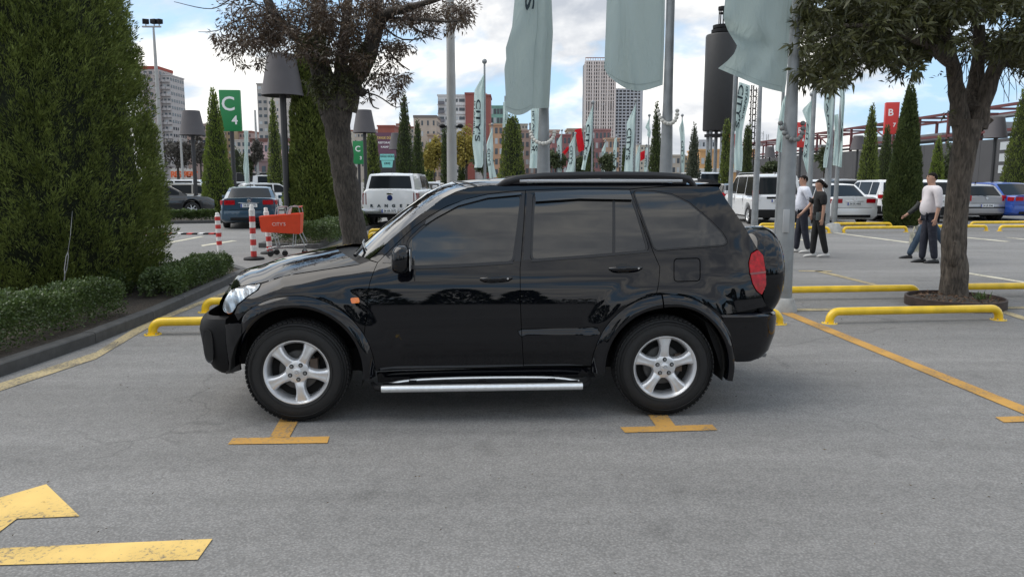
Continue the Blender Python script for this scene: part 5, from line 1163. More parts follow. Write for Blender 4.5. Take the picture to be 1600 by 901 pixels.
# windows and their black surrounds
for nm, g in (('front_window', gl_f), ('rear_window', gl_r), ('quarter_window', gl_q)):
    panel(nm, g, m=M_glass, off=-.006 if nm != 'quarter_window' else -.001, shrink=.004, mirror=True)
    if nm != 'quarter_window': panel('window_seal', offset_poly(g, -.011), [offset_poly(g, .004)], M_trim, off=-.001, shrink=0, flange=.02, step=.05, mirror=True)
    else: panel('window_seal', offset_poly(g, -.005), [offset_poly(g, .003)], M_trim, off=.000, shrink=0, flange=.02, step=.05, mirror=True)
panel('window_divider', UL([(957, 302), (961, 302), (961.5, 395.5), (957, 396)]), m=M_trim, off=-.002, shrink=0)
panel('mirror_sail', UL([(596, 411), (618, 390), (637, 373.5), (634, 395), (638, 413.5)]), m=M_trim, off=.0025, shrink=.003, mirror=True)
panel('belt_moulding', UL([(641, 416.5), (720, 413.5), (802, 409), (802, 411.8), (720, 417), (641, 420.5)]), m=M_trim, off=.005, shrink=0)
panel('belt_moulding', UL([(830, 406), (920, 399.5), (1013, 391.5), (1014, 394), (920, 402.3), (830, 409)]), m=M_trim, off=.005, shrink=0)
# pillar blackout strips beside the door gap
panel('door_pillar_film', UL([(815.5, 303.5), (820, 301), (818, 345), (813.5, 408), (803, 408.7), (810, 350)]), m=M_trim, off=.001, shrink=.001, flange=0)
panel('door_pillar_film', UL([(823, 301), (832.5, 303), (830.5, 350), (828.5, 405.5), (817, 407), (821, 350)]), m=M_trim, off=.001, shrink=.001, flange=0)
# rain visor over the rear window
panel('rain_visor', UL([(835, 300), (905, 296.8), (983, 297.5), (987, 311.5), (905, 310), (837, 314.5)]), m=mat('smoked_acrylic', (.02, .021, .023), .12, coat=1), off=.022, shrink=0, flange=.03)
panel('rain_visor', UL([(666, 343.5), (690, 327.8), (725, 312.5), (762, 304.2), (814, 300.2), (814, 303.8), (762, 308.8), (716, 321), (682, 339.5), (664, 351)]), m=MATS['smoked_acrylic'], off=.014, shrink=0, flange=.02)
panel('tail_lamp', lamp, m=M_red, off=.006, shrink=.001, step=.014, mirror=True)
panel('tail_lamp_divider', UL([(1171.5, 426), (1196, 423), (1196, 426), (1172, 429)]), m=mat('dark_red_lens', (.16, .004, .006), .1, coat=1), off=.009, shrink=0)
# headlamp: clear cover over a silver bowl
hl = rnd_poly(UL([(406.8, 443), (392, 444), (375, 447.5), (359.5, 453), (352, 466), (347.8, 479), (349.5, 487), (361, 490.5), (369, 476.5), (386.6, 462.2), (402.5, 452)]), .022)
def clear_cover():
    m = bpy.data.materials.new('clear_cover'); m.use_nodes = True; t = m.node_tree; t.nodes.clear()
    o = N(t, 'ShaderNodeOutputMaterial'); mx = N(t, 'ShaderNodeMixShader'); tr = N(t, 'ShaderNodeBsdfTransparent'); gl = N(t, 'ShaderNodeBsdfGlossy'); gl.inputs['Roughness'].default_value = .04
    tr.inputs[0].default_value = (.88, .92, .95, 1); fr = N(t, 'ShaderNodeFresnel'); fr.inputs[0].default_value = 1.6
    t.links.new(fr.outputs[0], mx.inputs[0]); t.links.new(tr.outputs[0], mx.inputs[1]); t.links.new(gl.outputs[0], mx.inputs[2]); t.links.new(mx.outputs[0], o.inputs[0])
    return m
M_clear = clear_cover()
panel('headlamp_cover', hl, m=M_clear, off=.004, shrink=.002, mirror=True)
panel('headlamp_bowl', hl, m=mat('lamp_reflector', (.62, .66, .70), .22, .6, noise=(22, .35)), off=-.012, shrink=.001, step=.014, surf=lambda x, z: S(x, z) + .016 * math.sin(x * 34 + z * 16) ** 2, mirror=True)
_hb = onY(359, 486, .2); MB().sphere((_hb[0], .20, _hb[1]), .022).build('indicator_bulb', M_amber, SUV)
panel('side_indicator', rnd_poly(UL([(547.5, 465), (561, 464.3), (562.5, 472.5), (549.5, 473.8)]), .012), m=M_amber, off=.010, shrink=0, flange=.012, step=.01)
# bumpers (side parts, painted)
ri_f = lambda a: .440 if a < 100 else .440 - .055 * sm(100, 185, a)
bp = UL([(351, 506)]) + UL([(372, 504)]) + arc(0, 0, 134, 181, 12, rf=lambda a: ri_f(a) + .012) + UL([(353, 584.5), (350.5, 579), (351.5, 545)])
panel('front_bumper_side', bp, m=M_paint, mirror=True, flange=.03)
rb = UL([(1133, 492.5), (1165, 487), (1198, 480), (1206, 486), (1206, 535), (1196, 545), (1172, 556), (1154, 562)]) + arc(WB, RO2, -6, 34, 8)
# ---- flares
def flare(cx, rin, rout, a_0, a_1, y_out=-.016, n=26, name='wheel_arch_flare'):
    prof = []; V = []; Fc = []
    for side in (0, 1):
        V = []; Fc = []
        for i in range(n + 1):
            a = a_0 + (a_1 - a_0) * i / n; ar = R(a); ri = rin(a); ro = rout(a) if callable(rout) else rout; w = ro - ri
            def pt(r, y): V.append((cx + r * math.cos(ar), y if side == 0 else 2 * W2 - y, WZ + r * math.sin(ar)))
            xo, zo = cx + ro * math.cos(ar), WZ + ro * math.sin(ar); ys = S(xo, zo)
            yo = y_out + .02 * sm(.0, .35, -(xo - cx + .25)) * (cx < 1) + max(0, .26 * (max(0, -.08 - xo) / .60) ** 2.3) * .8
            pt(ro, ys + .012); pt(ro, ys - .010); pt(ro - .008, ys - .016); pt(ro - .35 * w, yo + .012); pt(ro - .7 * w, yo + .001); pt(ri + .006, yo); pt(ri, yo + .006); pt(ri, yo + .03); pt(ri + .004, yo + .10)
        k = 9
        for i in range(n):
            for j in range(k - 1):
                f = (i * k + j, (i + 1) * k + j, (i + 1) * k + j + 1, i * k + j + 1); Fc.append(f)
        mb = MB(); mb.add(V, Fc); mb.build(name, M_paint, SUV, smooth=R(50))
flare(0, ri_f, lambda a: RO1 - (RO1 - ri_f(a) - .02) * sm(128, 152, a), -6, 152, n=32)
ri_r = lambda a: .415 + .02 * sm(80, 40, a) if a < 80 else .415
ri_r = lambda a: .415 + .022 * (1 - sm(60, 100, a))
flare(WB, ri_r, RO2, 94.5, 184)
flare(WB, ri_r, RO2, -12, 93.3)
# ---- front end: plan loft
def plan_loft(name, m, lev, x0, x1, n=16, ex=3.0, parent=SUV, y0f=None, mirrory=True, smooth=R(40)):
    """lev: list of (z, x_side, y_side, x_nose); superellipse from near side round the nose to the far side"""
    V = []; k = 2 * n + 1; Fc = []
    for z, xs, ys, xn in lev:
        for i in range(k):
            a = PI * i / (k - 1); ca, sa = math.cos(a), math.sin(a)
            u = abs(ca) ** (2 / ex) * (1 if ca > 0 else -1); w = abs(sa) ** (2 / ex)
            V.append((xs + (xn - xs) * w, W2 - (W2 - ys) * u, z))
    for i in range(len(lev) - 1):
        for j in range(k - 1): Fc.append((i * k + j, i * k + j + 1, (i + 1) * k + j + 1, (i + 1) * k + j))
    mb = MB(); mb.add(V, Fc); return mb.build(name, m, parent, smooth=smooth)
xb, _ = UP(351, 540)
def ysd(z, x=None): return S(xb if x is None else x, z)
plan_loft('front_bumper', M_black, [(.285, xb + .06, ysd(.3) + .06, -.58), (.295, xb + .02, ysd(.3) + .01, -.635), (.33, xb + .015, ysd(.33) - .006, -.672), (.38, xb + .015, ysd(.4) - .010, -.702), (.47, xb + .015, ysd(.45) - .012, -.735), (.60, xb + .015, ysd(.6) - .012, -.755), (.655, xb + .015, ysd(.64) - .008, -.742), (.685, xb + .015, ysd(.66) + .002, -.722), (.70, xb + .03, ysd(.66) + .05, -.70)], 0, 0, ex=3.4)
# fog lamp pocket on the near corner of the bumper
def pocket():
    V = []
    for k, (dx, dz, ins) in enumerate([(0, 0, 0)]): pass
    mb = MB(); poly = chaikin([(319, 513), (326, 514), (332, 521), (334, 545), (333.5, 566), (326, 567.5), (320.5, 559), (317, 535)], 2, True)
    lo = []; 
    for px, py in poly:
        z = onY(px, py, .22)[1]; lo.append((px, py))
    rings = []
    for s_, d in ((1.0, -.003), (.90, .0), (.82, .035)):
        cxp = sum(p[0] for p in poly) / len(poly); cyp = sum(p[1] for p in poly) / len(poly); ring = []
        for px, py in poly:
            qx = cxp + (px - cxp) * s_; qy = cyp + (py - cyp) * s_
            # intersect with bumper plan curve
            z = .45; best = None
            ys = ysd(.5) - .018; dd = _rot @ ray(qx, qy)
            for i in range(400):
                y = ys + i * .0012; t = (y - _o.y) / dd.y; x = _o.x + dd.x * t
                w = max(0, (x - xb - .015) / (-.755 - xb - .015)); u = (W2 - y) / (W2 - ys)
                if abs(w) ** 3.4 + abs(u) ** 3.4 <= 1: break
            zz = _o.z + dd.z * t
            ring.append((x + d * .45, y + d, zz))
        rings.append(ring)
    n = len(poly); V = sum(rings, []); Fc = []
    for i in range(2):
        for j in range(n): Fc.append((i * n + j, i * n + (j + 1) % n, (i + 1) * n + (j + 1) % n, (i + 1) * n + j))
    mb.add(V, Fc); mb.build('fog_lamp_surround', M_trim, SUV)
    raw('fog_lamp_recess', rings[1], [tuple(range(n))], M_dark, SUV)
try: pocket()
except Exception as ex: print('pocket', ex)
_hx, _hz = UP(362, 470)
g_ = MB()
for i in range(5): g_.box((float(np.interp(.73 + i * .03, [.72, .93], [onY(349, 479, .31)[0], onY(359, 456, .33)[0]])) - .078, W2, .73 + i * .03), (.02, .40, .012))
g_.build('grille', M_black, SUV)
MB().lathe([(0, -.004), (.05, -.004), (.055, 0), (.05, .004), (0, .004)], 20, 'x', (onY(353, 466, .31)[0] - .100, W2, .80)).build('badge', M_chrome, SUV)
# ---- hood
HREAR = []
def hood():
    nu, nv = 30, 28; V = []; near = UL([(360, 452), (375, 446.8), (392, 443.4), (407, 442.0), (444, 430), (502, 421.2), (562, 412.6)])
    near = chaikin(near, 3); nx = [p[0] for p in near]; nz = [p[1] for p in near]; x0, x1 = nx[0], nx[-1]; front = []; xhc = onY(527, 399, .86)[0]
    for j in range(nv + 1):
        s = -1 + 2 * j / nv; a = abs(s)
        xf = x0 - .15 * (1 - a ** 1.3); xr = x1 + (xhc - x1) * (1 - a ** 1.7)
        for i in range(nu + 1):
            t = (i / nu) ** 1.25; x = xf + (xr - xf) * t
            xe = x0 + (x1 - x0) * t; ze = float(np.interp(xe, nx, nz)); ye = S(xe, ze) + .004
            z = ze + (.028 + .035 * t ** .6) * (1 - a ** 2.6) - .018 * (1 - min(1, t / .06)) ** 2
            v = (x, W2 + (W2 - ye) * s, z); V.append(v)
            if i == 0: front.append(v)
            if i == nu: HREAR.append(v)
    k = nu + 1; Fc = [(j * k + i, j * k + i + 1, (j + 1) * k + i + 1, (j + 1) * k + i) for j in range(nv) for i in range(nu)]
    mb = MB(); mb.add(V, Fc); mb.build('hood', M_paint, SUV, smooth=R(60))
    le = [onY(359, 456, .33), onY(353, 466, .32), onY(349, 479, .31), onY(351, 492, .30)]; rows = [[(x, y, z - .006) for x, y, z in front]]
    for x, z in le:
        yy = S(max(x, -.70), z) + .012; rows.append([(x - .11 * (1 - abs(-1 + 2 * j / nv) ** 1.35), W2 + (W2 - yy) * (-1 + 2 * j / nv), z) for j in range(nv + 1)])
    n = nv + 1; mb = MB(); mb.add(sum(rows, []), [(i * n + j, i * n + j + 1, (i + 1) * n + j + 1, (i + 1) * n + j) for i in range(len(rows) - 1) for j in range(nv)])
    mb.build('front_panel', M_paint, SUV, smooth=R(50))
hood()
# ---- windscreen and roof
wl = UL([(577, 405.0), (612, 372.5), (650, 340.5), (690, 310.5), (712, 299.5), (731, 293.6)])
def screen():
    nv = 22; V = []; k = len(wl)
    for i, (x, z) in enumerate(wl):
        ye = S(x, z) + .004; t = i / (k - 1)
        for j in range(nv + 1):
            s = -1 + 2 * j / nv; a = abs(s)
            V.append((x - (.17 - .05 * t) * (1 - a ** 2.2), W2 + s * (W2 - ye), z + (.012 + .03 * t) * (1 - a ** 2.2)))
    n = nv + 1; Fc = [(i * n + j, i * n + j + 1, (i + 1) * n + j + 1, (i + 1) * n + j) for i in range(k - 1) for j in range(nv)]
    mb = MB(); mb.add(V, Fc); mb.build('windscreen', M_glass, SUV, smooth=R(60))
    return V[-n:]
screen()
def roof():
    nv = 22; V = []; e = UL([(731, 293.4), (755, 290.2), (776.5, 288.8), (815, 286.8), (848, 285.8), (900, 284.8), (960, 284.3), (1020, 284.8), (1060, 286.3), (1087, 289.5), (1105, 291), (1120, 292.5)]); k = len(e)
    for i, (x, z) in enumerate(e):
        ye = S(x, z) + .003; t = i / (k - 1)
        for j in range(nv + 1):
            s = -1 + 2 * j / nv; a = abs(s); fx = -.12 * (1 - a ** 2.2) * max(0, 1 - t * 3) + .06 * (1 - a ** 2.2) * max(0, t * 3 - 2)
            V.append((x + fx, W2 + s * (W2 - ye), z + .042 * (1 - a ** 2.8)))
    n = nv + 1; Fc = [(i * n + j, i * n + j + 1, (i + 1) * n + j + 1, (i + 1) * n + j) for i in range(k - 1) for j in range(nv)]
    mb = MB(); mb.add(V, Fc); mb.build('roof', M_paint, SUV, smooth=R(60)); return e
re_ = roof()
# roof rails
for side in (0, 1):
    yy = lambda y: y if side == 0 else 2 * W2 - y
    rp = [(774, 289.3), (790, 281.5), (808, 276.8), (848, 272.3), (900, 270.8), (960, 270.2), (1020, 271), (1060, 273.3), (1076, 277), (1088, 289)]
    pts = []
    for px, py in rp:
        x, z = onY(px, py + 3.2, .325); pts.append((x, yy(.325), z))
    MB().tube(pts, [.012] + [.026] * 8 + [.012], 10, flat=(.75, 1.0)).build('roof_rail', M_trim, SUV)
    low = MB(); a = onY(812, 282.6, .315); b = onY(1066, 282.6, .315)
    low.tube([(a[0], yy(.315), a[1]), (b[0], yy(.315), b[1])], .012, 8, flat=(.8, 1.1)); low.build('roof_rail_base', mat('glint_silver', (.5, .51, .53), .2, .7), SUV)  # added silver tube stands in for sky reflected along the roof edge
    for px in (812, 1062):
        x, z = onY(px, 282, .325); MB().box((x, yy(.33), z), (.10, .03, .05)).build('roof_rail_foot', M_trim, SUV, bevel=.006)
# ---- rear end
def rear():
    edge = UL([(1118, 292.5), (1124, 294), (1139, 318), (1162.5, 352), (1184, 389.5), (1193, 398), (1197.5, 422), (1198, 444), (1193, 462), (1197, 478)])
    nv = 20; V = []; k = len(edge)
    for i, (x, z) in enumerate(edge):
        ye = S(x, z) + .006
        for j in range(nv + 1):
            s = -1 + 2 * j / nv; a = abs(s); V.append((x + .055 * (1 - a ** 2.6), W2 + s * (W2 - ye), z + (.03 if i < 2 else 0) * (1 - a ** 2)))
    n = nv + 1; Fc = [(i * n + j, i * n + j + 1, (i + 1) * n + j + 1, (i + 1) * n + j) for i in range(k - 1) for j in range(nv)]
    mb = MB(); mb.add(V, Fc); mb.build('tailgate', M_paint, SUV, smooth=R(45))
    g = MB(); e2 = [edge[2], edge[3], edge[4]]; V = []
    for i, (x, z) in enumerate(e2):
        ye = S(x, z) + .10
        for j in range(nv + 1):
            s = -1 + 2 * j / nv; a = abs(s * .86); V.append((x + .003 + .055 * (1 - a ** 2.6) + .006, W2 + s * (W2 - ye), z))
    Fc = [(i * n + j, i * n + j + 1, (i + 1) * n + j + 1, (i + 1) * n + j) for i in range(2) for j in range(nv)]
    g.add(V, Fc); g.build('rear_screen', M_glass, SUV, smooth=R(45))
    return edge
rear()
xr0 = UP(1154, 540)[0]
xq = UP(1136, 515)[0]
plan_loft('rear_bumper', M_paint, [(.355, xq + .10, .10, 3.20), (.38, xq + .04, S(3, .4) - .002, 3.28), (.43, xq + .01, S(3, .42) - .015, 3.33), (.54, xq, S(3, .52) - .020, 3.365), (.645, xq - .02, S(3, .6) - .018, 3.375), (.688, xq - .04, S(2.9, .65) - .014, 3.36), (.702, xq - .05, S(2.9, .66) + .0, 3.34), (.708, xq - .03, S(3, .66) + .06, 3.25)], 0, 0, ex=4.6)
ex_ = onY(1192, 551, .25); MB().tube([(3.05, .25, ex_[1]), (3.28, .25, ex_[1])], .03, 10).build('tail_pipe', M_steel, SUV)
# spoiler lip
sp = MB(); a = UP(1087, 288.5); b = UP(1124, 290)
sp.add([(a[0], .33, a[1]), (b[0] + .02, .34, b[1] + .01), (b[0] + .10, W2, b[1] + .045), (a[0] + .03, W2, a[1] + .05), (b[0] + .02, 2 * W2 - .34, b[1] + .01), (a[0], 2 * W2 - .33, a[1]),
        (b[0] + .0, .34, b[1] - .02), (b[0] + .07, W2, b[1] + .01), (b[0] + .0, 2 * W2 - .34, b[1] - .02)], [(0, 1, 2, 3), (3, 2, 4, 5), (1, 6, 7, 2), (2, 7, 8, 4)])
sp.build('roof_spoiler', M_paint, SUV, smooth=R(60))
# spare wheel in a hard cover
sw = MB(); xc = 3.32; zc = .90
sw.lathe([(.05, -.02), (.33, -.02), (.352, .01), (.358, .06), (.358, .13), (.345, .18), (.31, .212), (.18, .23), (0.0, .235)], 40, 'x', (xc, W2 + .02, zc)); sw.build('spare_wheel_cover', M_paint, SUV, smooth=R(50))
# sills, floor, inner shell
sill = UL([(588, 583), (700, 579), (818, 575), (924, 574), (932, 590), (800, 592.5), (700, 595), (590, 598)])
panel('sill', sill, m=M_paint, off=-.012, mirror=True, flange=.03)
fl = MB(); fl.box((1.35, W2, .36), (3.3, 1.10, .16)); fl.box((1.25, W2, .42), (1.5, 1.50, .18)); fl.box((-.45, W2, .45), (.12, 1.2, .2)); fl.box((3.05, W2, .45), (.30, 1.4, .18)); fl.build('underbody', M_dark, SUV)
# wheel housings
for cx, r in ((0, .425), (WB, .405)):
    for ys in (0, 1):
        V = []; n = 18; Fc = []
        for i in range(n + 1):
            a = R(-14 + 192 * i / n)
            for y in (.02, .40): V.append((cx + (r + .012) * math.cos(a), y if ys == 0 else 2 * W2 - y, WZ + (r + .012) * math.sin(a)))
        for i in range(n): Fc.append((2 * i, 2 * i + 1, 2 * i + 3, 2 * i + 2))
        V.append((cx, .40 if ys == 0 else 2 * W2 - .40, WZ)); c = len(V) - 1
        for i in range(n): Fc.append((2 * i + 1, c, 2 * i + 3))
        raw('wheel_housing', V, Fc, M_dark, SUV)
# a dark inner shell behind every gap
def shell():
    out = cant_top + UL([(1122, 293), (1139, 318), (1162, 352), (1183, 388), (1188, 420), (1186, 460), (1186, 486), (1150, 500)]) + arc(WB, .49, 20, 175, 14) + UL([(912, 566), (800, 568), (605, 574)]) + arc(0, .50, 2, 130, 14) + UL([(384, 499), (372, 494), (376, 480), (392, 466), (412, 455), (444, 443), (502, 434), (560, 424)])
    panel('inner_shell', out, m=M_dark, off=-.026, shrink=.006, flange=0, step=.08, mirror=True)
shell()
# mud flap
x, z = UP(1124, 520); mf = MB(); mf.add([(onY(a, b, .07)[0], .07, onY(a, b, .07)[1]) for a, b in ((1100, 500), (1113, 508), (1126, 530), (1136, 562), (1134, 594), (1127, 578), (1118, 548))], [tuple(range(7))])
mf.add([(onY(a, b, .25)[0], .25, onY(a, b, .25)[1]) for a, b in ((1100, 500), (1113, 508), (1126, 530), (1136, 562), (1134, 594), (1127, 578), (1118, 548))], [tuple(range(7))]); mf.build('mud_flap', M_black, SUV)
# door handles
def handle(x0, y0, x1, y1):
    a = UP(x0, y0); b = UP(x1, y1); c = (a[0] + b[0]) / 2, (a[1] + b[1]) / 2; s = S(*c)
    k = MB(); cup = chaikin([(c[0] - .095, c[1] - .004), (c[0] - .055, c[1] + .030), (c[0] + .015, c[1] + .032), (c[0] + .045, c[1] + .003), (c[0] + .02, c[1] - .030), (c[0] - .05, c[1] - .033)], 2, True)
    panel('handle_recess', cup, m=mat('recess_black', (.0012, .0012, .0015), .35), off=.0012, shrink=0, flange=0, step=.02)
    pts = []
    L = b[0] - a[0]
    for i in range(9):
        t = i / 8; xx = a[0] + L * t; zz = a[1] + (b[1] - a[1]) * t; out_ = .034 * math.sin(PI * min(1, max(0, t))) ** .35
        pts.append((xx, S(xx, zz) - .002 - out_, zz))
    MB().tube(pts, [.010, .014, .016, .016, .016, .016, .016, .015, .010], 10, flat=(.6, 1.0)).build('door_handle', M_paint, SUV)
    MB().lathe([(0, -.003), (.007, -.003), (.007, .01)], 10, 'y', (b[0] - .03, S(*b) - .036, b[1])).build('key_lock', M_chrome, SUV)
handle(750.5, 436, 800, 434); handle(952, 420, 1003, 418)
# door mirror
def mirror():
    c = onY(626.5, 405, -.07); V = []; nu, nv = 18, 12
    mb = MB(); b0 = len(mb.v)
    for i in range(nv + 1):
        ph = -PI / 2 + PI * i / nv
        for j in range(nu):
            th = 2 * PI * j / nu; cx_, sx_ = math.cos(th), math.sin(th); e = .62
            X = abs(cx_) ** e * math.copysign(1, cx_) * abs(math.cos(ph)) ** e; Y = abs(sx_) ** e * math.copysign(1, sx_) * abs(math.cos(ph)) ** e; Z = abs(math.sin(ph)) ** .75 * math.copysign(1, math.sin(ph))
            mb.v.append((c[0] + X * .060 * (1 if X > 0 else 1.0) + .008 * Z, -.055 + Y * .105, c[1] + Z * .092))
    for i in range(nv):
        for j in range(nu): mb.f.append((b0 + i * nu + j, b0 + i * nu + (j + 1) % nu, b0 + (i + 1) * nu + (j + 1) % nu, b0 + (i + 1) * nu + j)); mb.mi.append(0)
    o = mb.build('door_mirror', M_paint, SUV, smooth=R(60))
    st = MB(); st.tube([(c[0] + .01, .03, c[1] - .07), (c[0] + .015, .13, c[1] - .085)], .028, 8, flat=(1.3, .8)); st.build('mirror_arm', M_trim, SUV)
    MB().box((c[0] + .062, -.055, c[1]), (.006, .17, .14)).build('mirror_glass', M_chrome, SUV, bevel=.002)
    # far-side mirror
    far = o.copy(); COL.objects.link(far); far.scale = (1, -1, 1); far.location = (0, 2 * W2, 0)
mirror()
# running board
def board():
    z0 = onY(700, 606, -.03)[1]; xa = onY(596, 610, -.03)[0]; xb_ = onY(910, 604, -.03)[0]
    MB().tube([(xa, -.028, z0), (xb_, -.028, z0)], .026, 16, flat=(1.0, .95)).build('step_tube', M_alum, SUV, smooth=R(40))
    k = MB(); k.box(((xa + xb_) / 2, .03, z0 + .004), (xb_ - xa - .01, .09, .022)); 
    for i in range(3): k.box(((xa + xb_) / 2, .008 + i * .02, z0 + .018), (xb_ - xa - .04, .006, .006))
    k.build('step_tread', M_black, SUV)
    pts = [(xa + .02, .06, z0 + .004), (xa + .16, .072, z0 + .030), (xa + .45, .075, z0 + .040), (xb_ - .45, .075, z0 + .040), (xb_ - .16, .072, z0 + .034), (xb_ - .01, .06, z0 + .010)]
    MB().tube(chaikin(pts, 2), .011, 8).build('step_trim', M_alum, SUV)
    for x, sg in ((xa, -1), (xb_, 1)):
        q = MB(); q.tube([(x, -.024, z0), (x + sg * .035, .0, z0), (x + sg * .07, .06, z0 + .02)], [.022, .020, .012], 10); q.build('step_end', M_black, SUV)
    for t in (.15, .5, .85):
        MB().box((xa + (xb_ - xa) * t, .12, z0 + .02), (.05, .16, .03)).build('step_bracket', M_black, SUV)
board()
# wipers and cowl
def cowl():
    x, z = wl[0]; ye = S(x, z); n = len(HREAR); A = []; B = []; Cc = []
    for j, (hx_, hy, hz) in enumerate(HREAR):
        s = -1 + 2 * j / (n - 1); a = abs(s); w = (x - .17 * (1 - a ** 2.2), W2 + s * (W2 - ye - .004), z + .012 * (1 - a ** 2.2))
        A.append((hx_ - .01, hy, hz - .022)); B.append(((hx_ + w[0]) / 2, hy, (hz + w[2]) / 2 - .035)); Cc.append((w[0] + .01, w[1], w[2] + .004))
    MB().add(A + B + Cc, [(i * n + j, i * n + j + 1, (i + 1) * n + j + 1, (i + 1) * n + j) for i in range(2) for j in range(n - 1)]).build('scuttle_panel', M_black, SUV, smooth=R(40))
    for y0, sg in ((.36, 1), (.98, 1)):
        zc = z + .02; w = MB(); w.tube([(x - .12, y0, zc - .01), (x - .085, y0 + .06, zc + .03), (x - .10, y0 + .30, zc + .045), (x - .11, y0 + .40, zc + .05)], [.014, .011, .008, .006], 7); w.build('wiper_arm', M_trim, SUV)
        w = MB(); w.tube([(x - .055, y0 + .05, zc + .035), (x - .11, y0 + .35, zc + .055), (x - .13, y0 + .58, zc + .055)], .006, 6); w.build('wiper_blade', M_steel, SUV)
cowl()
# ---- wheels
def spoke_wheel():
    parts = {}
    R_t, R_r, Wd = .345, .212, .225
    t = MB(); prof = [(.205, .03), (.215, .012), (.235, .004), (.262, .0), (.29, .004), (.312, .012), (.326, .022), (.338, .036), (.3445, .052), (.345, Wd / 2), (.3445, Wd - .052), (.326, Wd - .022), (.29, Wd - .004), (.235, Wd - .004), (.205, Wd - .03)]
    t.lathe(prof, 72, 'y'); parts['tyre'] = t
    # tread lugs and sidewall rings
    g = MB()
    for row in range(5):
        y = .036 + row * .038
        for i in range(64):
            a = 2 * PI * (i + (.5 if row % 2 else 0)) / 64; rr = .3455 if 0 < row < 4 else .3395
            M_ = Matrix.Rotation(-a, 4, 'Y'); g.box((rr - .001, y, 0), (.008, .032, .025), M=M_)
    parts['tread'] = g
    sdw = MB()
    for r0 in (.236, .300, .318):
        sdw.lathe([(r0 - .0022, .004), (r0, -.0012 if r0 < .31 else .010), (r0 + .0022, .004)], 72, 'y')
    parts['sidewall_ring'] = sdw
    rim = MB()
    rim.lathe([(.2185, .022), (.2205, .012), (.2185, .008), (.213, .008), (.209, .014), (.203, .024), (.197, .034), (.192, .060), (.188, .15), (.20, .20)], 72, 'y'); parts['rim'] = rim
    # spokes
    sp = MB()
    for k in range(5):
        a = 2 * PI * k / 5 + PI / 2
        nr, nw = 14, 10; V = []; 
        for i in range(nr + 1):
            r = .045 + (.200 - .045) * i / nr
            w = .0335 if r < .08 else .0335
            w = .030 + .030 * sm(.105, .045, -r + .15 if False else 0)
            # half width: flares at hub and at rim, waist at r=.115
            q = (r - .118) / .082; w = .036 + .027 * abs(q) ** 2.0
            if r < .07: w = max(w, .05)
            yc = .030 - .012 * math.exp(-((r - .15) / .05) ** 2) + .012 * sm(.09, .045, 0)
            yc = .020 + .014 * (1 - sm(.05, .12, r)) + .004 * sm(.15, .2, r)
            for j in range(nw + 1):
                s = -1 + 2 * j / nw; wing = abs(s) ** 5; d = .006 * (1 - abs(s)) * 1.0
                groove = .004 * math.exp(-(s / .25) ** 2) * sm(.09, .13, r)
                yy_ = yc + .040 * wing + groove
                ww = w * (s if abs(s) < .8 else math.copysign(.8 + (abs(s) - .8) * .8, s))
                px_ = r * math.cos(a) - ww * math.sin(a); pz_ = r * math.sin(a) + ww * math.cos(a)
                V.append((px_, yy_, pz_))
        n = nw + 1
        sp.add(V, [(i * n + j, i * n + j + 1, (i + 1) * n + j + 1, (i + 1) * n + j) for i in range(nr) for j in range(nw)])
    sp.lathe([(.0, .024), (.034, .024), (.036, .027), (.066, .028), (.078, .034), (.083, .065)], 50, 'y')
    parts['spokes'] = sp
    cap = MB(); cap.lathe([(0, .014), (.022, .015), (.028, .018), (.030, .034)], 24, 'y'); parts['hub_cap'] = cap
    em = MB()
    for (rx, rz) in ((.017, .011), (.006, .011), (.012, .005)):
        em.tube([(rx * math.cos(2 * PI * i / 20), .0135, rz * math.sin(2 * PI * i / 20) + (.003 if rx == .012 else 0)) for i in range(21)], .0012, 5, caps=False)
    parts['emblem'] = em
    nut = MB(); nut.lathe([(.0, .020), (.0075, .020), (.009, .023), (.009, .036)], 6, 'y'); parts['nut'] = nut
    hole = MB(); hole.lathe([(.0, .0255), (.0140, .0255), (.0155, .0285)], 14, 'y'); parts['hole'] = hole
    dk = MB(); dk.lathe([(.0, .09), (.13, .09), (.135, .095), (.135, .105)], 40, 'y'); parts['brake_disc'] = dk
    bk = MB(); bk.lathe([(.0, .12), (.19, .12)], 40, 'y'); parts['back'] = bk
    cal = MB(); cal.box((.105, .085, .02), (.05, .05, .12)); parts['caliper'] = cal
    return parts
wp = spoke_wheel()
wmesh = {}
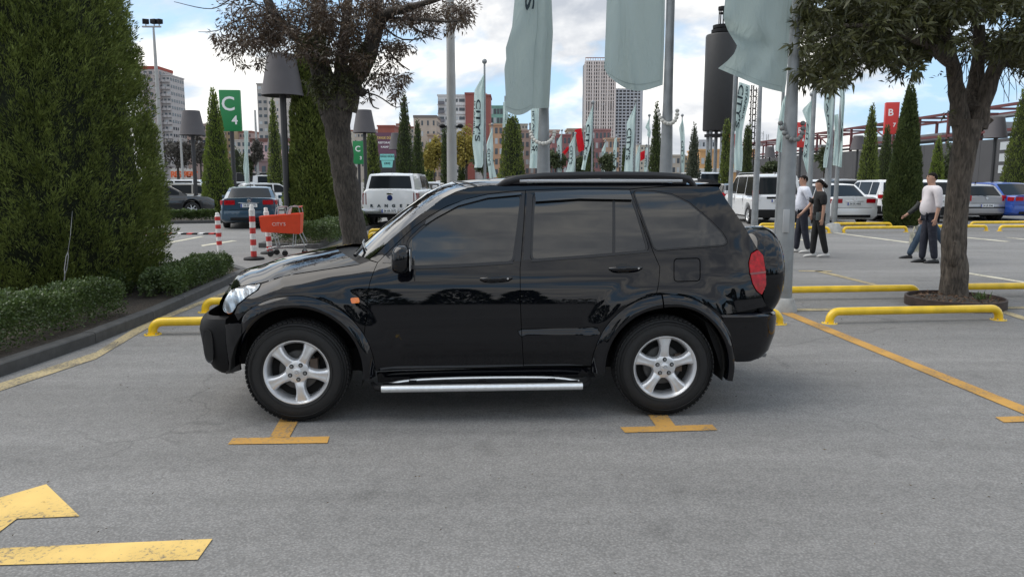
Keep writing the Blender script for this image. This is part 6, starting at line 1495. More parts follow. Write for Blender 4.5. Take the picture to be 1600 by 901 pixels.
def make_wheel(cx, rot, far=False):
    root = bpy.data.objects.new('wheel', None); COL.objects.link(root); root.parent = SUV; root.location = (cx, 2 * W2 if far else 0, WZ)
    root.rotation_euler = (0, 0, PI if far else 0); root.empty_display_size = .1
    mm = {'tyre': M_rub, 'tread': M_rub, 'sidewall_ring': M_rub, 'rim': M_alloy, 'spokes': M_alloy, 'hub_cap': M_alloy, 'emblem': M_chrome, 'brake_disc': mat('dark_disc', (.10, .10, .10), .5, .6), 'back': M_dark, 'caliper': mat('cast_iron', (.10, .075, .06), .7, .3)}
    names = {'tread': 'tyre_tread', 'back': 'brake_backplate', 'caliper': 'brake_caliper'}
    for k, m in mm.items():
        nm = names.get(k, k)
        if k not in wmesh:
            o = wp[k].build(nm, m, root, smooth=R(40)); wmesh[k] = o.data
        else: o = link_mesh(nm, wmesh[k], None, root)
        if k in ('spokes', 'rim', 'tyre', 'tread', 'emblem'): o.rotation_euler = (0, rot, 0)
        if k == 'tread': o['kind'] = 'stuff'
    for i in range(5):
        a = PI / 2 + 2 * PI * i / 5; ca = math.cos(a) * .052; sa = math.sin(a) * .052
        v = Matrix.Rotation(rot, 3, 'Y') @ Vector((ca, 0, sa))
        if 'nut' not in wmesh:
            o = wp['nut'].build('wheel_nut', M_steel, root); wmesh['nut'] = o.data; h = wp['hole'].build('nut_well', M_dark, root); wmesh['hole'] = h.data
        else: o = link_mesh('wheel_nut', wmesh['nut'], None, root); h = link_mesh('nut_well', wmesh['hole'], None, root)
        o.location = v; h.location = v
make_wheel(0, R(28.5)); make_wheel(WB, 0); make_wheel(0, .3, True); make_wheel(WB, .7, True)
# ================================================================== parked cars in the background
def cpaint(name, col, metal=.0, rough=.3): return mat(name, col, rough, metal, coat=1.0)
M_cg = mat('car_glass', (.012, .015, .018), .08, 0, ior=1.35, spec=.3)
M_plate = mat('number_plate_white', (.72, .73, .74), .4); M_plinfo = mat('plate_blue', (.02, .05, .30), .5)
_wh = {}
def car_wheel(parent, x, y, r, far):
    root = bpy.data.objects.new('wheel', None); COL.objects.link(root); root.parent = parent; root.location = (x, y, r); root.rotation_euler = (0, 0, PI if x < 0 else 0); root.scale = (1, r / .32, r / .32)
    if not _wh:
        _wh['tyre'] = MB().lathe([(.20, -.02), (.215, .005), (.26, .012), (.30, .004), (.32, -.03), (.32, -.17), (.30, -.2), (.20, -.2)], 32, 'x').build('tyre', M_rub, root, smooth=R(50)).data
        m = MB(); m.lathe([(.205, -.005), (.20, -.02), (.185, -.05), (.185, -.15)], 32, 'x'); m.lathe([(0, -.012), (.05, -.012), (.06, -.03)], 16, 'x')
        for k in range(7):
            a = 2 * PI * k / 7; c, s_ = math.cos(a), math.sin(a); m.box((0, 0, 0), (.02, .045, .17), M=Matrix.Translation((-.03, c * .115, s_ * .115)) @ Matrix.Rotation(a - PI / 2, 4, 'X'))
        _wh['rim'] = m.build('rim', M_alloy, root).data; _wh['hub'] = MB().lathe([(0, -.10), (.19, -.10)], 24, 'x').build('brake_backplate', M_dark, root).data
    else:
        link_mesh('tyre', _wh['tyre'], None, root); link_mesh('rim', _wh['rim'], None, root); link_mesh('brake_backplate', _wh['hub'], None, root)
def make_car(kind, name, loc, rz, paint, label, plate=None, L=None, W=None, Ht=None, group=None, detail=True, lampstyle=None, lower=None, rails=False, text=None, glass=None):
    spec = {  # L, W, H, belt, rear base y, roof rear y, roof front y, windscreen base y, deck height at tail, bonnet height, ground clearance, wheel r, rear axle, front axle
        'saloon': (4.65, 1.80, 1.46, .92, .62, 1.35, 2.75, 3.62, 1.02, .84, .20, .32, .98, 3.72),
        'hatch': (4.0, 1.68, 1.43, .92, .10, .52, 2.3, 3.05, .95, .86, .20, .31, .68, 3.18),
        'mpv': (4.38, 1.76, 1.80, 1.05, .06, .24, 2.8, 3.55, 1.02, .98, .24, .325, .72, 3.55),
        'suv': (4.35, 1.80, 1.60, 1.0, .10, .45, 2.55, 3.3, 1.0, .98, .24, .34, .80, 3.45),
        'pickup': (5.3, 1.87, 1.82, 1.27, .05, .22, 3.1, 3.8, 1.29, 1.15, .42, .39, 1.15, 4.35),
        'van': (5.3, 2.0, 2.2, 1.2, .05, .12, 3.9, 4.6, 1.1, 1.15, .25, .34, 1.0, 4.3)}[kind]
    L0, W0, H0, belt, yb0, yr0, yr1, yb1, deck, bon, clr, wr, ax0, ax1 = spec
    L = L or L0; W = W or W0; Ht = Ht or H0; kx = L / L0
    yb0, yr0, yr1, yb1, ax0, ax1 = [v * kx for v in (yb0, yr0, yr1, yb1, ax0, ax1)]
    root = empty(name, loc, rz, label, 'car' if kind not in ('pickup', 'van') else {'pickup': 'pick-up', 'van': 'van'}[kind], group); hw = W / 2
    # ---- lower body
    ys = sorted(set([0, .03, .08, .16, .28] + [round(v, 3) for c in (ax0, ax1) for v in np.linspace(c - wr - .07, c + wr + .07, 13)] + [L - v for v in (0, .04, .12, .25, .45, .7)] + list(np.linspace(.4, L - .8, 8))))
    V = []; rows = 0
    for y in ys:
        e0 = max(0, 1 - y / .28); e1 = max(0, 1 - (L - y) / .7); sc = 1 - .075 * e0 ** 2.2 - .20 * e1 ** 2.2
        w = hw * sc
        zb = clr + .10 * e0 ** 2 + .04 * e1
        for c in (ax0, ax1):
            d = wr + .055
            if abs(y - c) < d: zb = max(zb, wr + math.sqrt(d * d - (y - c) ** 2))
        if y < yb0: zt = deck + (belt - deck) * (y / max(yb0, .01)) ** .5 * .3 - .03 * e0 ** 3
        elif y < yb1: zt = belt + (deck - belt) * .7 * max(0, 1 - (y - yb0) / 1.0) if kind != 'mpv' else belt
        else: t = (y - yb1) / (L - yb1); zt = bon + (belt - bon) * max(0, 1 - t * 1.6) + .02 * math.sin(PI * t) - .30 * max(0, t - .72) ** 1.3 * 2.2
        m_ = .60 * zt; sec = [(0, zb), (w * .88, zb), (w * .985, zb + .07), (w, max(m_, zb + .09)), (w * .985, max(zt - .16, zb + .11)), (w * .955, max(zt - .06, zb + .13)), (w * .90, zt - .012), (w * .78, zt + .006), (0, zt + .028)]
        V += [(x, y, z) for x, z in sec] + [(-x, y, z) for x, z in sec[-2:0:-1]]; rows += 1
    k = 16; Fc = [(i * k + j, i * k + (j + 1) % k, (i + 1) * k + (j + 1) % k, (i + 1) * k + j) for i in range(rows - 1) for j in range(k)] + [tuple(range(k)), tuple(reversed(range((rows - 1) * k, rows * k)))]
    MB().add(V, Fc).build('body', paint, root, smooth=R(38))
    # ---- greenhouse
    pr = [(yb0, belt + (deck - belt) * .7 - .03 if kind == 'saloon' else deck - .04), (yr0, Ht - .03), (yr0 + .22, Ht), ((yr0 + yr1) / 2, Ht + .012), (yr1, Ht - .02), (yb1, belt - .02)]
    if kind in ('mpv', 'van', 'suv', 'pickup', 'hatch'): pr[1] = (yr0, Ht - .06)
    pp = [pr[0]] + chaikin(pr[1:-1], 2) + [pr[-1]]
    wb_, wt_ = hw * (.93 if kind != 'pickup' else .87), hw * (.74 if kind not in ('van', 'mpv') else .80)
    def wat(z): t = (z - belt) / (Ht - belt); return wb_ + (wt_ - wb_) * max(0, min(1, t)) ** 1.25
    V = []; nx = 9; dens = []
    for a, b in zip(pp[:-1], pp[1:]):
        n = max(1, int(math.hypot(b[0] - a[0], b[1] - a[1]) / .25)); dens += [(a[0] + (b[0] - a[0]) * i / n, a[1] + (b[1] - a[1]) * i / n) for i in range(n)]
    dens.append(pp[-1])
    def top(i, s, off=0.0):
        y, z = dens[i]; w = wat(z); dr = .028 * (1 - s * s) ** .8; a = dens[max(0, i - 1)]; b = dens[min(len(dens) - 1, i + 1)]; ny, nz = -(b[1] - a[1]), (b[0] - a[0]); q = math.hypot(ny, nz); ny, nz = ny / q, nz / q
        return (w * s, y + ny * (dr - .02 + off), z + nz * (dr - .02 + off))
    for i in range(len(dens)):
        for j in range(nx): V.append(top(i, -1 + 2 * j / (nx - 1)))
    Fc = [(i * nx + j, i * nx + j + 1, (i + 1) * nx + j + 1, (i + 1) * nx + j) for i in range(len(dens) - 1) for j in range(nx - 1)]
    # side walls down to the belt
    n0 = len(V)
    for sd in (-1, 1):
        b0 = len(V)
        for i in range(len(dens)):
            y, z = dens[i]; V.append((sd * wb_, y, belt - .06))
        e = 0 if sd < 0 else nx - 1
        for i in range(len(dens) - 1): Fc.append((i * nx + e, (i + 1) * nx + e, b0 + i + 1, b0 + i))
    MB().add(V, Fc).build('roof', paint, root, smooth=R(40))
    gm = glass or M_cg
    # rear and front screens
    def screen(nm, i0, i1, sx, flip=False, t0=.12, t1=.9):
        V = []; a = dens[i0]; b = dens[i1]; n = 6
        def pt(t, s, off):
            y = a[0] + (b[0] - a[0]) * t; z = a[1] + (b[1] - a[1]) * t; w = wat(z); ny, nz = -(b[1] - a[1]), (b[0] - a[0]); q = math.hypot(ny, nz); ny /= q; nz /= q; dr = .028 * (1 - s * s) ** .8
            return (w * s, y + ny * (dr - .02 + off), z + nz * (dr - .02 + off))
        m = 10
        for i in range(n + 1):
            t = t0 + (t1 - t0) * i / n
            for j in range(m + 1):
                s = (-1 + 2 * j / m) * sx; V.append(pt(t, s, .007))
        mb = MB(); mb.add(V, [(i * (m + 1) + j, i * (m + 1) + j + 1, (i + 1) * (m + 1) + j + 1, (i + 1) * (m + 1) + j) for i in range(n) for j in range(m)]); return mb.build(nm, gm, root, smooth=R(60))
    # index of roof start / end
    ir = next(i for i in range(len(dens)) if dens[i][1] > Ht - .085); ie = max(i for i in range(len(dens)) if dens[i][1] > Ht - .085)
    screen('rear_screen', 0, ir, .86 if kind != 'pickup' else .88, t0=.14 if kind in ('hatch', 'mpv', 'suv', 'pickup', 'van') else .08, t1=.93); screen('windscreen', ie, len(dens) - 1, .88, t0=.08, t1=.92)
    # side windows
    def roof_z(y):
        return float(np.interp(y, [d[0] for d in dens], [d[1] for d in dens]))
    cuts = {'saloon': [yb0 + .22, 1.55 * kx, 2.52 * kx, yb1 - .35], 'hatch': [.42, 1.0 * kx, 1.95 * kx, yb1 - .30], 'mpv': [.42, 1.35 * kx, 2.45 * kx, yb1 - .28], 'suv': [.50, 1.15 * kx, 2.2 * kx, yb1 - .3], 'pickup': [1.75, 2.7, yb1 - .3], 'van': [.4, 2.0, 3.2, yb1 - .3]}[kind]
    for sd in (-1, 1):
        for a, b in zip(cuts[:-1], cuts[1:]):
            pts = []; n = 5
            lo = belt + .025; Y_ = np.linspace(a + .035, b - .035, n)
            for y in Y_: pts.append((y, lo))
            for y in Y_[::-1]: pts.append((y, max(lo + .02, min(Ht - .085, roof_z(y) - .075))))
            V = []
            for y, z in pts:
                zr_ = roof_z(y); wr_ = wat(zr_); t = (z - (belt - .06)) / max(.05, zr_ - (belt - .06)); V.append((sd * (wb_ + (wr_ - wb_) * max(0, min(1, t)) + .006), y, z))
            fs = [(i, i + 1, 2 * n - 2 - i, 2 * n - 1 - i) for i in range(n - 1)]
            raw('side_window', V, [f if sd > 0 else f[::-1] for f in fs], gm, root)
    # wheels and wells
    for c in (ax0, ax1):
        for sd in (-1, 1): car_wheel(root, sd * (hw - .02), c, wr, False)
    MB().box((0, L / 2, clr + .16), (W * .70, L * .9, .3)).build('underbody', M_dark, root)
    # ---- rear details
    lo_m = lower or paint
    def strip(nm, x0, x1, z0, z1, m, y=-.012, d=.03, parent=root): return MB().box(((x0 + x1) / 2, y + d / 2, (z0 + z1) / 2), (abs(x1 - x0), d, z1 - z0)).build(nm, m, parent, bevel=.006)
    zb = clr + .10
    plan = lambda x_in, ylen, o=.012: [(x_in, -o), (hw * .80, -o), (hw * .925 + o, .02), (hw * .975 + o, .10), (hw * .99 + o, .20), (hw * .99 + o, ylen), (hw * .93, ylen), (x_in, .06)]
    def wrap(nm, x_in, z0, z1, ylen, m, o=.012, sides=(-1, 1), taper=0.0):
        for sd in sides:
            pl = plan(x_in, ylen, o); V = [(sd * x, y, z0) for x, y in pl] + [(sd * x, y + taper * .0, z1) for x, y in pl]; n = len(pl)
            fs = [tuple(range(n)), tuple(range(2 * n - 1, n - 1, -1))] + [(i, i + n, (i + 1) % n + n, (i + 1) % n) for i in range(n)]
            MB().add(V, fs).build(nm, m, root, smooth=None, bevel=.008)
    def bumper(z0, z1, m, o=.03): 
        pl = plan(0, .45, o); pl = [(-x, y) for x, y in pl[1:-1][::-1]] + pl[1:-1]; V = [(x, y, z0) for x, y in pl] + [(x, y, z1) for x, y in pl]; n = len(pl)
        fs = [tuple(range(n)), tuple(range(2 * n - 1, n - 1, -1))] + [(i, i + n, (i + 1) % n + n, (i + 1) % n) for i in range(n)]
        MB().add(V, fs).build('rear_bumper', m, root, smooth=R(40), bevel=.02)
    def put_plate(z, txt, y=-.03):
        pr_ = empty('number_plate', (0, y, z)); pr_.parent = root; MB().box((0, 0, 0), (.52, .014, .115)).build('plate', M_plate, pr_, bevel=.003); MB().box((-.235, -.009, 0), (.04, .004, .105)).build('plate_band', M_plinfo, pr_)
        if txt: text_obj('lettering', txt, .105, M_ink, pr_, (.02, -.010, 0), (PI / 2, 0, 0), .001, .002, sx=.80)
    dy = -.012
    if kind == 'saloon':
        wrap('tail_lamp', hw * .48, .79, .94, .26, M_red); bumper(clr + .12, .60, paint, .022); MB().box((0, -.02, clr + .13), (W * .66, .04, .10)).build('diffuser', M_black, root, bevel=.01)
        strip('boot_seam', -hw * .70, hw * .70, .625, .632, M_dark); strip('plate_trim', -.33, .33, .845, .862, M_chrome, -.02); put_plate(.765, plate, -.022); MB().lathe([(0, -.004), (.05, -.004), (.055, 0)], 18, 'y', (0, -.018, .92)).build('badge', M_chrome, root)
    elif kind == 'hatch':
        wrap('tail_lamp', hw * .74, .78, 1.0, .18, M_red); bumper(clr + .10, .66, paint, .035); strip('bumper_strip', -hw * .88, hw * .88, .50, .555, M_black, -.048); put_plate(.60, plate, -.062); strip('tailgate_seam', -hw * .72, hw * .72, .69, .697, M_dark); MB().lathe([(0, -.004), (.045, -.004), (.05, 0)], 18, 'y', (0, -.016, .88)).build('badge', M_chrome, root)
        w = MB(); w.tube([(0, -.02 + .06, .96), (-.35, .10, 1.02)], .010, 5); w.build('wiper', M_black, root)
    elif kind == 'mpv':
        wrap('tail_lamp', hw * .86, .88, 1.22, .16, M_red); bumper(clr + .02, .55, lower or M_black, .04); strip('tailgate_handle', -.42, .42, .93, 1.0, M_black, -.02); put_plate(.86, plate, -.02); strip('door_seam', -.004 + .12, .004 + .12, .56, 1.72, M_dark); 
        for sd in (-1, 1): MB().box((sd * (hw * .985 + .004), .62, 1.06), (.02, .8, .07)).build('side_rail', M_black, root)
    elif kind == 'suv':
        wrap('tail_lamp', hw * .62, .90, 1.04, .22, M_red); bumper(clr + .06, .62, lower or M_black, .035); put_plate(.80, plate, -.02); MB().lathe([(0, -.004), (.05, -.004), (.055, 0)], 18, 'y', (0, -.018, .97)).build('badge', M_chrome, root)
    elif kind == 'pickup':
        wrap('tail_lamp', hw * .80, .80, 1.18, .16, mat('dark_red_lens', (.16, .004, .006), .1, coat=1), .014); strip('tailgate', -hw * .82, hw * .82, .66, 1.24, paint, -.02, .05); bumper(.50, .66, mat('chrome_bumper', (.45, .46, .48), .25, .8), .10); put_plate(.60, plate, -.128)
        MB().lathe([(0, -.006), (.085, -.006), (.09, 0)], 24, 'y', (0, -.026, 1.02)).build('badge', mat('badge_blue', (.02, .04, .16), .3, .4), root).scale = (1, 1, 1); strip('tailgate_handle', -.10, .10, 1.13, 1.18, M_chrome, -.035); strip('tailgate_groove', -hw * .8, hw * .8, .652, .66, M_dark, -.03)
        strip('roof_rack_foot', -hw * .68, -hw * .62, Ht, Ht + .09, M_black, .3, .05); strip('roof_rack_foot', hw * .62, hw * .68, Ht, Ht + .09, M_black, .3, .05); strip('bed_underside', -hw * .8, hw * .8, .38, .52, M_black, .0, .1)
        if text:
            for i, ch in enumerate(text): text_obj('lettering', ch, .125, M_ink, root, (-.60 + i * 1.20 / (len(text) - 1), -.028, .76), (PI / 2, 0, 0), .004, .008, sx=1.15)
    elif kind == 'van':
        wrap('tail_lamp', hw * .9, .9, 1.3, .1, M_red); bumper(clr + .02, .55, M_black, .04); put_plate(.8, plate, -.02)
    # seams, handles, mirrors
    if detail:
        for sd in (-1, 1):
            for y in cuts[1:]:
                MB().box((sd * (hw * .992), y, (clr + .25 + belt) / 2), (.012, .008, belt - clr - .3)).build('door_seam', M_dark, root)
            for y in cuts[1:3]: MB().box((sd * (hw * .985 + .015), y + .12, belt - .15), (.025, .16, .03)).build('door_handle', paint, root, bevel=.005)
            MB().box((sd * (hw + .08), yb1 - .35, belt + .06), (.19, .10, .13)).build('door_mirror', paint, root, bevel=.03)
            MB().box((sd * hw * .93, (ax0 + ax1) / 2, clr + .08), (.06, ax1 - ax0 - 2 * wr - .2, .10)).build('side_skirt', lo_m if lower else M_black, root, bevel=.01)
        MB().box((0, yr0 + .25, Ht + .05), (.02, .06, .08)).build('aerial', M_black, root)
        # nose
        for sd in (-1, 1): MB().box((sd * hw * .58, L - .12, bon - .22), (hw * .36, .30, .13)).build('headlamp', M_white, root, bevel=.03)
        MB().box((0, L - .03, bon - .24), (hw * .6, .08, .14)).build('grille', M_black, root, bevel=.01)
    if rails:
        for sd in (-1, 1): MB().tube([(sd * wt_ * .95, yr0 + .12, Ht - .02), (sd * wt_ * .95, yr0 + .25, Ht + .05), (sd * wt_ * .95, yr1 - .2, Ht + .05), (sd * wt_ * .95, yr1, Ht - .02)], .018, 6).build('roof_rail', mat('rail_grey', (.35, .36, .37), .35, .6), root)
    return root
white = cpaint('white_car_paint', (.72, .73, .74)); silver = cpaint('silver_car_paint', (.34, .34, .35), .6, .32); beige = cpaint('beige_car_paint', (.30, .28, .25), .4); blue = cpaint('bright_blue_paint', (.012, .06, .32)); petrol = cpaint('petrol_blue_paint', (.028, .070, .115), .35); blackp = cpaint('other_black_paint', (.012, .013, .016)); greyp = cpaint('grey_car_paint', (.12, .125, .13), .4)
def at_rear(px, Y): return (P(px, 300, Y).x, Y, 0)
K = 'parked_car'
make_car('saloon', K, at_rear(388, 25.4), R(16), petrol, 'petrol-blue saloon with red tail lamps leaving past the striped bollards', '34 EV 2571', W=1.80, Ht=1.37)
make_car('pickup', K, at_rear(609, 25.2), R(-2), white, 'white pick-up with a covered bed seen from behind, right of the leaning trunk', '34 HR 3572', text='RANGER')
make_car('mpv', K, at_rear(1217, 27.6), R(0), white, 'white people carrier with grey lower bumper behind the concrete-footed pole', '34 BKS 77', rails=True, lower=M_black)
make_car('saloon', K, at_rear(1336, 27.2), R(3), white, 'white saloon seen from behind, between the flag cluster and the cone tree', '34 KK 4465')
make_car('suv', K, at_rear(1413, 29.5), R(0), white, 'white crossover mostly hidden behind the large bushy evergreen', '34 NP 310', rails=False)
make_car('suv', K, at_rear(1474, 28.6), R(0), white, 'white crossover between the man in the white shirt and the right trunk', '34 GS 182')
make_car('hatch', K, at_rear(1543, 30.2), R(3), silver, 'silver hatchback seen from behind just right of the right trunk', '34 LR 6546', lower=mat('grey_bumper', (.16, .16, .17), .5))
make_car('saloon', K, at_rear(1616, 30.0), R(8), blue, 'bright blue car cut off by the right edge of the photo', '34 CD 901', L=4.4, Ht=1.5)
make_car('suv', K, at_rear(1292, 38), R(0), white, 'white crossover roof showing behind the white saloon', None, rails=True, detail=False); make_car('suv', K, at_rear(1335, 37), R(0), blackp, 'dark car roof sloping behind the white saloon', None, detail=False, Ht=1.62)
make_car('hatch', K, at_rear(1384, 40), R(0), greyp, 'grey car roof behind the hidden white crossover', None, detail=False, Ht=1.5); make_car('hatch', K, at_rear(1580, 41), R(0), blackp, 'dark car roof behind the silver hatchback', None, detail=False); make_car('hatch', K, at_rear(1448, 40), R(0), white, 'white roof behind the man in the white shirt', None, detail=False, Ht=1.52)
make_car('van', K, at_rear(1110, 58), R(10), white, 'white van far off, just right of the off-roader spoiler', None, detail=False, Ht=2.15)
make_car('hatch', K, at_rear(1158, 36), R(0), greyp, 'grey car nose left of the white people carrier', None, detail=False)
make_car('saloon', K, at_rear(664, 45), R(-4), silver, 'small silver saloon just right of the pick-up', None, detail=False, Ht=1.42); make_car('hatch', K, at_rear(676, 58), R(-4), white, 'white hatchback farther down the lane right of the pick-up', None, detail=False); make_car('saloon', K, at_rear(716, 70), R(0), greyp, 'far grey car behind the windscreen pillar', None, detail=False)
make_car('saloon', K, at_rear(690, 78), R(0), white, 'farthest white car beside the camera pole', None, detail=False)
# left lot: cars parked across the view
make_car('saloon', K, (P(150, 300, 33).x, 33.0, 0), R(-66), blackp, 'dark saloon low behind the far hedge at left', None, detail=False, Ht=1.42); make_car('hatch', K, (P(228, 300, 37).x, 37.5, 0), R(-74), beige, 'beige hatchback behind the dark saloon at left', None, detail=False)
make_car('suv', K, (P(246, 300, 47).x, 47, 0), R(-80), white, 'white crossover left of the lamp in the left lot', None, detail=False); make_car('hatch', K, (P(272, 300, 49).x, 50, 0), R(-75), white, 'white hatchback touching the lamp post in the left lot', None, detail=False); make_car('saloon', K, (P(306, 300, 44).x, 44, 0), R(-70), silver, 'silver saloon between the lamp and the bright cone tree', None, detail=False)
make_car('van', K, (P(368, 300, 66).x, 66, 0), R(-88), blackp, 'dark minibus behind the petrol-blue saloon', None, detail=False); make_car('hatch', K, (P(362, 300, 40).x, 40, 0), R(-60), white, 'white car just behind the roof of the petrol-blue saloon', None, detail=False); make_car('van', K, (P(396, 300, 52).x, 52, 0), R(-80), white, 'white van nose behind the petrol-blue saloon at right', None, detail=False, Ht=1.9)
make_car('hatch', K, (P(350, 300, 58).x, 58, 0), R(-80), silver, 'silver car far behind the cone tree at left', None, detail=False)

# ================================================================== striped bollards, speed strip, shopping trolley
M_bred = mat('bollard_red', (.52, .035, .03), .45, noise=(20, .12)); M_bwh = mat('bollard_white', (.72, .70, .68), .5, noise=(20, .1))
def bollard(px, ybase, yt, label, base=True, lean=0):
    g = G(px, ybase); h = P(px, yt, g.y).z; root = empty('bollard', g, 0, label, 'bollard', 'red and white striped bollards'); n = 8; r = .058; z0 = .06
    root.rotation_euler = (0, lean, 0)
    for i in range(n):
        a = z0 + (h * .90 - z0) * i / n; b = z0 + (h * .90 - z0) * (i + 1) / n; red = (i % 2 == 0) if base else (i % 2 == 1)
        MB().lathe([(r, a), (r, b)], 18).build('band', M_bred if red else M_bwh, root)
    MB().lathe([(r * 1.03, h * .90), (r * .72, h * .93), (r * .72, h * .98), (r * .5, h), (0, h)], 18).build('cap', M_bwh, root)
    if base: MB().lathe([(.0, .065), (.07, .065), (.19, .045), (.205, .03), (.205, 0)], 26).build('rubber_foot', M_black, root)
    else: MB().lathe([(r, 0), (r, .06)], 14).build('socket', M_bwh, root)
bollard(397, 405.5, 319.5, 'tallest striped bollard on a round black rubber foot, left of the trolley'); bollard(343.5, 393, 332, 'striped bollard without a foot, leftmost of the three', base=False, lean=R(-1)); bollard(422, 396, 324, 'striped bollard hidden behind the red trolley', lean=R(-3))
hs = G(225, 366.5); he = G(345, 366.0); root = empty('speed_hump', hs, 0, 'low kerb-like strip striped red, white and black across the left lane', 'speed hump'); d = (he - hs); n = 14
for i in range(n):
    o = MB().prism([(0, 0), (d.length / n - .01, 0), (d.length / n - .01, .045), (0, .045)], -.12, .12).build('block', (M_bred, M_black, M_bwh, M_black)[i % 4], root, loc=(d.length * i / n, 0, 0), bevel=.008)
root.rotation_euler = (0, 0, math.atan2(d.y, d.x))
def trolley():
    Y = 16.4; g = G(443, 399); g = Vector((P(443, 380, Y).x, Y, 0)); root = empty('shopping_trolley', g, R(8), 'shopping trolley with a bright orange-red plastic basket and grey wire frame', 'shopping trolley'); k = Y / F
    X = lambda px: (px - 443) * k; Z = lambda py: P(443, py, Y).z
    red = mat('trolley_red', (.78, .075, .025), .4, noise=(8, .08), bump=(60, .2)); wire = mat('trolley_wire', (.38, .39, .40), .35, .8)
    def rim(z0, z1): pass
    hw0, hw1 = .20, .27   # half depth at front (left) and handle end
    o = [(X(411), Z(338), hw0), (X(472), Z(333.5), hw1)]; lo = [(X(413), Z(360.5), hw0 * .85), (X(470), Z(364), hw1 * .85)]
    def wall(nm, a, b, c, d_, th=.012):
        mb = MB(); nrm = (Vector(b) - Vector(a)).cross(Vector(d_) - Vector(a)).normalized() * th; q = [Vector(v) for v in (a, b, c, d_)]; mb.add(q + [v + nrm for v in q], [(0, 1, 2, 3), (7, 6, 5, 4), (0, 4, 5, 1), (1, 5, 6, 2), (2, 6, 7, 3), (3, 7, 4, 0)]); return mb.build(nm, red, root, smooth=None)
    A = [(x, -h, z) for x, z, h in o]; B = [(x, h, z) for x, z, h in o]; C_ = [(x, -h, z) for x, z, h in lo]; D = [(x, h, z) for x, z, h in lo]
    wall('basket_side', C_[0], C_[1], A[1], A[0]); wall('basket_side', D[1], D[0], B[0], B[1]); wall('basket_end', A[0], B[0], D[0], C_[0]); wall('basket_end', C_[1], D[1], B[1], A[1]); wall('basket_floor', C_[0], D[0], D[1], C_[1])
    for h_, nm in ((0, 'basket_rim'),):
        MB().tube([A[0], A[1], B[1], B[0], A[0]], .013, 6).build(nm, red, root)
    text_obj('lettering', 'CITY\'S', .10, mat('trolley_print', (.75, .70, .66), .6), root, ((A[0][0] + A[1][0]) / 2 - .02, -.265, (A[0][2] + C_[0][2]) / 2), (PI / 2, 0, 0), .001)
    for sy in (-1, 1):
        MB().tube([(X(434), sy * .17, Z(337)), (X(436), sy * .17, Z(325)), (X(440), sy * .17, Z(322.5)), (X(449), sy * .17, Z(323)), (X(452), sy * .17, Z(336))], .010, 6).build('child_seat_wire', wire, root)
        MB().tube([(X(452), sy * .24, Z(336)), (X(455), sy * .24, Z(324)), (X(459), sy * .24, Z(322)), (X(470), sy * .24, Z(323)), (X(472), sy * .24, Z(332))], .011, 6).build('handle_frame', wire, root)
        MB().tube([(X(431), sy * .19, Z(362)), (X(435), sy * .19, Z(384)), (X(418), sy * .20, Z(388))], .012, 6).build('leg_tube', wire, root)
        MB().tube([(X(461), sy * .20, Z(364)), (X(459), sy * .20, Z(384))], .010, 6).build('leg_tube', wire, root)
        MB().tube([(X(470), sy * .22, Z(364)), (X(476), sy * .23, Z(378)), (X(477), sy * .23, Z(384)), (X(418), sy * .17, Z(388))], .013, 6).build('base_tube', wire, root)
    MB().tube([(X(471), -.24, Z(323)), (X(471), .24, Z(323))], .016, 8).build('handle', red, root)
    for i in range(9):
        x = X(424 + i * 5.4); MB().tube([(x, -.18, Z(386)), (x, .18, Z(386))], .005, 4).build('rack_wire', wire, root)
    for i in range(6):
        y = -.2 + i * .08; MB().tube([(X(453), y, Z(336)), (X(456), y, Z(325))], .005, 4).build('seat_wire', wire, root)
    for px, sy in ((425, -1), (446, -.6), (477, -1), (473, 1), (430, 1)):
        o_ = MB(); o_.lathe([(0, -.015), (.055, -.015), (.062, -.01), (.062, .01), (.055, .015), (0, .015)], 16, 'y', (X(px), sy * .20, .065)); o_.build('castor', M_rub, root); f = MB(); f.box((X(px), sy * .20, .125), (.05, .045, .03)); f.build('castor_fork', wire, root)
trolley()

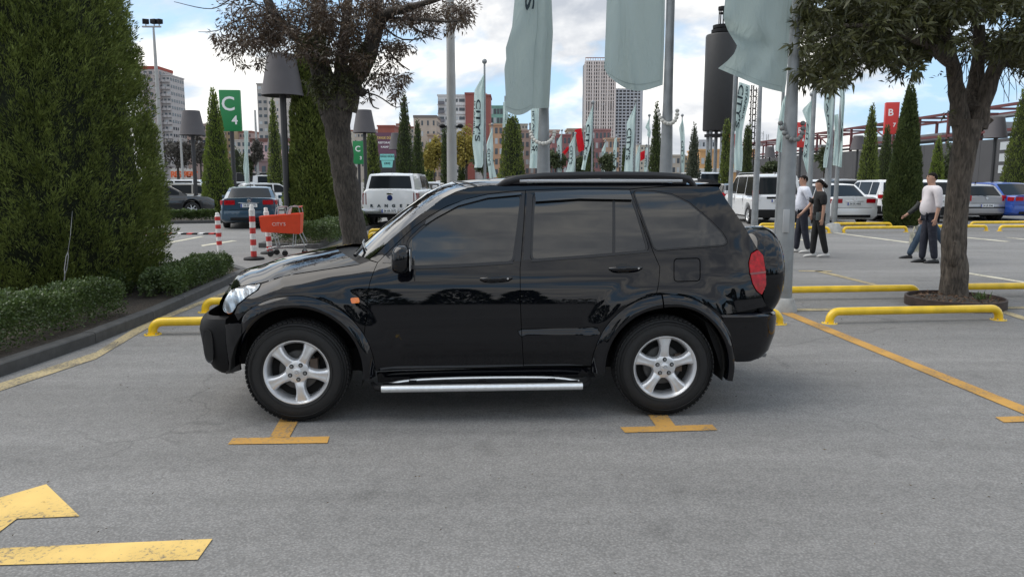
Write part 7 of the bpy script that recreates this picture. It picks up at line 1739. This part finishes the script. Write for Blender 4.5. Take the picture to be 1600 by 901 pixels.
# ================================================================== people
M_skin = mat('skin', (.42, .23, .16), .55, noise=(14, .18)); M_skin2 = mat('skin_tan', (.42, .24, .17), .55); M_hair = mat('dark_hair', (.010, .007, .006), .8, noise=(60, .4), spec=.15); M_tee = mat('white_tee_cloth', (.62, .64, .72), .85, bump=(14, .5, .03)); M_shirt = mat('white_shirt_cloth', (.62, .58, .60), .85, bump=(9, .35, .03)); M_navy = mat('navy_trousers', (.012, .014, .026), .8, bump=(12, .6, .04)); M_blk = mat('black_cloth', (.006, .006, .007), .8, bump=(12, .6, .04)); M_jack = mat('charcoal_jacket', (.020, .022, .022), .75, bump=(12, .5, .03)); M_jean = mat('blue_denim', (.03, .055, .09), .85, bump=(14, .6, .03)); M_shoe = mat('white_shoe', (.55, .54, .52), .6); M_shoeb = mat('black_shoe', (.012, .012, .013), .4)
def skin(name, nodes, edges, m, parent, sub=2, root_i=0):
    bm = bmesh.new(); lay = bm.verts.layers.skin.verify(); vs_ = []
    for i, (p, r) in enumerate(nodes):
        v = bm.verts.new(p); rr = r if isinstance(r, tuple) else (r, r); v[lay].radius = rr; v[lay].use_root = (i == root_i); vs_.append(v)
    for a, b in edges: bm.edges.new((vs_[a], vs_[b]))
    me = bpy.data.meshes.new(name); bm.to_mesh(me); bm.free(); o = bpy.data.objects.new(name, me); COL.objects.link(o)
    s = o.modifiers.new('s', 'SKIN'); s.use_smooth_shade = True; d = o.modifiers.new('d', 'SUBSURF'); d.levels = sub; d.render_levels = sub
    bpy.context.view_layer.update(); dg = bpy.context.evaluated_depsgraph_get(); ev = bpy.data.meshes.new_from_object(o.evaluated_get(dg)); bpy.data.objects.remove(o)
    ev.name = name; ev.materials.clear(); set_smooth(ev); return link_mesh(name, ev, m, parent)
def person(loc, rz, h, label, skinm, top, topm, legm, shoem, hair, arms, legs, belly=0.0, sleeve='short', female=False, head_turn=0.0, lean=0.0, wide=1.0):
    """local +x is forward. arms/legs: per side (L=+y, R=-y): shoulder swing, elbow bend / thigh swing, knee bend (degrees, + forward)"""
    root = empty('person', loc, rz, label, 'person'); hip = .525 * h; sh = .815 * h; bw = .095 * h * (1 if not female else .86) * wide; Lk = {}
    pts = []; ed = []; 
    def add(p, r, par=None):
        pts.append((Vector(p), r)); i = len(pts) - 1
        if par is not None: ed.append((par, i))
        return i
    ln = lean * h
    pel = add((0, 0, hip), (.060 * h * wide, .050 * h)); wa = add((ln * .4 + belly * .25, 0, hip + .10 * h), (.056 * h * wide, .046 * h + belly * .3), pel); ch = add((ln * .8, 0, hip + .20 * h), (.060 * h * wide, .048 * h), wa); nk0 = add((ln, 0, sh), (.040 * h, .036 * h), ch); nk = add((ln + .006 * h, 0, .855 * h), .031 * h, nk0)
    hd0 = add((ln + .018 * h, 0, .880 * h), (.042 * h, .048 * h), nk); hd = add((ln + .014 * h, 0, .928 * h), (.050 * h, .059 * h), hd0); add((ln + .008 * h, 0, .966 * h), (.040 * h, .047 * h), hd)
    armp = []; legp = []
    for sd, (sw, el) in zip((1, -1), arms):
        s0 = add((ln, sd * bw * .85, sh - .018 * h), .026 * h, nk0); a = R(sw); S0 = Vector((ln, sd * (bw + .025 * h), sh - .025 * h)); s1 = add(S0, .027 * h, s0)
        E = S0 + Vector((math.sin(a), sd * .10, -math.cos(a))).normalized() * .165 * h; e = add(E, .023 * h, s1); a2 = a + R(el); Wr = E + Vector((math.sin(a2), -sd * .02, -math.cos(a2))).normalized() * .140 * h; wv = add(Wr, .0165 * h, e)
        dr = (Wr - E).normalized(); pm = add(Wr + dr * .035 * h, (.022 * h, .012 * h), wv)
        pa = Wr + dr * .045 * h
        for fi, (off, fl) in enumerate(((-.015, .036), (-.005, .042), (.005, .040), (.014, .032))):
            f0 = pa + Vector((off * h, 0, 0)) * abs(dr.z) + dr * .004 * h; f1 = f0 + dr * fl * .55 * h; f2 = f0 + (dr + Vector((.0, -sd * .5, 0))).normalized() * fl * h; i1 = add(f0, .0058 * h, pm); i2 = add(f1, .0052 * h, i1); add(f2, .0042 * h, i2)
        t0 = add(Wr + dr * .02 * h + Vector((.022 * h, -sd * .004 * h, 0)), .006 * h, pm); add(Wr + dr * .045 * h + Vector((.032 * h, -sd * .006 * h, 0)), .005 * h, t0)
        armp.append((S0, E, Wr, dr))
    for sd, (th, kn) in zip((1, -1), legs):
        a = R(th); Hp = Vector((0, sd * .042 * h, hip - .02 * h)); h0 = add(Hp, .044 * h, pel); Kn = Hp + Vector((math.sin(a), 0, -math.cos(a))) * .245 * h; k = add(Kn, .036 * h, h0); a2 = a - R(kn); An = Kn + Vector((math.sin(a2), 0, -math.cos(a2))) * .235 * h; an = add(An, .024 * h, k); legp.append((Hp, Kn, An, a2))
    low = min(l[2].z for l in legp) - .040 * h
    for i in range(len(pts)): pts[i] = (pts[i][0] - Vector((0, 0, low)), pts[i][1])
    dz = Vector((0, 0, -low)); armp = [(a + dz, b + dz, c + dz, d) for a, b, c, d in armp]; legp = [(a + dz, b + dz, c + dz, d) for a, b, c, d in legp]
    skin('body', pts, ed, skinm, root)
    z = lambda f: f * h - low; hx = ln + .014 * h
    # face: nose, eyes, mouth, ears
    fc = empty('face'); fc.parent = root; fc.location = (hx, 0, z(.925)); fc.rotation_euler = (0, 0, head_turn); 
    MB().add([(.046 * h, 0, .018 * h), (.062 * h, 0, -.012 * h), (.046 * h, .010 * h, -.014 * h), (.046 * h, -.010 * h, -.014 * h)], [(0, 1, 2), (0, 3, 1), (1, 3, 2), (0, 2, 3)]).build('nose', skinm, fc, smooth=R(80), bevel=.002 * h)
    for sd in (-1, 1):
        MB().sphere((.044 * h, sd * .018 * h, .012 * h), .0065 * h, 8, 6, (.6, 1.2, .7)).build('eye', M_hair, fc); MB().box((.048 * h, sd * .018 * h, .023 * h), (.006 * h, .020 * h, .004 * h)).build('eyebrow', M_hair, fc); MB().sphere((0, sd * .047 * h, 0), .014 * h, 8, 6, (.6, .35, 1.1)).build('ear', skinm, fc)
    MB().box((.046 * h, 0, -.026 * h), (.006 * h, .022 * h, .004 * h)).build('mouth', mat('lips', (.30, .12, .10), .6), fc)
    # hair
    hr = MB(); nu, nv = 16, 9; c = Vector((hx - .006 * h, 0, z(.928))); b0 = 0
    for i in range(nv + 1):
        ph = PI * .5 * i / nv * (1.22)
        for j in range(nu):
            t = 2 * PI * j / nu; front = max(0, math.cos(t)); lim = PI * .5 * (.74 if front > .35 else (1.12 if abs(math.sin(t)) > .75 else 1.5)); p2 = min(ph * 1.2, lim); r = .054 * h if not female else .058 * h
            hr.v.append((c.x + r * 1.02 * math.sin(p2) * math.cos(t), r * .92 * math.sin(p2) * math.sin(t), c.z + r * .98 * math.cos(p2)))
    for i in range(nv):
        for j in range(nu): hr.f.append((i * nu + j, i * nu + (j + 1) % nu, (i + 1) * nu + (j + 1) % nu, (i + 1) * nu + j)); hr.mi.append(0)
    if female: hr.sphere((hx - .062 * h, 0, z(.915)), .030 * h, 8, 6); hr.sphere((hx - .085 * h, 0, z(.898)), .026 * h, 8, 6)
    hr.build('hair', hair, root, smooth=R(80))
    # top garment
    tz = lambda f: z(f); q = []; e2 = []
    def a2_(p, r, par=None):
        q.append((Vector(p), r)); i = len(q) - 1
        if par is not None: e2.append((par, i))
        return i
    base = a2_((belly * .15, 0, z(.50)), (.080 * h * wide, .068 * h + belly * .30)); w_ = a2_((ln * .3 + belly * .5, 0, z(.60)), (.082 * h * wide, .068 * h + belly * .75), base); c_ = a2_((ln * .8, 0, z(.72)), (.092 * h * wide * (.88 if female else 1), .072 * h + belly * .15), w_); n_ = a2_((ln, 0, z(.80)), (.075 * h, .055 * h), c_); n2 = a2_((ln, 0, z(.835)), (.040 * h, .040 * h), n_)
    for (S0, E, Wr, dr), sd in zip(armp, (1, -1)):
        s1 = a2_(S0 + Vector((0, -sd * .002 * h, .004 * h)), .050 * h, n_)
        if sleeve == 'short': a2_(S0.lerp(E, .85), .042 * h, s1)
        elif sleeve == 'rolled': e = a2_(E, .037 * h, s1); a2_(E.lerp(Wr, .22), .034 * h, e)
        else: e = a2_(E, .036 * h, s1); a2_(E.lerp(Wr, .93), .026 * h, e)
    skin(top, q, e2, topm, root)
    q2 = []; e3 = []; q2.append((Vector((0, 0, z(.505))), (.064 * h * wide, .052 * h)))
    for (Hp, Kn, An, a) in legp:
        i = len(q2); q2 += [(Hp, (.056 * h, .058 * h)), (Kn, .047 * h), (An + Vector((0, 0, -.005 * h)), .037 * h)]; e3 += [(0, i), (i, i + 1), (i + 1, i + 2)]
    skin('trousers', q2, e3, legm, root)
    for (Hp, Kn, An, a), sd in zip(legp, (1, -1)):
        tilt = -a * .6 if An.z > .075 * h else 0
        s = MB(); prof = [(-.045, .030, .026), (-.035, .045, .034), (0, .042, .036), (.05, .034, .040), (.09, .026, .038), (.115, .014, .024)]
        V = []; n = 10
        for x, hh, ww in prof:
            for j in range(n):
                t = 2 * PI * j / n; V.append((x * h, ww * .62 * h * math.cos(t), max(0, hh * h * (.5 + .5 * math.sin(t)))))
        s.add(V, [(i * n + j, i * n + (j + 1) % n, (i + 1) * n + (j + 1) % n, (i + 1) * n + j) for i in range(len(prof) - 1) for j in range(n)] + [tuple(range(n)), tuple(range((len(prof) - 1) * n, len(prof) * n))])
        o = s.build('shoe', shoem, root, smooth=R(50)); o.location = (An.x, An.y, max(0, An.z - .042 * h)); o.rotation_euler = (0, -tilt, 0)
    return root, z, armp
# facing left (-x) means rz = 180 degrees
pa, z, ar = person(G(1251, 394.5), R(172), 1.72, 'burly man in a white tee and navy trousers walking left beside the woman in black', M_skin, 'tee_shirt', M_tee, M_navy, M_shoe, M_hair, [(-22, 18), (10, 12)], [(-7, 6), (8, 4)], belly=.095, wide=1.2, head_turn=.35)
MB().box((.07, 0, z(.933)), (.02, .11, .018)).build('glasses', M_black, pa)
pb, z, ar = person(G(1276, 401.5), R(180), 1.62, 'woman in black with a dark ponytail and small grey bag walking left', M_skin2, 'black_top', M_blk, M_blk, M_shoe, M_hair, [(-3, 8), (30, 14)], [(-10, 5), (7, 4)], female=True)
bg = empty('crossbody_bag', pb.location, R(180), 'small grey phone bag hanging at the hip of the woman in black', 'bag')
MB().box((.05, .135, .86), (.12, .03, .17)).build('pouch', mat('grey_leather', (.10, .12, .12), .5), bg, bevel=.01); MB().tube([(.02, .13, .94), (.06, .12, 1.15), (.05, -.02, 1.36), (-.06, -.05, 1.30)], .005, 5).build('strap', M_black, bg)
pc, z, ar = person(G(1448, 410.5), R(176), 1.76, 'man in a white shirt and navy trousers striding left in front of the bushy evergreen', M_skin2, 'shirt', M_shirt, M_navy, M_shoeb, M_hair, [(-6, 16), (-2, 14)], [(-6, 3), (7, 5)], belly=.10, sleeve='rolled', wide=1.16)
MB().lathe([(.045, .0), (.062, .035), (.055, .04), (.038, .01)], 14, 'z', (.012, 0, z(.825))).build('collar', mat('collar_pink', (.55, .35, .36), .8), pc)
pd, z, ar = person(G(1447, 404), R(178), 1.62, 'person in a dark jacket and jeans mostly hidden behind the man in the white shirt', M_skin, 'jacket', M_jack, M_jean, M_shoeb, M_hair, [(-14, 20), (42, 10)], [(-34, 4), (27, 4)], sleeve='long', wide=.95)
def tote(px, py, Y, w, h, label, col):
    c = P(px, py, Y); root = empty('carrier_bag', (c.x, Y, c.z - h / 2), 0, label, 'carrier bag'); n, m = 10, 10; V = []
    for s in (-1, 1):
        for i in range(n + 1):
            for j in range(m + 1):
                u = -1 + 2 * j / m; t = i / n; V.append((u * w / 2 * (.92 + .08 * t), s * .06 * (1 - u * u) * (1 - t * .7) + .012 * math.sin(u * 9 + t * 7), t * h + .01 * math.sin(u * 5)))
    k = m + 1; o_ = (n + 1) * k; fs = [(i * k + j, i * k + j + 1, (i + 1) * k + j + 1, (i + 1) * k + j) for i in range(n) for j in range(m)]; fs += [tuple(v + o_ for v in f[::-1]) for f in fs]; fs += [(j, j + 1, o_ + j + 1, o_ + j) for j in range(m)]
    MB().add(V, fs).build('sack', col, root, smooth=R(80))
    for s in (-1, 1): MB().tube([(-w * .2, s * .02, h), (-w * .1, s * .01, h + .12), (w * .1, s * .01, h + .12), (w * .2, s * .02, h)], .008, 5).build('handle', col, root)
tote(1429, 378, 15.9, .22, .40, 'cream patterned carrier bag held low left of the striding man', mat('cream_bag', (.50, .48, .38), .7, noise=(16, .35))); tote(1457, 378, 16.0, .16, .40, 'pale carrier bag half hidden behind the striding man', mat('pale_bag', (.42, .46, .50), .6, noise=(12, .2)))

# fine litter on the tarmac
def litter():
    n = 420; x = nrs.uniform(-4.5, 5, n); y = nrs.uniform(2.2, 9, n); P_ = np.stack([x, y, np.full(n, .008)], 1); D = nrs.normal(size=(n, 3)); D[:, 2] = np.abs(D[:, 2]) * .15
    tag(quads('leaf_litter', leaf_array(P_, D, .010 + nrs.rand(n) * .016, .006), mat('dry_leaf_bits', (.10, .075, .045), .9, island=.6)), 'tiny dry leaf bits and grit scattered over the near tarmac', 'litter', kind='stuff')
litter()
